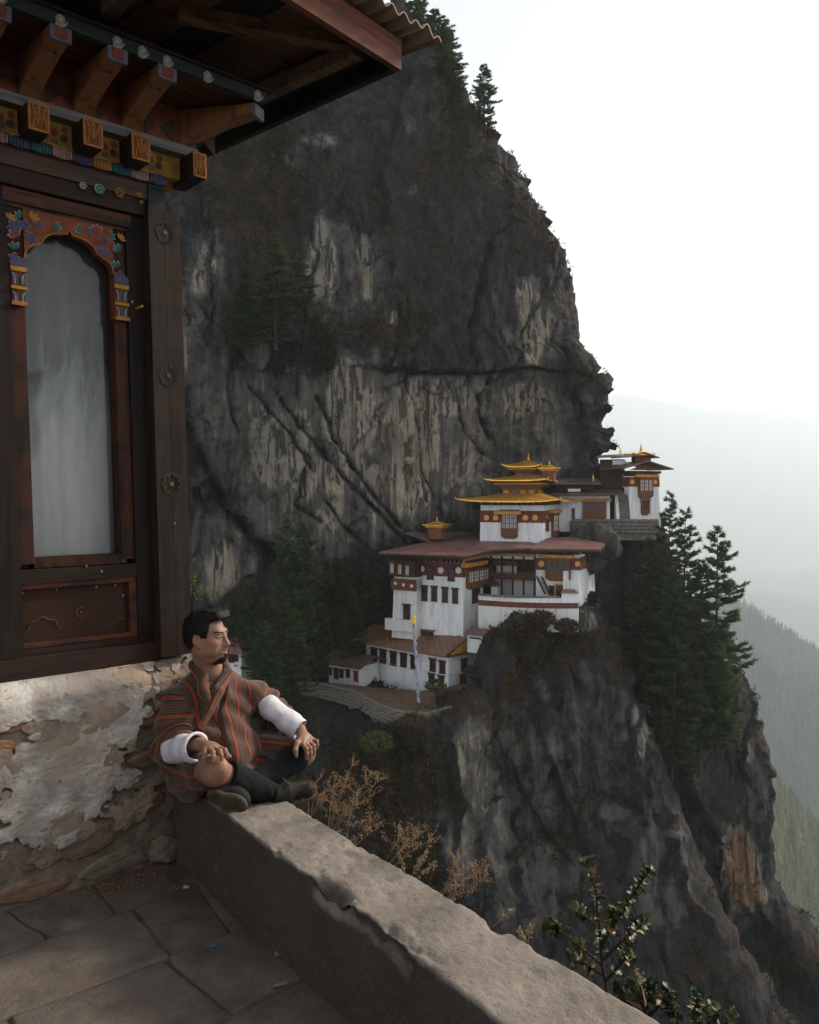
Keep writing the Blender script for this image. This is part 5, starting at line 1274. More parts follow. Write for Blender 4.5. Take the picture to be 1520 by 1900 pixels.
# ---- paving
M_BED = simple('paving_joint_dirt', (.1, .074, .058), .95, .4, 10, .6, .01)
nb = 120; xs = np.linspace(-3.2, .1, nb); ys = np.linspace(-4.2, .1, nb); X, Y = np.meshgrid(xs, ys)
Zb = -.009 + fbm(np.stack([X * 8, Y * 8, X * 0], -1), 4, 640) * .004
BED = link('paving', mk('paving', np.stack([X, Y, Zb], -1).reshape(-1, 3), grid_faces(nb, nb), M_BED, True), None, tuple(T0), (0, 0, TA)); tag(BED, 'dirt joints of the terrace paving', None, None, 'structure')
M_FLAG_S = []
for i, c in enumerate(((.15, .125, .108), (.135, .112, .096), (.165, .136, .113), (.145, .115, .096))):
    t = NT('flagstone', .72, .4)
    n1 = t.noise(5, 8, .65); n2 = t.noise(60, 6, .7); n3 = t.noise(2.2, 4, .5)
    a = t.mix(t.ramp(n1, [(.35, 0), (.65, 1)]), tuple(x * .6 for x in c), tuple(x * 1.35 for x in c))
    a = t.mix(t.ramp(n2, [(.6, 0), (.75, .5)]), a, (.36, .33, .3))
    a = t.mix(t.ramp(n3, [(.5, 0), (.68, .5)]), a, (.15, .085, .06))
    t.col(a); t.bump(t.math('ADD', t.noise(14, 8, .7, (1, 1.6, 1)), t.math('MULTIPLY', n2, .6)), .9, .014); M_FLAG_S.append(t.m)
rs = np.random.RandomState(8)
rows_y = [.02]
while rows_y[-1] > -4.2: rows_y.append(rows_y[-1] - rs.uniform(.26, .42))
skew = lambda x, k: rows_y[k] + .03 * math.sin(x * 3.1 + k * 1.9) + .02 * math.sin(x * 7 + k)
for k in range(len(rows_y) - 1):
    x = -3.2 + rs.uniform(0, .3); xe_ = [x]
    while xe_[-1] < .07: xe_.append(min(xe_[-1] + rs.uniform(.28, .62), .075))
    sl_ = [rs.uniform(-.09, .09) for _ in xe_]; sl_[-1] = 0
    for a_, b_, s0, s1 in zip(xe_[:-1], xe_[1:], sl_[:-1], sl_[1:]):
        if b_ - a_ < .04: continue
        g_ = .002; yt0, yt1 = skew(a_, k), skew(b_, k); yb0, yb1 = skew(a_ + s0, k + 1), skew(b_ + s1, k + 1)
        q4 = [np.array(p_) for p_ in ((a_ + s0 + g_, yb0 + g_), (b_ + s1 - g_, yb1 + g_), (b_ - g_, yt1 - g_), (a_ + g_, yt0 - g_))]
        s = sum(q4) / 4; pts = []
        for e in range(4):
            p0_, p1_ = q4[e], q4[(e + 1) % 4]; m = max(3, int(np.hypot(*(p1_ - p0_)) / .035))
            for q in range(m):
                p_ = p0_ + (p1_ - p0_) * q / m; r_ = rs.uniform(0, .006) + (.007 if q == 0 else 0); p_ = p_ + (s - p_) / (np.hypot(*(s - p_)) + 1e-6) * r_; pts.append(p_)
        n = len(pts); dz = rs.uniform(-.004, .004); tl = rs.uniform(-.008, .008, 2)
        hz = lambda p_, e: dz + tl @ (p_ - s) + e + .005 * float(vnoise(np.array([[p_[0] * 9, p_[1] * 9, 0.]]), 3)[0])
        V = [(p_[0], p_[1], -.03) for p_ in pts] + [(p_[0], p_[1], hz(p_, -.002)) for p_ in pts]
        for f_, e in ((.96, 0.), (.65, .001), (.3, .001)): V += [((s + (p_ - s) * f_)[0], (s + (p_ - s) * f_)[1], hz(s + (p_ - s) * f_, e)) for p_ in pts]
        V.append((s[0], s[1], hz(s, .001)))
        Fs = [(l * n + i_, l * n + (i_ + 1) % n, (l + 1) * n + (i_ + 1) % n, (l + 1) * n + i_) for l in range(4) for i_ in range(n)] + [(4 * n + i_, 4 * n + (i_ + 1) % n, 5 * n) for i_ in range(n)]
        link('flagstone', mk('flagstone', V, Fs, M_FLAG_S[rs.randint(4)], True), BED)
# loose stone in the corner, scraps on the floor
lp = t_z(303, 1590, 0.)
b = rock_piece(.13, .12, .05, 77); ls = b.build('loose_stone', M_ST[3], None, tuple(TM @ Vector((lp[0] - .02, lp[1] - .04, .055))), (R_(-14), .3, TA), smooth=False); tag(ls, 'loose grey stone leaning in the corner of wall and parapet', 'stone')
for nm, (x, y), c, lab, cat in (('paper_scrap', (345, 1652), (.5, .5, .5), 'small white paper scrap on the dark paving in front of the parapet', 'litter'), ('paper_scrap', (367, 1617), (.3, .29, .27), 'grey paper scrap lying at the foot of the parapet', 'litter'), ('blue_wrapper', (395, 1762), (.08, .2, .35), 'tiny blue wrapper lying on the paving', 'litter'),
                             ('dry_leaf', (520, 1835), (.3, .22, .13), 'pale dry curled leaf on the paving near the parapet', 'leaf'), ('pebble', (515, 1779), (.25, .2, .15), 'pale rounded pebble on the paving beside the parapet', 'stone')):
    p = t_z(x, y, .0); l = TM @ Vector((p[0], p[1], .012)); s_ = .012
    if nm == 'pebble': m = MB().lathe([(.003, 0), (.011, .003), (.012, .008), (.007, .013), (.002, .014)], n=9)
    elif nm == 'dry_leaf': m = MB().add([(x_, y_, z_) for x_, y_, z_ in ((-.03, 0, 0), (-.01, .007, .004), (.015, .006, .003), (.032, 0, .008), (.015, -.006, .003), (-.01, -.007, .004), (0, 0, .0005))], [(0, 6, 1), (1, 6, 2), (2, 6, 3), (3, 6, 4), (4, 6, 5), (5, 6, 0)])
    else: m = MB().hexa([(-s_, -s_ * .7, 0), (s_ * .9, -s_, .002), (s_, s_ * .6, .001), (-s_ * .6, s_, .003)], [(-s_, -s_ * .7, .001), (s_ * .9, -s_, .003), (s_, s_ * .6, .002), (-s_ * .6, s_, .004)])
    tag(m.build(nm, simple(nm + '_paper', c, .8, .2, 40), None, tuple(l), (0, 0, random.random() * 3)), lab, cat)
# orange gravel of fallen lichen
rs = np.random.RandomState(9); b = MB(); c = t_z(215, 1645, 0)
for k in range(260):
    x, y = c[0] + rs.normal() * .12, c[1] + rs.normal() * .045; s_ = rs.uniform(.002, .005)
    b.add([(x - s_, y, .008), (x, y - s_, .008), (x + s_, y, .008), (x, y + s_, .008), (x, y, .008 + s_)], [(0, 1, 4), (1, 2, 4), (2, 3, 4), (3, 0, 4)])
tag(b.build('grit', simple('orange_grit', (.3, .12, .03), .9, .4, 50), None, tuple(T0), (0, 0, TA), fix=False), None, None, None, 'stuff')

# unseen rock bank added behind the viewer to block sky light, and the rest of the house front
nb = 60; uu = np.linspace(0, 1, nb); tt_ = np.linspace(0, 1, 40); UU, TT = np.meshgrid(uu, tt_)
ang = R_(200) - UU * R_(150)
V = np.stack([-1.6 + 4.6 * np.cos(ang) - TT * 1.2 * (-np.cos(ang)), -2.6 - 5.4 * np.abs(np.sin(ang)) * np.where(np.sin(ang) > -.3, 1, .1) - TT * .8, -.2 + TT * 3.4], -1)
Q = V.reshape(-1, 3); V = (Q + np.stack([fbm(Q * .8, 4, 800) * .5, fbm(Q * .8, 4, 801) * .5, fbm(Q * .8, 4, 802) * .3], 1)).reshape(V.shape)
BANK = link('unseen_shade_bank', mk('unseen_shade_bank', V.reshape(-1, 3), grid_faces(40, nb), M_STONEW if 'M_STONEW' in globals() else M_MORT, True), None, tuple(T0), (0, 0, TA)); tag(BANK, 'added rock bank out of view that shades the terrace', None, None, 'structure')
part('side_front', bx(-6., -1.302, -.03, .4, -.1, 3.3), W_DARKV)
# ================================================================== THE SEATED MAN (shapes are signed-distance blends, meshed by level set)
import openvdb as vdb
class SDF:
    def __init__(s, lo, hi, h):
        s.lo, s.h = np.array(lo, float), h; s.n = np.ceil((np.array(hi) - s.lo) / h).astype(int) + 1
        s.a = np.full(s.n, .05, np.float32)
    def _sub(s, lo, hi, pad):
        i0 = np.maximum(0, np.floor((np.array(lo) - pad - s.lo) / s.h).astype(int)); i1 = np.minimum(s.n, np.ceil((np.array(hi) + pad - s.lo) / s.h).astype(int) + 1)
        if (i1 <= i0).any(): return None, None
        ax = [s.lo[k] + s.h * np.arange(i0[k], i1[k]) for k in range(3)]
        return tuple(slice(a, b) for a, b in zip(i0, i1)), np.stack(np.meshgrid(*ax, indexing='ij'), -1)
    def put(s, fn, lo, hi, k=.01, op='u'):
        sl, P = s._sub(lo, hi, k + .02)
        if sl is None: return s
        d = fn(P); a = s.a[sl]
        if op == 'u':
            h = np.clip(.5 + .5 * (a - d) / k, 0, 1); s.a[sl] = a + (d - a) * h - k * h * (1 - h)
        elif op == 's':
            h = np.clip(.5 - .5 * (a + d) / k, 0, 1); s.a[sl] = a + (-d - a) * h + k * h * (1 - h)
        else: s.a[sl] = np.maximum(a, d)
        return s
    def cone(s, a, b, r1, r2, k=.01, op='u', flat=None):
        a, b = np.array(a, float), np.array(b, float); ba = b - a; L2 = ba @ ba; r = max(r1, r2)
        def fn(P):
            t = np.clip(((P - a) @ ba) / L2, 0, 1); q = P - a - t[..., None] * ba
            if flat is not None:
                n, f = flat; n = np.array(n, float); c = q @ n; q = q + (c * (f - 1))[..., None] * n
            return np.sqrt((q * q).sum(-1)) - (r1 + (r2 - r1) * t)
        return s.put(fn, np.minimum(a, b) - r, np.maximum(a, b) + r, k, op)
    def ell(s, c, rad, R=None, k=.01, op='u'):
        c = np.array(c, float); rad = np.array(rad, float); m = rad.max()
        def fn(P):
            q = P - c
            if R is not None: q = q @ R
            k0 = np.sqrt(((q / rad) ** 2).sum(-1)); k1 = np.sqrt(((q / rad ** 2) ** 2).sum(-1)) + 1e-6
            return k0 * (k0 - 1) / k1
        return s.put(fn, c - m, c + m, k, op)
    def chain(s, pts, rad, k=.01, **kw):
        for i in range(len(pts) - 1): s.cone(pts[i], pts[i + 1], rad[i], rad[i + 1], k, **kw)
        return s
    def mesh(s):
        a = np.clip(s.a, -4 * s.h, 4 * s.h).astype(np.float32)
        g = vdb.FloatGrid(4 * s.h); g.copyFromArray(a, tolerance=0.)
        g.transform = vdb.createLinearTransform(voxelSize=s.h)
        pts, q = g.convertToQuads(isovalue=0.)
        V = np.array(pts, float) + s.lo; q = np.array(q)
        A = V[q]; vol = (np.cross(A[:, 1] - A[:, 0], A[:, 3] - A[:, 0]) * A[:, 0]).sum() + (np.cross(A[:, 2] - A[:, 1], A[:, 3] - A[:, 1]) * A[:, 1]).sum()
        if vol < 0: q = q[:, ::-1].copy()
        return V, q
def vnormals(V, q):
    n = np.zeros_like(V); fn_ = np.cross(V[q[:, 2]] - V[q[:, 0]], V[q[:, 3]] - V[q[:, 1]])
    for k in range(4): np.add.at(n, q[:, k], fn_)
    return n / (np.linalg.norm(n, axis=1, keepdims=True) + 1e-9)
def relax(V, q, n=2):
    for _ in range(n):
        acc = np.zeros_like(V); cnt = np.zeros(len(V))
        for a, b in ((0, 1), (1, 2), (2, 3), (3, 0)):
            np.add.at(acc, q[:, a], V[q[:, b]]); np.add.at(cnt, q[:, a], 1); np.add.at(acc, q[:, b], V[q[:, a]]); np.add.at(cnt, q[:, b], 1)
        V = V * .45 + .55 * acc / np.maximum(cnt, 1)[:, None]
    return V
J = lambda px, py, v: t_y(px, py, -v)
MAN = t_empty('person', (.12, -.25, .352), 'seated man in a striped red robe with white cuffs, legs crossed, looking right', 'person')
MO = np.array([.12, -.25, .352])
def man_part(name, V, q, mat, parent=None, smooth=True, attrs=None):
    return link(name, mk(name, V - MO, q, mat, smooth, attrs), parent or MAN)
# --- joints
neck = J(388, 1246, .23); shR, shL = J(333, 1290, .22), J(468, 1280, .24)
elR, elL = np.array([-.07, -.235, .555]), np.array([.435, -.23, .605])
wrR, wrL = J(370, 1381, .47), J(556, 1353, .44)
knR, knL = J(396, 1430, .56), J(562, 1398, .47)
hipR, hipL = np.array([.04, -.17, .44]), np.array([.22, -.17, .44])
anR, anL = J(516, 1474, .60), np.array([.06, -.53, .40])
toeR = J(574, 1464, .62)
# --- head frame
fa = R_(33); hf = np.array([math.sin(fa), -math.cos(fa), .0]); hl = np.array([math.cos(fa), math.sin(fa), 0.]); hu = np.array([0, 0, 1.])
HC = J(384, 1183, .27); HS_ = .9
tilt = R_(-2); hf, hu = hf * math.cos(tilt) + hu * math.sin(tilt), hu * math.cos(tilt) - hf * math.sin(tilt)
HR = np.stack([hl, hf, hu], 1)                       # columns: his left, forward, up
H = lambda x, y, z: HC + HS_ * (HR @ np.array([x, y, z]))
hs_ = HS_
# --- skin: one body
B_ = SDF((-.25, -.78, .33), (.56, -.02, 1.16), .0027)
B_.ell(H(0, -.014, .04), np.array([.075, .094, .082]) * hs_, HR, .01)
B_.ell(H(0, .016, -.03), np.array([.068, .071, .07]) * hs_, HR, .02)
B_.cone(H(0, .033, -.02), H(0, .062, -.082), .059 * hs_, .033 * hs_, .025)
for sx in (-1, 1):
    B_.ell(H(sx * .048, .0, -.058), np.array([.022, .035, .03]) * hs_, HR, .02)
    B_.ell(H(sx * .044, .056, -.012), np.array([.024, .026, .022]) * hs_, HR, .018)
    B_.ell(H(sx * .04, .05, -.05), np.array([.025, .028, .026]) * hs_, HR, .018)
B_.cone(H(-.034, .077, .033), H(.034, .077, .033), .014 * hs_, .014 * hs_, .016)
for sx in (-1, 1): B_.ell(H(sx * .031, .098, .012), np.array([.018, .014, .011]) * hs_, HR, .012, 's')
for sx in (-1, 1):
    B_.ell(H(sx * .031, .0745, .0115), np.array([.016, .013, .0125]) * hs_, HR, .004)
    B_.cone(H(sx * .017, .087, .017), H(sx * .046, .078, .016), .0042 * hs_, .0035 * hs_, .004)      # upper lid
    B_.cone(H(sx * .019, .085, .004), H(sx * .044, .077, .005), .0035 * hs_, .003 * hs_, .006)
B_.cone(H(0, .087, .024), H(0, .109, -.022), .0085 * hs_, .0125 * hs_, .009)
for sx in (-1, 1): B_.ell(H(sx * .0125, .097, -.026), np.array([.0085, .011, .008]) * hs_, HR, .006); B_.ell(H(sx * .007, .105, -.034), np.array([.004, .006, .004]) * hs_, HR, .004, 's')
B_.ell(H(0, .084, -.052), np.array([.03, .02, .022]) * hs_, HR, .014)
B_.cone(H(-.021, .09, -.053), H(0, .1025, -.0495), .004 * hs_, .0062 * hs_, .006); B_.cone(H(.021, .09, -.053), H(0, .1025, -.0495), .004 * hs_, .0062 * hs_, .006)
B_.cone(H(-.018, .09, -.06), H(0, .1005, -.0635), .004 * hs_, .0072 * hs_, .006); B_.cone(H(.018, .09, -.06), H(0, .1005, -.0635), .004 * hs_, .0072 * hs_, .006)
for sx in (-1, 1): B_.cone(H(sx * .023, .094, -.0555), H(0, .109, -.0562), .0022 * hs_, .003 * hs_, .004, 's')
B_.ell(H(0, .078, -.09), np.array([.024, .02, .018]) * hs_, HR, .014)
for sx in (-1, 1):      # ears
    a_ = R_(14) * 1; er = HR @ np.array([[math.cos(.35 * sx), -math.sin(.35 * sx), 0], [math.sin(.35 * sx), math.cos(.35 * sx), 0], [0, 0, 1]])
    B_.ell(H(sx * .077, -.01, .0), np.array([.0095, .021, .033]) * hs_, er, .005); B_.ell(H(sx * .074, -.002, -.027), np.array([.009, .011, .012]) * hs_, er, .006)
    B_.ell(H(sx * .088, -.004, .004), np.array([.007, .012, .021]) * hs_, er, .004, 's'); B_.cone(H(sx * .082, .001, .018), H(sx * .081, -.012, -.008), .0035 * hs_, .003 * hs_, .003)
B_.ell(H(0, .025, -.098), np.array([.042, .045, .024]) * hs_, HR, .02)
nb = H(0, -.02, -.055)
B_.chain([nb, neck + [0, .0, .0], neck + [0, .02, -.08]], [.05, .056, .07], .025)
# torso and limbs under the clothes, bare knees and hands where they show
B_.ell((.12, -.19, .68), (.16, .1, .16), None, .03).ell((.13, -.2, .5), (.14, .1, .12), None, .03)
for sh, el, wr in ((shR, elR, wrR), (shL, elL, wrL)):
    B_.chain([sh + [0, .01, -.02], el, wr], [.05, .042, .027], .02)
B_.chain([hipR, hipR * .3 + knR * .7, knR], [.075, .062, .052], .02); B_.ell(knR + [-.004, -.02, .0], (.055, .05, .058), None, .02)
B_.ell(knR + [.004, -.045, .02], (.034, .034, .036), None, .02)
B_.chain([hipL, hipL * .3 + knL * .7, knL], [.075, .066, .056], .02)
B_.chain([knR, knR * .6 + anR * .4 + [0, .012, -.006], anR], [.05, .042, .026], .02); B_.chain([knL, knL * .6 + anL * .4, anL], [.046, .036, .026], .02)
def hand(S_, wr, palm, kn, tips, bend, thumb, r=.0085):
    """palm from wrist to four knuckles; each finger a bent chain; thumb from the side of the palm"""
    for k_ in kn: S_.chain([wr * .7 + palm * .3, palm * .45 + k_ * .55, k_], [.019, .015, .0105], .012)
    S_.ell(palm, (.028, .026, .018), None, .014)
    for k_, t_, b_, rr in zip(kn, tips, bend, (.0082, .009, .0092, .0088)):
        m = k_ * .52 + t_ * .48 + b_; e = k_ * .2 + t_ * .8 + b_ * .72
        S_.chain([k_, m, e, t_], [rr * 1.08, rr * 1.04, rr * .95, rr * .8], .0035)
        S_.ell(m, (rr * 1.12,) * 3, None, .003)
    S_.chain(thumb, [.016, .0115, .0105, .0085], .006)
pR = J(388, 1386, .535)
knuR = [J(380, 1392, .575), J(390, 1391, .59), J(400, 1390, .597), J(410, 1389, .595)]
tipR = [J(377, 1415, .60), J(395, 1412, .637), J(411, 1409, .642), J(420, 1404, .635)]
upb = np.array([0, -.012, .014])
hand(B_, wrR, pR, knuR, tipR, [upb * .8, upb, upb, upb * .8], [pR + [.02, 0, .0], J(405, 1394, .56), J(418, 1398, .575), J(426, 1404, .575)])
pL = J(563, 1367, .5)
knuL = [J(580, 1372, .50), J(576, 1378, .525), J(569, 1381, .54), J(562, 1381, .548)]
tipL = [J(587, 1388, .525), J(582, 1400, .555), J(576, 1406, .567), J(569, 1408, .57)]
hand(B_, wrL, pL, knuL, tipL, [upb * .8 + [.006, 0, 0], upb, upb, upb], [pL + [-.012, -.01, 0.], J(551, 1380, .54), J(548, 1392, .555), J(550, 1403, .56)])
V, q = B_.mesh(); V = relax(V, q, 1)
t = NT('skin', .5, .35)
n1 = t.noise(28, 5, .6); n2 = t.noise(9, 3, .5)
red = t.attr('flush')
a = t.mix(n2, (.25, .13, .085), (.34, .19, .13)); a = t.mix(t.math('MULTIPLY', red, .8), a, (.36, .14, .1)); a = t.mix(t.ramp(n1, [(.5, 0), (.75, .3)]), a, (.17, .085, .055))
a = t.mix(t.attr('stubble'), a, (.055, .04, .034))
t.col(a); t.bump(t.noise(160, 3, .6), .12, .002); t.b.inputs['Subsurface Weight'].default_value = .12; t.b.inputs['Subsurface Radius'].default_value = (.01, .004, .002); t.b.inputs['Subsurface Scale'].default_value = .5
M_SKIN = t.m
hl_ = ((V - HC) @ HR) / HS_
g = lambda c, r: np.exp(-(((hl_ - np.array(c)) / np.array(r)) ** 2).sum(1))
flush = g((-.05, .055, -.02), (.03, .04, .022)) + g((.05, .055, -.02), (.03, .04, .022)) + .9 * g((0, .11, -.022), (.016, .015, .012)) + .9 * g((0, .1, -.057), (.022, .016, .007)) + .8 * g((-.08, -.01, -.0), (.012, .03, .035))
stub = .55 * g((0, .07, -.1), (.045, .04, .02)) + .6 * g((0, .1, -.041), (.022, .012, .006)) + .22 * g((0, .05, -.085), (.05, .05, .02)) + .3 * g((0, .088, -.073), (.008, .012, .008))
man_part('body', V, q, M_SKIN, None, True, {'flush': np.clip(flush, 0, 1), 'stubble': np.clip(stub, 0, 1)})
# --- hair, brows, beard
M_HAIR = NT('black_hair', .6, .25); hn = M_HAIR.noise(60, 4, .6, (1, .15, 1)); M_HAIR.col(M_HAIR.ramp(hn, [(.35, (.003, .0026, .0025)), (.7, (.012, .009, .008))])); M_HAIR.bump(hn, .6, .004); M_HAIR = M_HAIR.m
S_ = SDF(HC - .16, HC + .16, .0026)
S_.ell(H(0, -.016, .044), np.array([.083, .102, .09]) * hs_, HR, .01)
S_.ell(H(0, -.05, -.005), np.array([.07, .06, .07]) * hs_, HR, .02)
S_.ell(H(.0, .03, .104), np.array([.062, .066, .026]) * hs_, HR, .02)
for k in range(9):      # swept locks of the quiff
    x = -.05 + .0125 * k; S_.chain([H(x, -.05, .116 + .003 * math.sin(k * 2)), H(x + .006, .02, .122 + .004 * math.sin(k * 1.7)), H(x + .012, .066, .117 + .004 * math.sin(k * 2.3)), H(x + .018, .088 - abs(k - 5) * .003, .103)], [.009, .011, .011, .004], .008)
# cut the face free: below the hairline, in front of the temples
def face_cut(P):
    q_ = ((P - HC) @ HR) / HS_
    x, y, z = q_[..., 0], q_[..., 1], q_[..., 2]
    hairline = .094 - 1.2 * np.maximum(0, np.abs(x) - .042)
    front = np.minimum(y - (.03 + .012 * np.clip(z / .05, -1, 1)), hairline - z)                     # forehead and face
    side = np.minimum(y - (.008 + .15 * np.maximum(0, z + .012)), .002 - z)                          # below the sideburn
    earcut = np.minimum(np.minimum(.014 - np.abs(y + .008), .02 - z), np.abs(x) - .045)
    low = np.minimum(-.02 - z, y + .028)
    neckc = (-.062 - z)
    return -np.maximum(np.maximum(np.maximum(front, side), np.maximum(low, neckc)), earcut * 1.) * HS_
S_.put(face_cut, HC - .16, HC + .16, .004, 's')
V, q = S_.mesh(); N = vnormals(V, q); hl_ = ((V - HC) @ HR) / HS_
V = V + N * (fbm(hl_ * np.array([95, 22, 60]), 4, 700) * .0042)[:, None]
HAIRV, HAIRQ = V, q
man_part('hair', V, q, M_HAIR)
def body_d(P):
    f = (P - B_.lo) / B_.h; i = np.clip(np.floor(f).astype(int), 0, B_.n - 2); f = f - i; r = 0
    for a in (0, 1):
        for b in (0, 1):
            for c in (0, 1):
                wt_ = (f[..., 0] if a else 1 - f[..., 0]) * (f[..., 1] if b else 1 - f[..., 1]) * (f[..., 2] if c else 1 - f[..., 2])
                r = r + wt_ * B_.a[i[..., 0] + a, i[..., 1] + b, i[..., 2] + c]
    return r
def shell(name, build, thick, h, mat, rough=0.):
    S_ = SDF(HC - .15, HC + .15, h); build(S_)
    S_.put(lambda P: body_d(P) - thick, HC - .13, HC + .13, .001, 'i')
    V, q = S_.mesh()
    if rough: V = V + vnormals(V, q) * (np.abs(fbm(((V - HC) @ HR) * np.array([170, 170, 60]), 3, 710)) * rough)[:, None]
    return man_part(name, V, q, mat)
def region(S_, fn, r=.0):
    S_.put(lambda P: fn(*np.moveaxis(((P - HC) @ HR) / HS_, -1, 0)) * HS_, HC - .13, HC + .13, .0015)
def brow(S_):
    def fn(x, y, z):
        a = np.abs(x); u = np.clip((a - .012) / .038, 0, 1); zc = .0325 + .0065 * np.sin(u * 2.2)
        return np.maximum(np.maximum(np.abs(z - zc) - (.0034 - .0018 * u), np.maximum(.012 - a, a - .05)), .03 - y)
    region(S_, fn)
shell('eyebrows', brow, .0009, .0011, simple('brow_hair', (.02, .014, .011), .8, .4, 120, .2, .001), .0012)
M_EYE = simple('dark_eye', (.012, .008, .007), .3, .1, 5, 0, spec=.5)
def lash(S_):
    def fn(x, y, z):
        a = np.abs(x); u = np.clip((a - .018) / .027, 0, 1); zc = .0098 + .004 * np.sin(u * 2.6)
        return np.maximum(np.maximum(np.abs(z - zc) - (.0008 + .0019 * np.sin(u * 3.14)), np.maximum(.018 - a, a - .046)), .03 - y)
    region(S_, fn)
shell('eyes', lash, .0006, .0011, M_EYE)
def goat(S_):
    S_.ell(H(0, .085, -.096), np.array([.03, .034, .019]) * hs_, HR, .006); S_.ell(H(0, .066, -.11), np.array([.032, .036, .018]) * hs_, HR, .01); S_.cone(H(0, .1, -.074), H(0, .098, -.09), .007 * hs_, .012 * hs_, .004)
shell('beard', goat, .0022, .0015, M_HAIR, .003)
M_STUB = simple('thin_moustache', (.035, .024, .02), .7, .3, 90, .2, .002)
def mous(S_):
    def fn(x, y, z):
        a = np.abs(x); zc = -.0405 - .35 * np.maximum(0, a - .008) - 14 * np.maximum(0, a - .016) ** 2
        return np.maximum(np.maximum(np.abs(z - zc) - .0032 + .05 * a, np.maximum(.003 - a, a - .028)), .05 - y)
    region(S_, fn)
shell('moustache', mous, .0006, .0011, M_STUB)
# separate strands lying on the hair
hv, hq = HAIRV, HAIRQ; hn_ = vnormals(hv, hq); rh = np.random.RandomState(12); hb = MB()
hloc = ((hv - HC) @ HR) / HS_
cand = np.where(hloc[:, 2] > -.03)[0]
for k in rh.choice(cand, 620, replace=False):
    l = hloc[k]; n = hn_[k]
    dl = np.array([.35, -1., .12]) if l[2] > .07 else np.array([0, -.75, -.7])
    if l[2] > .085 and l[1] > .02: dl = np.array([.5, -.8, .25])
    d = HR @ dl; d = d - n * (d @ n); d /= np.linalg.norm(d) + 1e-6; L = rh.uniform(.018, .042); p0 = hv[k] - n * .001; sd = np.cross(n, d) * rh.normal(0, .12)
    hb.tube([tuple(p0 - MO), tuple(p0 + (d + sd) * L * .5 + n * .0022 - MO), tuple(p0 + (d + sd * 2) * L - n * L * L * 3.2 + n * rh.uniform(-.001, .003) - MO)], [.0006, .0008, .0002], 3, False)
hb.build('hair_strands', M_HAIR, MAN, fix=False)['kind'] = 'stuff'
# --- striped cloth
t = NT('striped_wool', .88, .2)
st = t.attr('st'); fr_ = t.math('FRACT', t.math('DIVIDE', st, .066))
R1, R2, BR, BR2, DK, CR, MR = (.3, .036, .013), (.3, .058, .014), (.058, .034, .022), (.05, .032, .024), (.016, .012, .012), (.17, .135, .09), (.075, .02, .016)
stops = []
def band(p, c): stops.append((p, c))
for p, c in ((0, R1), (.1, R2), (.15, DK), (.175, CR), (.2, BR), (.27, DK), (.285, MR), (.33, CR), (.352, BR2), (.42, CR), (.438, MR), (.5, R1), (.535, BR), (.6, CR), (.62, BR2), (.69, MR), (.74, CR), (.76, BR), (.83, DK), (.85, CR), (.87, BR), (.95, DK)): band(p, c)
c1 = t.ramp(fr_, stops, 'CONSTANT')
wv = t.noise(240, 2, .5, (1, 1, 1)); c1 = t.mix(t.ramp(wv, [(.4, 0), (.7, .35)]), c1, (.06, .04, .03), 'MIX')
t.col(c1); t.bump(t.math('ADD', t.noise(300, 2, .5), t.noise(30, 4, .5)), .25, .003)
t.b.inputs['Sheen Weight'].default_value = .25; M_CLOTH = t.m
def folds(V, q, amp, sc, seed, n=2):
    V = relax(V, q, n); N = vnormals(V, q)
    return V + N * amp(V)[:, None] if callable(amp) else V + N * (fbm(V * np.array(sc), 4, seed, .45) * amp)[:, None]
def seg_t(V, a, b): ba = b - a; t_ = np.clip(((V - a) @ ba) / (ba @ ba), 0, 1); return t_, np.linalg.norm(V - a - t_[:, None] * ba, axis=1)
# body of the robe
S_ = SDF((-.22, -.58, .34), (.48, .0, .95), .0042)
S_.ell((.13, -.185, .69), (.175, .12, .17), None, .04).cone(shR + [.02, .01, -.035], shL + [-.02, .01, -.035], .07, .07, .04)
S_.ell((.14, -.25, .55), (.152, .145, .12), None, .05).ell((.14, -.3, .5), (.165, .125, .075), None, .04)
S_.chain([neck + [0, .015, .0], neck + [0, .01, -.06]], [.066, .1], .04).ell((.12, -.16, .42), (.19, .13, .09), None, .03)
S_.cone(neck + [0.02, -.09, .085], neck + [.0, -.012, -.02], .05, .05, .012, 's')
V, q = S_.mesh(); V = relax(V, q, 3); N = vnormals(V, q)
x = V[:, 0]; z = V[:, 2]; v = -V[:, 1]
lat = (x - .12) * .96 - (v - .2) * .25
edge_x = .155 - (.86 - z) * .38                                     # overlap edge of the crossed front
over = (lat > edge_x - .12)
wrk = .006 * np.sin(lat * 52 + 5 * z + 2.2 * vnoise(V * 7, 3)) * sstep(.75, .52, z) + .006 * np.sin((z * 30 + lat * 24)) * sstep(.6, .72, z) + fbm(V * 11, 3, 720) * .005
drape = .006 * np.sin((lat * .8 + (z - .85) * .9) * 60) * sstep(.5, .6, z) * sstep(.86, .75, z)
crease = -.012 * np.exp(-((lat - (edge_x - .12)) / .006) ** 2) * (v > .2) + .007 * over * (v > .2)
V = V + N * (wrk + drape + crease)[:, None]
lat_s = (x - .12) * .97 - (v - .2) * .08
fan = lat_s * (1 + .35 * (z - .6)) + np.where(over, (.86 - z) * .10, -(.86 - z) * .16) + .0025 * vnoise(V * 9, 5)
ROBE = man_part('robe', V, q, M_CLOTH, None, True, {'st': fan + np.where(over, .5, .53)})
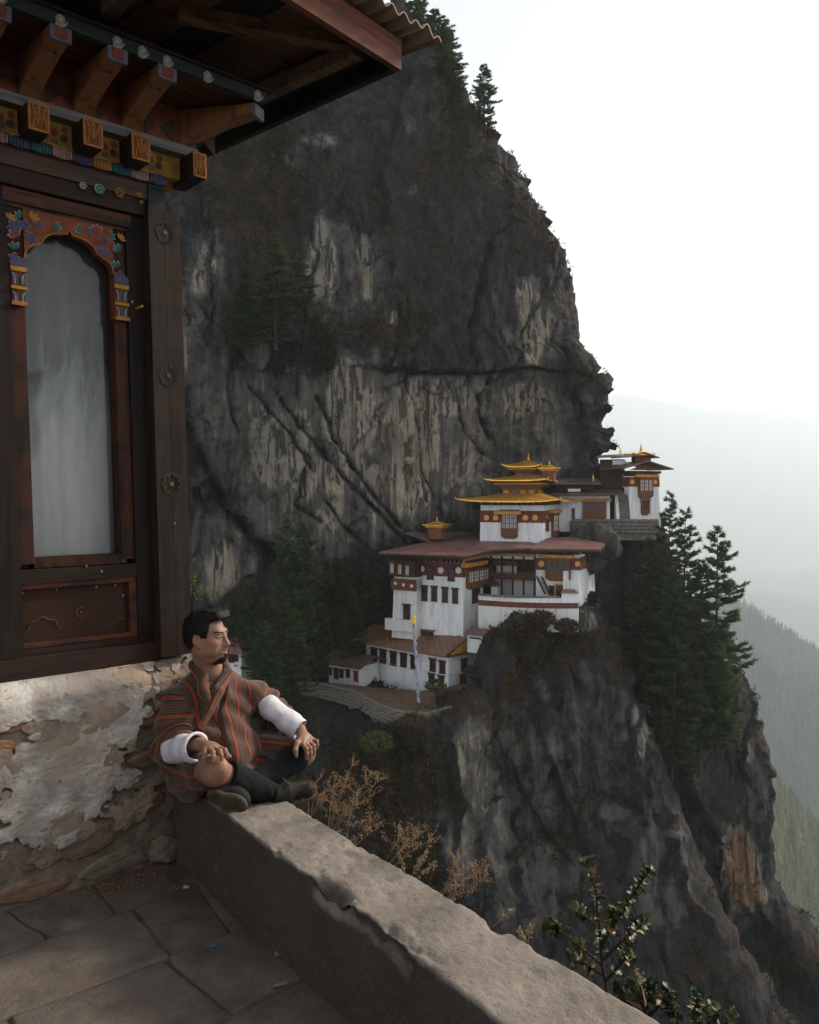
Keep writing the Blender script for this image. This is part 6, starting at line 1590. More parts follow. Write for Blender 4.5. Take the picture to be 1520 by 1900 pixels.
# crossed collar bands
for nm, pth, off in (('collar', [neck + [-.02, .055, .045], neck + [-.066, .01, .035], neck + [-.058, -.05, -.01], J(378, 1283, .335), J(392, 1312, .365)], .016),
                     ('collar', [neck + [.02, .055, .045], neck + [.066, .0, .03], neck + [.06, -.055, -.01], J(404, 1283, .35), J(389, 1318, .375), J(376, 1345, .39)], .226)):
    S_ = SDF((-.1, -.48, .52), (.3, -.05, .98), .0036)
    S_.chain(pth, [.021, .023, .024, .023, .018, .012][:len(pth)], .01)
    S_.put(lambda P: -(np.sqrt(((P - (neck + [0, -.005, .03])) ** 2)[..., :2].sum(-1)) - .056), neck - .2, neck + [.2, .2, .2], .006, 'i')
    V, q = S_.mesh(); V = relax(V, q, 2)
    acc = np.zeros(len(V)); wsum = np.zeros(len(V))
    for a, b in zip(pth[:-1], pth[1:]):
        t_, d_ = seg_t(V, a, b); ax = (b - a) / np.linalg.norm(b - a); out_ = (a + b) / 2 - (neck + [0, .02, -.02]); sd = np.cross(ax, out_); s_ = (V - a) @ (sd / np.linalg.norm(sd))
        wt_ = 1 / (d_ + .004) ** 5; acc += wt_ * s_; wsum += wt_
    st_ = acc / wsum
    man_part(nm, V, q, M_CLOTH, None, True, {'st': st_ * 1.1 + off + .5})
# sleeves
for sh, el, wr, seed in ((shR, elR, wrR, 730), (shL, elL, wrL, 740)):
    cu = el * .62 + wr * .38
    S_ = SDF(np.minimum(np.minimum(sh, el), wr) - .15, np.maximum(np.maximum(sh, el), wr) + .15, .0042)
    S_.chain([sh + [0, .01, -.025], sh * .45 + el * .55 + [0, 0, 0.], el + [0, -.005, .0], cu], [.07, .07, .067, .062], .03)
    S_.ell(el + [0, 0, -.03], (.062, .072, .05), None, .04)
    V, q = S_.mesh(); V = relax(V, q, 3); N = vnormals(V, q)
    t1, d1 = seg_t(V, sh, el); t2, d2 = seg_t(V, el, wr); L1 = np.linalg.norm(el - sh); L2 = np.linalg.norm(wr - el)
    t1 = ((V - sh) @ (el - sh)) / L1 ** 2; t2 = ((V - el) @ (wr - el)) / L2 ** 2; w1 = sstep(-.03, .03, d2 - d1); pos = w1 * (t1 * L1) + (1 - w1) * (L1 + t2 * L2)
    pos = pos + .3 * (np.einsum('ij,j->i', V - el, np.array([.2, -.5, .3])))
    V = V + N * (.007 * np.sin(pos * 75 + 3 * vnoise(V * 8, seed)) + fbm(V * 13, 3, seed) * .010)[:, None]
    man_part('sleeve', V, q, M_CLOTH, None, True, {'st': pos + .5 + .012 * vnoise(V * 6, seed + 1)})
# white turned-back cuffs
M_CUFF = NT('white_cuff_cloth', .8, .25); M_CUFF.col(M_CUFF.ramp(M_CUFF.noise(9, 4, .5), [(.3, (.62, .6, .66)), (.7, (.74, .72, .76))])); M_CUFF.bump(M_CUFF.noise(14, 4, .5), .4, .01); M_CUFF = M_CUFF.m
for a, b, r1, r2, wr, seed in ((J(322, 1392, .32), J(366, 1386, .475), .055, .06, wrR, 750), (J(496, 1309, .30), J(558, 1355, .445), .046, .054, wrL, 760)):
    S_ = SDF(np.minimum(a, b) - .12, np.maximum(a, b) + .12, .0034)
    d_ = (b - a) / np.linalg.norm(b - a)
    S_.cone(a, b - d_ * .02, r1, r2, .01)
    S_.put(lambda P: ((P - b) @ d_) + .0, np.minimum(a, b) - .12, np.maximum(a, b) + .12, .01, 'i')
    S_.cone(b - d_ * .05, b + d_ * .1, r2 - .014, r2 - .006, .006, 's')
    V, q = S_.mesh(); V = relax(V, q, 2); N = vnormals(V, q); s_ = (V - a) @ d_
    V = V + N * (.004 * np.sin(s_ * 60 + 4 * vnoise(V * 10, seed)) + fbm(V * 12, 3, seed) * .009)[:, None]
    man_part('cuff', V, q, M_CUFF)
# skirt over the thighs, belt
S_ = SDF((-.22, -.62, .34), (.52, .0, .62), .0042)
S_.chain([hipL, hipL * .2 + knL * .8], [.095, .08], .04).chain([hipR, hipR * .3 + knR * .7], [.095, .085], .04)
S_.ell((.14, -.34, .43), (.12, .14, .055), None, .04).ell((-.045, -.3, .42), (.045, .13, .075), None, .03)
V, q = S_.mesh(); V = relax(V, q, 3); N = vnormals(V, q)
tl, dl = seg_t(V, hipL, knL); tr2, dr_ = seg_t(V, hipR, knR)
across = np.where(dl < dr_, (V - hipL) @ np.cross((knL - hipL) / np.linalg.norm(knL - hipL), [0, 0, 1.]) - V[:, 2] * .4, (V - hipR) @ np.cross((knR - hipR) / np.linalg.norm(knR - hipR), [0, 0, 1.]) * .8 + V[:, 2] * .9)
V = V + N * (fbm(V * 10, 4, 770) * .014 + .006 * np.sin(across * 60))[:, None]
man_part('skirt', V, q, M_CLOTH, None, True, {'st': across + .5})
S_ = SDF((-.1, -.52, .36), (.4, -.1, .56), .004)
S_.put(lambda P: np.sqrt((np.sqrt(((P[..., 0] - .14) / 1.08) ** 2 + (P[..., 1] + .25) ** 2) - .155) ** 2 + ((P[..., 2] - .45) * .5) ** 2) - .018, (-.1, -.52, .38), (.4, -.1, .54), .005)
V, q = S_.mesh(); man_part('belt', V, q, M_CLOTH, None, True, {'st': V[:, 0] * 2.2 + .5})
# knee socks
M_SOCK = simple('black_knit_sock', (.006, .0065, .009), .95, .3, 120, .3, .002)
for a, b, r, nm in ((knR * .78 + anR * .22, anR, (.062, .058, .036), 780), (knL * .93 + anL * .07, anL, (.062, .058, .036), 790)):
    S_ = SDF(np.minimum(a, b) - .1, np.maximum(a, b) + .1, .004); m_ = a * .6 + b * .4 + np.array([0, .01, -.008])
    d_ = (b - a) / np.linalg.norm(b - a)
    S_.chain([a, m_, b], r, .02); S_.cone(b, b + (np.array([.03, -.0, -.008]) if nm == 780 else np.array([-.03, -.03, -.01])), r[2], .03, .02); S_.put(lambda P: -((P - a) @ d_), np.minimum(a, b) - .1, np.maximum(a, b) + .1, .006, 'i')
    V, q = S_.mesh(); V = relax(V, q, 2); N = vnormals(V, q); V = V + N * (fbm(V * 22, 3, nm) * .005)[:, None]
    man_part('sock', V, q, M_SOCK)
# shoes
M_SHOE = simple('dark_suede', (.017, .015, .013), .85, .4, 30, .3, .004); M_SOLE = simple('worn_rubber_sole', (.085, .07, .05), .9, .4, 18, .3, .004); M_LACE = simple('shoe_lace', (.1, .09, .075), .8, .2, 40)
def shoe(heel, toe, up, seed):
    heel, toe, up = np.array(heel, float), np.array(toe, float), np.array(up, float); f = (toe - heel) / np.linalg.norm(toe - heel); up = up - f * (up @ f); up /= np.linalg.norm(up); sd = np.cross(f, up); L = np.linalg.norm(toe - heel)
    R3 = np.stack([sd, f, up], 1); G_ = lambda x, y, z: heel + R3 @ np.array([x, y, z])
    lo, hi = np.minimum(heel, toe) - .13, np.maximum(heel, toe) + .13
    S_ = SDF(lo, hi, .0034)
    S_.ell(G_(0, L * .74, .022), (.041, L * .3, .034), R3, .02).ell(G_(0, L * .2, .032), (.036, L * .27, .045), R3, .02).cone(G_(0, L * .24, .035), G_(0, -L * .02, .062), .037, .036, .02).cone(G_(0, L * .3, .06), G_(0, L * .7, .03), .03, .03, .02)
    S_.put(lambda P: -((P - heel) @ up) + .002, lo, hi, .004, 'i'); S_.cone(G_(0, L * .06, .055), G_(0, -L * .3, .09), .031, .034, .006, 's')
    V, q = S_.mesh(); V = relax(V, q, 1); o = man_part('shoe', V, q, M_SHOE)
    S_ = SDF(lo, hi, .0034)
    S_.ell(G_(0, L * .72, 0), (.045, L * .32, .018), R3, .01).ell(G_(0, L * .2, 0), (.038, L * .26, .018), R3, .01).cone(G_(0, L * .2, 0), G_(0, L * .7, 0), .028, .036, .02, flat=(up, 2.2))
    S_.put(lambda P: np.abs((P - heel) @ up) - .010, lo, hi, .004, 'i')
    V, q = S_.mesh(); man_part('sole', V, q, M_SOLE, o)
    b = MB()
    for k in range(5):
        y = L * (.32 + .075 * k); z = .088 - .013 * k
        b.tube([tuple(G_(-.022, y, z - .008) - MO), tuple(G_(0, y + .004, z + .004) - MO), tuple(G_(.022, y + .01, z - .008) - MO)], .0022, 5)
    b.tube([tuple(G_(0, L * .32, .092) - MO), tuple(G_(.03, L * .34, .1) - MO), tuple(G_(.04, L * .28, .07) - MO)], .002, 5); b.tube([tuple(G_(0, L * .32, .092) - MO), tuple(G_(-.03, L * .3, .1) - MO), tuple(G_(-.036, L * .36, .06) - MO)], .002, 5)
    b.build('laces', M_LACE, o)
shoe(anR + [-.012, .008, -.05], toeR + [.03, 0, -.012], (.12, -.3, 1), 1)
hl2, tl2 = J(396, 1484, .6), J(462, 1498, .715)
shoe(hl2 + [0, .03, .01], tl2 + [0, .02, .0], (.35, .75, .45), 2)
# collar of the white under-shirt at the nape
S_ = SDF(neck - .12, neck + .12, .003)
S_.put(lambda P: np.sqrt((np.sqrt(((P - (neck + [0, .005, .045]))[..., :2] ** 2).sum(-1)) - .062) ** 2 + ((P[..., 2] - neck[2] - .052 - .25 * (P[..., 1] - neck[1])) * .45) ** 2) - .006, neck - .1, neck + .1, .003)
S_.put(lambda P: -(P[..., 1] - neck[1] - .012), neck - .11, neck + .11, .003, 'i')
man_part('undershirt_collar', *S_.mesh(), M_CUFF)
# ================================================================== TREES, SCRUB, FAR FORESTS, PLANTS BY THE PARAPET
def leaf_mat(name, c0, c1, rough=.7, trans=.25):
    t = NT(name, rough, .25); v = t.attr('tone')
    t.col(t.mix(v, c0, c1))
    if trans:
        ts = t.n('BsdfTranslucent'); t.put(ts.inputs[0], t.mix(v, tuple(x * 1.3 for x in c0), tuple(x * 1.4 for x in c1))); mx = t.n('MixShader'); mx.inputs[0].default_value = trans
        t.t.links.new(t.b.outputs[0], mx.inputs[1]); t.t.links.new(ts.outputs[0], mx.inputs[2]); t.t.links.new(mx.outputs[0], t.t.nodes['Material Output'].inputs[0])
    return t.m
M_NEEDLE = leaf_mat('pine_needles', (.02, .034, .018), (.085, .12, .042), .7, .35)
M_BARK = simple('pine_bark', (.035, .029, .025), .95, .4, 2, .4, .05, 0, (1, 1, .3))
def unit(v): return v / (np.linalg.norm(v, axis=-1, keepdims=True) + 1e-9)
def pine_data(seed, n_br=150, density=15, bare=.12, droop=.12, up=.35, shape=.8, tuft=(.5, .9), wid=.095, ntri=7, side=None):
    """unit tree 1 high, crown radius given in units of height through scale; built 30 m high, 6 m crown radius"""
    r = np.random.RandomState(seed); Hh, Rr = 30., 6.
    T = []; tone = []; br = MB()
    bend = r.uniform(-.4, .4, 2)
    ax = lambda z: np.array([bend[0] * math.sin(z / Hh * 3), bend[1] * math.sin(z / Hh * 2.4), z])
    for k in range(n_br):
        f = bare + (1 - bare) * ((k + r.rand()) / n_br)                 # height fraction
        prof = 1.35 * (1 - f) ** shape * (.7 + .3 * r.rand()) * min(1., .45 + 1.5 * (f - bare))
        L = Rr * max(.07, prof) * r.uniform(.55, 1.12); az = r.rand() * 6.283
        if side is not None and math.cos(az - side) < -.2: L *= .6
        d = np.array([math.cos(az), math.sin(az), 0]); p0 = ax(f * Hh)
        u = np.linspace(0, 1, 6)
        path = p0 + d * (L * u)[:, None] + np.array([0, 0, 1.]) * (L * (-droop * np.sin(u * 2.2) * (1.2 - f) + up * u ** 2 * .35 + .1 * f * u))[:, None]
        if L > 1.0: br.tube([tuple(p) for p in path], [.05 * (1 - .8 * q) * (.5 + L / Rr) for q in u], 3, False)
        m = max(3, int(density * (L / Rr) ** .8 * 1.6))
        s = .22 + .78 * r.rand(m) ** .75
        ii = s * 5; i0 = np.clip(ii.astype(int), 0, 4); fr = (ii - i0)[:, None]; P = path[i0] * (1 - fr) + path[i0 + 1] * fr
        side_v = np.array([-d[1], d[0], 0])
        off = (r.rand(m) - .5) * 2 * .3 * L * (1.05 - s)
        P = P + side_v * off[:, None] + np.array([0, 0, 1]) * (r.rand(m) - .4)[:, None] * .12 * L * .5
        for q in range(ntri):
            dirv = unit(d * r.uniform(.3, 1, (m, 1)) + side_v * (r.uniform(-.9, .9, (m, 1)) + np.sign(off)[:, None] * .3) + np.array([0, 0, 1]) * r.uniform(-.25, .75, (m, 1)))
            ln = r.uniform(*tuft, (m, 1)); wv = unit(np.cross(dirv, unit(r.normal(size=(m, 3))))) * wid * r.uniform(.6, 1.3, (m, 1))
            T.append(np.stack([P - wv, P + wv, P + dirv * ln], 1)); tone.append(np.repeat(np.clip(.15 + .55 * s + r.normal(0, .2, m), 0, 1), 3))
    # leader
    T = np.concatenate(T).reshape(-1, 3); tone = np.concatenate(tone)
    crown = mk('crown', T, np.arange(len(T)).reshape(-1, 3), M_NEEDLE, False, {'tone': tone})
    tr = MB().tube([tuple(ax(z)) for z in np.linspace(-1.5, Hh, 12)], [.36 * (1 - z) ** .9 + .02 for z in np.linspace(0, 1, 12)], 8)
    tr.v += [] ; n0 = len(tr.v); tr.add(br.v, br.f)
    return crown, tr.data('trunk', M_BARK, fix=False)
PD = [pine_data(1, 170, 24, .06, .12, .5, .62), pine_data(2, 150, 20, .1, .16, .4, .65), pine_data(3, 120, 14, .28, .1, .5, .5, (.6, 1.05), .12), pine_data(4, 160, 24, .04, .2, .2, .7)]
def pine(base, top, Rpx, kind, label, group, rz=None, name='pine_tree', depth=None):
    x, y, Y = base; P0 = at(x, y, Y); tp = at(top[0], top[1], Y); h = tp[2] - P0[2]
    o = empty(name, tuple(P0), random.random() * 6.28 if rz is None else rz, label, 'tree', group)
    s = h / 30.; rr = Rpx * Y / F_PX / 6.
    for me in PD[kind]: c = link(me.name.split('.')[0], me, o)
    o.scale = (rr, rr, s); return o
GR = 'pines on the rock buttress beside the monastery'
for a in (((1330, 1392, 112), (1303, 978), 78, 0, 'tallest pine on the buttress, its long branches reaching furthest right', GR, .4),
          ((1272, 1385, 115), (1264, 946), 76, 1, 'slim tall pine just left of the widest pine, tip against the pale sky', GR),
          ((1240, 1335, 117), (1229, 915), 62, 1, 'pine whose airy tip stands in front of the ledge tower', GR),
          ((1205, 1310, 116), (1190, 1000), 74, 3, 'dark pine under the right end of the ledge wall', GR),
          ((1298, 1425, 110), (1283, 1040), 74, 0, 'broad green pine low in front of the tallest pine', GR),
          ((1246, 1432, 109), (1232, 1060), 74, 3, 'dark bushy pine at the bottom left of the buttress group', GR),
          ((1340, 1400, 110), (1335, 1240), 42, 0, 'short bright green pine beneath the widest branches', GR)): pine(*a)
GL = 'dark conifers in the shaded ravine left of the monastery'
for a in (((533, 1262, 101), (529, 962), 44, 2, 'tall bare trunked conifer, left one of the pair before the pale rock', GL),
          ((566, 1268, 102), (570, 972), 46, 2, 'tall bare trunked conifer, right one of the pair before the pale rock', GL),
          ((480, 1290, 103), (478, 1062), 55, 3, 'dark conifer behind the seated man, left of the bare trunked pair', GL),
          ((588, 1262, 107), (590, 1050), 38, 3, 'dark conifer just left of the small annex house', GL),
          ((655, 1235, 111), (650, 1090), 36, 3, 'small dark conifer behind the annex roof', GL),
          ((440, 1285, 106), (436, 1090), 44, 1, 'dim conifer close behind the man with the small hut at its foot', GL),
          ((548, 1335, 98), (550, 1130), 48, 3, 'low dark conifer in front of the annex and the terrace end', GL),
          ((690, 1150, 113), (684, 1020), 30, 3, 'narrow dark conifer against the rock at the side wing', GL),
          ((490, 1345, 96), (492, 1150), 56, 3, 'dense dark conifer low beside the seated man\'s shoulder', GL)): pine(*a)
GC = 'conifers growing on the cliff face'
for a in (((512, 640, 108), (520, 430), 60, 3, 'large dark conifer on the ledge high on the left of the cliff', GC), ((455, 650, 108), (460, 520), 50, 3, 'dark conifer left of the large one on the cliff ledge', GC), ((560, 590, 111), (566, 470), 36, 1, 'slender conifer right of the large one on the cliff ledge', GC),
          ((600, 690, 112), (602, 600), 40, 3, 'squat conifer on the lower cliff shelf', GC)): pine(*a)
GT_ = 'conifers on top of the cliff'
for a in (((899, 247, 128), (889, 120), 36, 0, 'lone conifer standing clear against the sky on the cliff edge', GT_),
          ((826, 165, 131), (812, 52), 46, 0, 'bushy conifer just left of the lone one on the cliff top', GT_), ((806, 130, 133), (800, 20), 50, 0, 'conifer beside the corrugated roof edge on the cliff top', GT_),
          ((772, 110, 135), (768, -10), 50, 0, 'conifer showing just above the corrugated roof corner', GT_), ((846, 200, 131), (838, 110), 28, 0, 'small conifer low on the cliff shoulder below the bushy one', GT_),
          ((742, 90, 136), (735, -30), 40, 3, 'conifer mostly hidden behind the roof corner', GT_)): pine(*a)
# --- scrub on the rock: leaf sized faces in one mass
M_SCRUB = leaf_mat('dry_scrub', (.02, .022, .012), (.095, .055, .026), .9, .15)
T = []; tone = []; rs = np.random.RandomState(31)
for Qs, Ns, ve, px, py in scrub_sites:
    m = (px > 280) & (px < 1560) & (py > -40) & (py < 1960) & ((Ns * (EYEP - Qs)).sum(1) > -20)
    pr = np.clip((ve - .34) * .5, 0, .5) * m
    idx = np.where(rs.rand(len(pr)) < pr)[0]
    P = Qs[idx] + Ns[idx] * .1; n = len(idx); base = np.clip(.35 + fbm(P * .25, 3, 900) * 1.1 + rs.normal(0, .15, n), 0, 1)
    for k in range(7):
        dv = unit(Ns[idx] * .7 + np.array([0, 0, .55]) + rs.normal(0, .7, (n, 3))); ln = rs.uniform(.25, .75, (n, 1)); wv = unit(np.cross(dv, unit(rs.normal(size=(n, 3))))) * rs.uniform(.06, .15, (n, 1))
        p0 = P + rs.normal(0, .22, (n, 3))
        T.append(np.stack([p0 - wv, p0 + wv, p0 + dv * ln], 1)); tone.append(np.repeat(np.clip(base + rs.normal(0, .15, n), 0, 1), 3))
T = np.concatenate(T).reshape(-1, 3)
tag(link('scrub', mk('scrub', T, np.arange(len(T)).reshape(-1, 3), M_SCRUB, False, {'tone': np.concatenate(tone)})), 'dry brown and dark green scrub clinging to the cliffs', None, None, 'stuff')
NSCRUB = len(T) // 3
# --- far forests
M_FAR = leaf_mat('far_forest_leaves', (.025, .05, .03), (.08, .125, .05), .8, .2)
def cone_tree(P, h, R, seed, tiers=7, per=7):
    r = np.random.RandomState(seed); T = []
    for i in range(tiers):
        f = .12 + .8 * i / tiers; rr = R * (1 - f) ** .8 * r.uniform(.8, 1.15); z = f * h
        for k in range(per):
            a = r.rand() * 6.283; d = np.array([math.cos(a), math.sin(a), 0]); s = np.array([-d[1], d[0], 0]); ln = rr * r.uniform(.7, 1.2)
            p = P + np.array([0, 0, z]); T.append([p + s * rr * .3 + np.array([0, 0, h * .11]), p - s * rr * .3 + np.array([0, 0, h * .11]), p + d * ln + np.array([0, 0, -h * .02 * r.rand()])])
    T.append([P + np.array([-R * .12, 0, h * .75]), P + np.array([R * .12, 0, h * .75]), P + np.array([0, 0, h])])
    return T
rs = np.random.RandomState(41); far = []; ft = []
X_ = rs.uniform(430, 900, 9000); Y_ = rs.uniform(760, 1420, 9000)
ok = []
for x, y in zip(X_, Y_):
    z = float(ground_z(x, y)); px, py = to_px(np.array([x, y, z]))
    if 1335 < px < 1560 and 1060 < py < 1720: ok.append((x, y, z))
ok = ok[:2600]; n_far = len(ok)
for k in range(6000):
    x, y = rs.uniform(215, 420), rs.uniform(400, 680); z = float(ground_z(x, y)); px, py = to_px(np.array([x, y, z]))
    if 1425 < px < 1560 and 1400 < py < 1800: ok.append((x, y, z))
near = []; nt = []
for i, (x, y, z) in enumerate(ok):
    if i == n_far: far_a, ft_a = far, ft; far, ft = near, nt
    h = rs.uniform(14, 27); t_ = cone_tree(np.array([x, y, z - 1]), h, h * rs.uniform(.17, .26), 5000 + i); far += t_; ft += [np.clip(.35 + .9 * fbm(np.array([[x * .01, y * .01, 0]]), 2, 910)[0] + rs.normal(0, .18), 0, 1)] * (3 * len(t_))
near, far, nt, ft = far, far_a, ft, ft_a
near = (np.array(near).reshape(-1, 3) - [0, 0, EYE]) * FAR + [0, 0, EYE]
NEAR = (near, nt)
far = (np.array(far).reshape(-1, 3) - [0, 0, EYE]) * FAR + [0, 0, EYE]
tag(link('far_forest', mk('far_forest', far, np.arange(len(far)).reshape(-1, 3), M_FAR, False, {'tone': ft})), 'hazy conifer forest covering the hill across the ravine', None, None, 'stuff')
# far ridge fringe
fr = []; r2 = np.random.RandomState(43)
for i in range(1500):
    x = r2.uniform(2000, 5200); y = 9500 + r2.normal(0, 130); z = float(ground_z(x, y)); h = r2.uniform(18, 60)
    fr += [[(x - h * .35, y, z - 12), (x + h * .35, y, z - 12), (x + r2.uniform(-5, 5), y, z + h)]]
fr = (np.array(fr).reshape(-1, 3) - [0, 0, EYE]) * FAR + [0, 0, EYE]
tag(link('ridge_trees', mk('ridge_trees', fr, np.arange(len(fr)).reshape(-1, 3), M_FAR, False, {'tone': np.full(len(fr), .3)})), 'tree line on the far hazy ridge', None, None, 'stuff')
# nearer sunlit trees: one by one
M_SUNL = leaf_mat('sunlit_pine_needles', (.03, .05, .016), (.2, .21, .04), .7, .35)  # sunlight put into the colour: yellower and brighter than the far leaves
tag(link('near_forest', mk('near_forest', NEAR[0], np.arange(len(NEAR[0])).reshape(-1, 3), M_SUNL, False, {'tone': NEAR[1]})), 'sunlit yellow green forest low at the right edge', None, None, 'stuff')
sun_d_ = []
for k in range(3):
    r = np.random.RandomState(60 + k); T = []; tn = []
    for q in range(1500):
        f = r.rand() ** .8; rr = (1 - f) ** .75 * (.6 + .4 * math.sin(f * 22 + k)) ; a = r.rand() * 6.283; s = r.rand() ** .5
        p = np.array([math.cos(a) * rr * s * 5, math.sin(a) * rr * s * 5, 2 + f * 18]); dv = np.array([math.cos(a), math.sin(a), r.uniform(-.1, .7)]) ; ln = r.uniform(.7, 1.5); wv = unit(np.cross(dv, r.normal(size=3))) * r.uniform(.15, .3)
        T.append([p - wv, p + wv, p + dv * ln]); tn += [np.clip(.2 + .7 * s * r.rand() + .2 * r.rand(), 0, 1)] * 3
    T = np.array(T).reshape(-1, 3)
    sun_d_.append((mk('crown', T, np.arange(len(T)).reshape(-1, 3), M_SUNL, False, {'tone': tn}), MB().tube([(0, 0, -2), (.2, 0, 10), (0, 0, 19)], [.35, .25, .05], 6).data('trunk', M_BARK)))
GS = 'sunlit trees at the right edge'
r = np.random.RandomState(70); spots = []
SL = {0: 'yellow green tree standing out at the right edge beside the rock buttress', 1: 'yellow green tree lower right of the standout one by the buttress'}
fixed = [(1462, 1655, 1570, 540), (1505, 1690, 1600, 545)]
for i, (px, pyb, pyt, Y) in enumerate(fixed):
    Y *= FAR; P = at(px, pyb, Y); h = at(px, pyt, Y)[2] - P[2]; o = empty('sunlit_tree', tuple(P), r.rand() * 6, SL[i], 'tree', GS)
    for me in sun_d_[i % 3]: link(me.name.split('.')[0], me, o)
    o.scale = (h / 20 * 1.25,) * 2 + (h / 20,)
cnt = 0
while cnt < 36:
    x, y = r.uniform(225, 380), r.uniform(440, 640); z = float(ground_z(x, y)); px, py = to_px(np.array([x, y, z]))
    if not (1425 < px < 1545 and 1395 < py < 1760): cnt += .02; continue
    h = r.uniform(13, 24) * FAR; o = empty('sunlit_tree', (x * FAR, y * FAR, (z - .5 - EYE) * FAR + EYE), r.rand() * 6, 'yellow green tree in the sunlit grove on the near hillside at the right edge', 'tree', GS)
    for me in sun_d_[r.randint(3)]: link(me.name.split('.')[0], me, o)
    o.scale = (h / 20,) * 3; cnt += 1
# terrace shrubs
M_SHRUBL = leaf_mat('shrub_leaves', (.03, .045, .016), (.09, .11, .035), .6, .2)
def bush(px, py, Y, wpx, hpx, label, n=260, leaf=.28, seed=1, mat=None):
    r = np.random.RandomState(seed); k = Y / F_PX; w_, h_ = wpx * k / 2, hpx * k; P = at(px, py, Y); o = empty('shrub', tuple(P), 0, label, 'shrub')
    T = []; tn = []; st = MB()
    for q in range(7): a = r.rand() * 6.283; st.tube([(0, 0, -.1), (math.cos(a) * w_ * .3, math.sin(a) * w_ * .3, h_ * .5), (math.cos(a) * w_ * .8, math.sin(a) * w_ * .8, h_ * r.uniform(.6, 1))], [w_ * .04, w_ * .03, w_ * .01], 4)
    for q in range(n):
        a, s = r.rand() * 6.283, r.rand() ** .45; z = r.rand(); p = np.array([math.cos(a) * w_ * s * math.sin(.3 + 2.6 * z), math.sin(a) * w_ * s * math.sin(.3 + 2.6 * z), h_ * (.15 + .85 * z)])
        dv = unit(np.array([math.cos(a), math.sin(a), .5]) + r.normal(0, .5, 3)); wv = unit(np.cross(dv, r.normal(size=3))) * leaf * .3
        T.append([p - wv, p + wv, p + dv * leaf]); tn += [r.rand()] * 3
    T = np.array(T).reshape(-1, 3); link('foliage', mk('foliage', T, np.arange(len(T)).reshape(-1, 3), mat or M_SHRUBL, False, {'tone': tn}), o); st.build('stem', M_BARK, o); return o
bush(808, 1287, 99, 40, 26, 'small round green shrub on the terrace corner by the flag pole', 300, .4, 1)
bush(878, 1262, 104, 36, 26, 'leafy shrub by the red door at the end of the long house', 240, .35, 2)
bush(700, 1400, 92, 70, 40, 'bright green bush on the slope below the retaining wall', 400, .5, 3)
for i, (px, py, w_, h_, lab) in enumerate(((950, 1185, 60, 30, 'grey brown bush at the left foot of the court wall'), (1005, 1168, 56, 34, 'dark bush in the middle of the court wall foot'), (1052, 1178, 50, 28, 'russet bush at the right foot of the court wall'), (918, 1205, 44, 30, 'dark bush just right of the tiny shed'), (1138, 1190, 26, 24, 'rust coloured bush on the bare corner right of the court wall'))):
    bush(px, py, 101.5 if px < 1100 else 105, w_, h_, lab, 420, .5, 10 + i, M_SCRUB)
# ---- plants by the parapet, in the terrace frame
def t_x(px, py, u): r_ = ray(px, py); t = (u - (EYEP - T0) @ TX) / (r_ @ TX); return to_t(EYEP + r_ * t)
M_STRAW = simple('dry_straw', (.34, .24, .14), .9, .35, 30, .1, .002); M_SEED = simple('dry_seed_heads', (.27, .165, .095), .95, .45, 60, .2, .003)
def weed(base, tips, u, label, kind='umbel', seed=0, nbr=7):
    r = np.random.RandomState(seed); b0 = t_x(base[0], base[1], u); b0w = TM @ Vector(b0); o = empty('dry_weed', tuple(b0w), TA, label, 'weed', 'dry weeds along the outer edge of the parapet')
    st = MB(); sd = MB()
    def seedbit(p, s):
        d = r.normal(0, 1, 3); d /= np.linalg.norm(d); e = np.cross(d, r.normal(0, 1, 3)); e /= np.linalg.norm(e)
        p = np.array(p); sd.add([p - e * s * .5, p + e * s * .5, p + d * s * 1.6, p + np.cross(d, e) * s * .6], [(0, 1, 2), (1, 3, 2), (3, 0, 2), (0, 3, 1)])
    for tx, ty in tips:
        tp = t_x(tx, ty, u + r.uniform(-.04, .05)) - b0; a = np.array([r.uniform(-.012, .012), r.uniform(-.012, .012), -.05]); mid = a * .4 + tp * .5 + np.array([0, 0, np.linalg.norm(tp) * .1])
        path = [a * (1 - q) ** 2 + 2 * mid * q * (1 - q) + tp * q * q for q in np.linspace(0, 1, 8)]
        st.tube([tuple(p) for p in path], list(np.linspace(.0022, .0009, 8)), 4)
        if kind == 'umbel':
            for k in range(nbr):
                q = r.uniform(.4, 1); i = min(6, int(q * 7)); p = path[i] + (path[i + 1] - path[i]) * (q * 7 - i)
                dv = np.array([r.normal(0, .5), r.normal(0, .5), r.uniform(.1, .9)]); dv = dv / np.linalg.norm(dv) * r.uniform(.025, .065); e = p + dv
                st.tube([tuple(p), tuple((p + e) / 2 + r.normal(0, .004, 3)), tuple(e)], [.0011, .0009, .0006], 3)
                for m in range(12): seedbit(p + dv * r.uniform(.35, 1.1) + r.normal(0, .006, 3), r.uniform(.003, .006))
        else:
            for k in range(60):
                q = .5 + .5 * r.rand(); i = min(6, int(q * 7)); p = path[i] + (path[i + 1] - path[i]) * (q * 7 - i); seedbit(p + r.normal(0, .0045, 3), r.uniform(.003, .006))
    st.build('stalks', M_STRAW, o, fix=False); tag(sd.build('seed_heads', M_SEED if kind == 'umbel' else M_STRAW, o, fix=False), None, None, None, 'stuff'); return o
weed((600, 1545), [(655, 1418), (690, 1440), (718, 1440), (640, 1450), (625, 1432), (700, 1470)], .33, 'tallest brown dry weed right of the man\'s shoe', 'umbel', 1, 9)
weed((640, 1575), [(660, 1470), (690, 1520), (650, 1500), (705, 1535), (625, 1490)], .32, 'branching brown dry weed leaning just below the tallest weed', 'umbel', 2, 8)
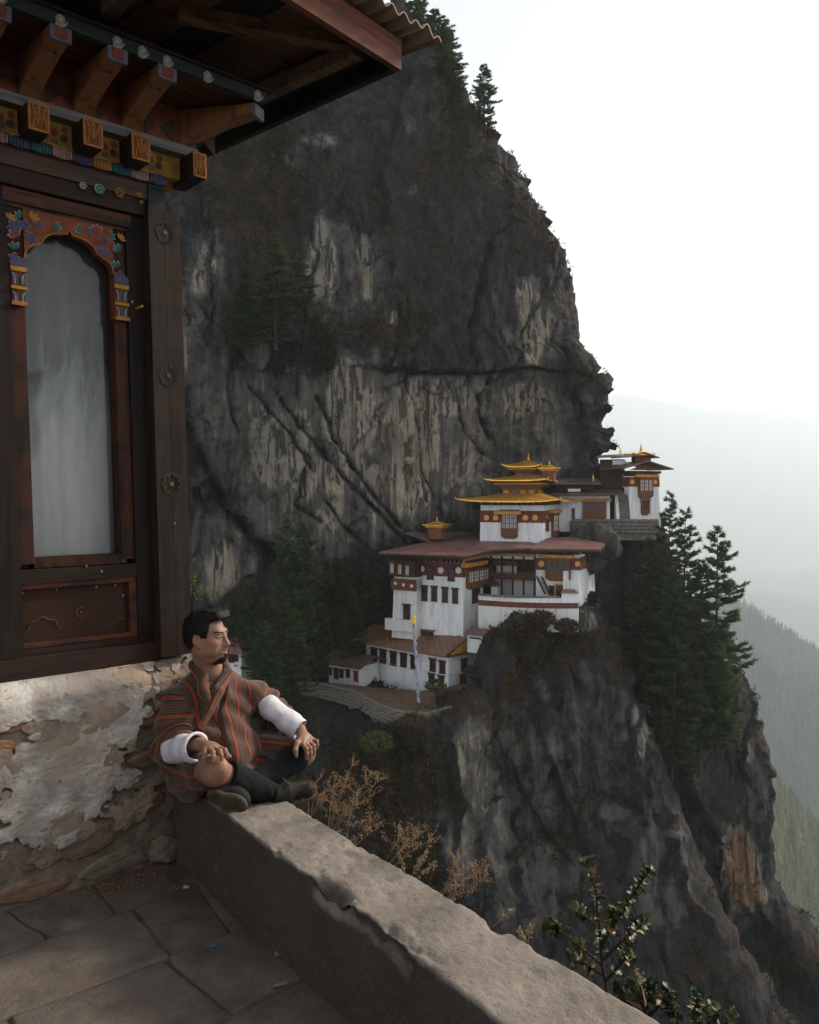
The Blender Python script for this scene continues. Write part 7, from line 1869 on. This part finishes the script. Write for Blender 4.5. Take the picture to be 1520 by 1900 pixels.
weed((573, 1500), [(590, 1440), (605, 1462), (575, 1450), (612, 1480)], .36, 'small pale weed tucked behind the toe of the man\'s shoe', 'umbel', 3, 6)
weed((705, 1605), [(795, 1538), (770, 1550), (760, 1532), (800, 1560)], .3, 'feathery russet weed in the middle of the parapet edge', 'umbel', 4, 8)
weed((755, 1630), [(802, 1562), (785, 1590), (812, 1600), (740, 1580)], .3, 'straw coloured grass tuft with upright plumes', 'plume', 5)
weed((805, 1662), [(872, 1602), (905, 1610), (852, 1590), (900, 1632), (880, 1650)], .28, 'spreading straw weed with curved plume near the parapet middle', 'umbel', 6, 8)
weed((800, 1655), [(850, 1640), (885, 1598)], .27, 'thin arching grass beside the spreading straw weed', 'plume', 7)
weed((915, 1695), [(955, 1688)], .27, 'single straw stalk lying over the parapet edge', 'plume', 8)
weed((978, 1730), [(985, 1716), (965, 1725)], .26, 'tiny straw tip at the parapet edge below the single stalk', 'plume', 9)
weed((1205, 1830), [(1180, 1796)], .35, 'one golden plume among the glossy leaves at the lower right', 'plume', 10)
# holly-like shrub with glossy leaves
M_HOLLY = NT('glossy_leaf', .36, .5); rv = M_HOLLY.rand(); M_HOLLY.col(M_HOLLY.ramp(rv, [(0, (.02, .035, .014)), (.4, (.04, .065, .02)), (.72, (.09, .1, .025)), (1, (.2, .12, .03))])); M_HOLLY.bump(M_HOLLY.noise(120, 3, .5), .2, .002); M_HOLLY = M_HOLLY.m
lf = []
for sd_ in range(3):
    r = np.random.RandomState(80 + sd_); n = 8; V = []; 
    for i in range(n + 1):
        q = i / n; w_ = .36 * math.sin(math.pi * q ** .8) * (1 + (.28 if i % 2 else -.18)); 
        V += [(-w_, q, .14 * w_ + .1 * math.sin(q * 5) + (.1 if i % 2 else 0)), (0, q, -.06 + .1 * math.sin(q * 5) - .1 * q * q), (w_, q, .14 * w_ + .1 * math.sin(q * 5) + (.1 if i % 2 else 0))]
    Fs = [f for i in range(n) for f in ((3 * i, 3 * i + 1, 3 * i + 4, 3 * i + 3), (3 * i + 1, 3 * i + 2, 3 * i + 5, 3 * i + 4))]
    lf.append(mk('leaf', V, Fs, M_HOLLY, True))
M_TWIG = simple('dark_twig', (.04, .028, .02), .9, .4, 40, .2, .002)
def holly(base, stems, u, label, seed, size=.03, per=30):
    r = np.random.RandomState(seed); b0 = t_x(base[0], base[1], u); bw = TM @ Vector(b0); o = empty('glossy_shrub', tuple(bw), TA, label, 'shrub', 'glossy leaved shrubs outside the parapet')
    st = MB()
    for pts, dens in stems:
        path = [t_x(x, y, u + r.uniform(-.03, .03)) - b0 for x, y in pts]
        path = [np.array(path[0])] + [np.array(p) for p in path[1:]]
        st.tube([tuple(p) for p in path], list(np.linspace(.0055, .002, len(path))), 5)
        seg = np.array(path); n = int(per * dens)
        for k in range(n):
            q = 1 - (r.rand() ** 1.3) * .75; s_ = q * (len(seg) - 1); i = min(len(seg) - 2, int(s_)); p = seg[i] + (seg[i + 1] - seg[i]) * (s_ - i)
            d = unit(seg[i + 1] - seg[i]); a = r.rand() * 6.283; side = unit(np.cross(d, [math.cos(a), math.sin(a), .3])); dv = unit(side * .9 + d * r.uniform(.1, .8)); nn = unit(np.cross(dv, np.cross(d, dv)) + r.normal(0, .3, 3))
            xx = unit(np.cross(dv, nn)); zz_ = np.cross(xx, dv); sc = size * r.uniform(.65, 1.15)
            m = Matrix(((xx[0], dv[0], zz_[0], p[0]), (xx[1], dv[1], zz_[1], p[1]), (xx[2], dv[2], zz_[2], p[2]), (0, 0, 0, 1)))
            l = link('leaf', lf[r.randint(3)], o); l.matrix_local = m @ Matrix.Diagonal((sc, sc, sc, 1))
    st.build('stem', M_TWIG, o); return o
holly((1130, 1850), [([(1128, 1850), (1118, 1790), (1112, 1720), (1105, 1650), (1088, 1600)], 1.6), ([(1114, 1750), (1150, 1700), (1180, 1650), (1208, 1612)], 1.7), ([(1118, 1790), (1080, 1760), (1040, 1730), (1018, 1720)], 1.5),
                     ([(1120, 1780), (1160, 1740), (1200, 1710)], 1.3), ([(1122, 1810), (1090, 1790), (1060, 1780)], 1.1), ([(1124, 1820), (1150, 1790), (1170, 1770)], .9), ([(1112, 1720), (1085, 1700), (1068, 1690)], .8), ([(1116, 1760), (1135, 1720), (1140, 1690)], .9)], .46, 'tall glossy leaved shrub rising beyond the parapet at the lower right', 1)
holly((1200, 1870), [([(1200, 1880), (1185, 1850), (1165, 1825)], 1.1), ([(1200, 1880), (1205, 1845), (1200, 1820)], 1.1), ([(1205, 1885), (1235, 1855), (1240, 1835)], 1.), ([(1200, 1880), (1150, 1850), (1140, 1830)], .8)], .42, 'low glossy shrub with a golden plume in it, right of the tall one', 2)
holly((1300, 1925), [([(1290, 1925), (1290, 1880), (1298, 1838)], 1.2), ([(1300, 1925), (1320, 1890), (1325, 1868)], .9), ([(1270, 1920), (1250, 1880), (1240, 1850)], 1.), ([(1330, 1930), (1350, 1895), (1352, 1880)], .8)], .42, 'glossy shrub shoots at the bottom right corner', 3)
# small leafy plant behind the pillar
P = TM @ Vector(t_y(363, 1120, .35)); o = empty('ledge_plant', tuple(P), 0, 'small yellow green plant peeping out behind the corner pillar', 'plant')
r = np.random.RandomState(90); st = MB(); T = []; tn = []
for k in range(9):
    tp = np.array([r.uniform(-.06, .03), r.uniform(-.1, .1), r.uniform(.05, .27)]); st.tube([(0, 0, -.2), tuple(tp * .5), tuple(tp)], [.003, .002, .001], 4)
    for q in range(14):
        p = tp * r.uniform(.4, 1.05) + r.normal(0, .012, 3); d = unit(r.normal(0, 1, 3)); wv = unit(np.cross(d, r.normal(0, 1, 3))) * .005; T.append([p - wv, p + wv, p + d * .018]); tn += [r.rand()] * 3
T = np.array(T).reshape(-1, 3); link('foliage', mk('foliage', T, np.arange(len(T)).reshape(-1, 3), M_SUNL, False, {'tone': tn}), o); st.build('stem', M_TWIG, o)
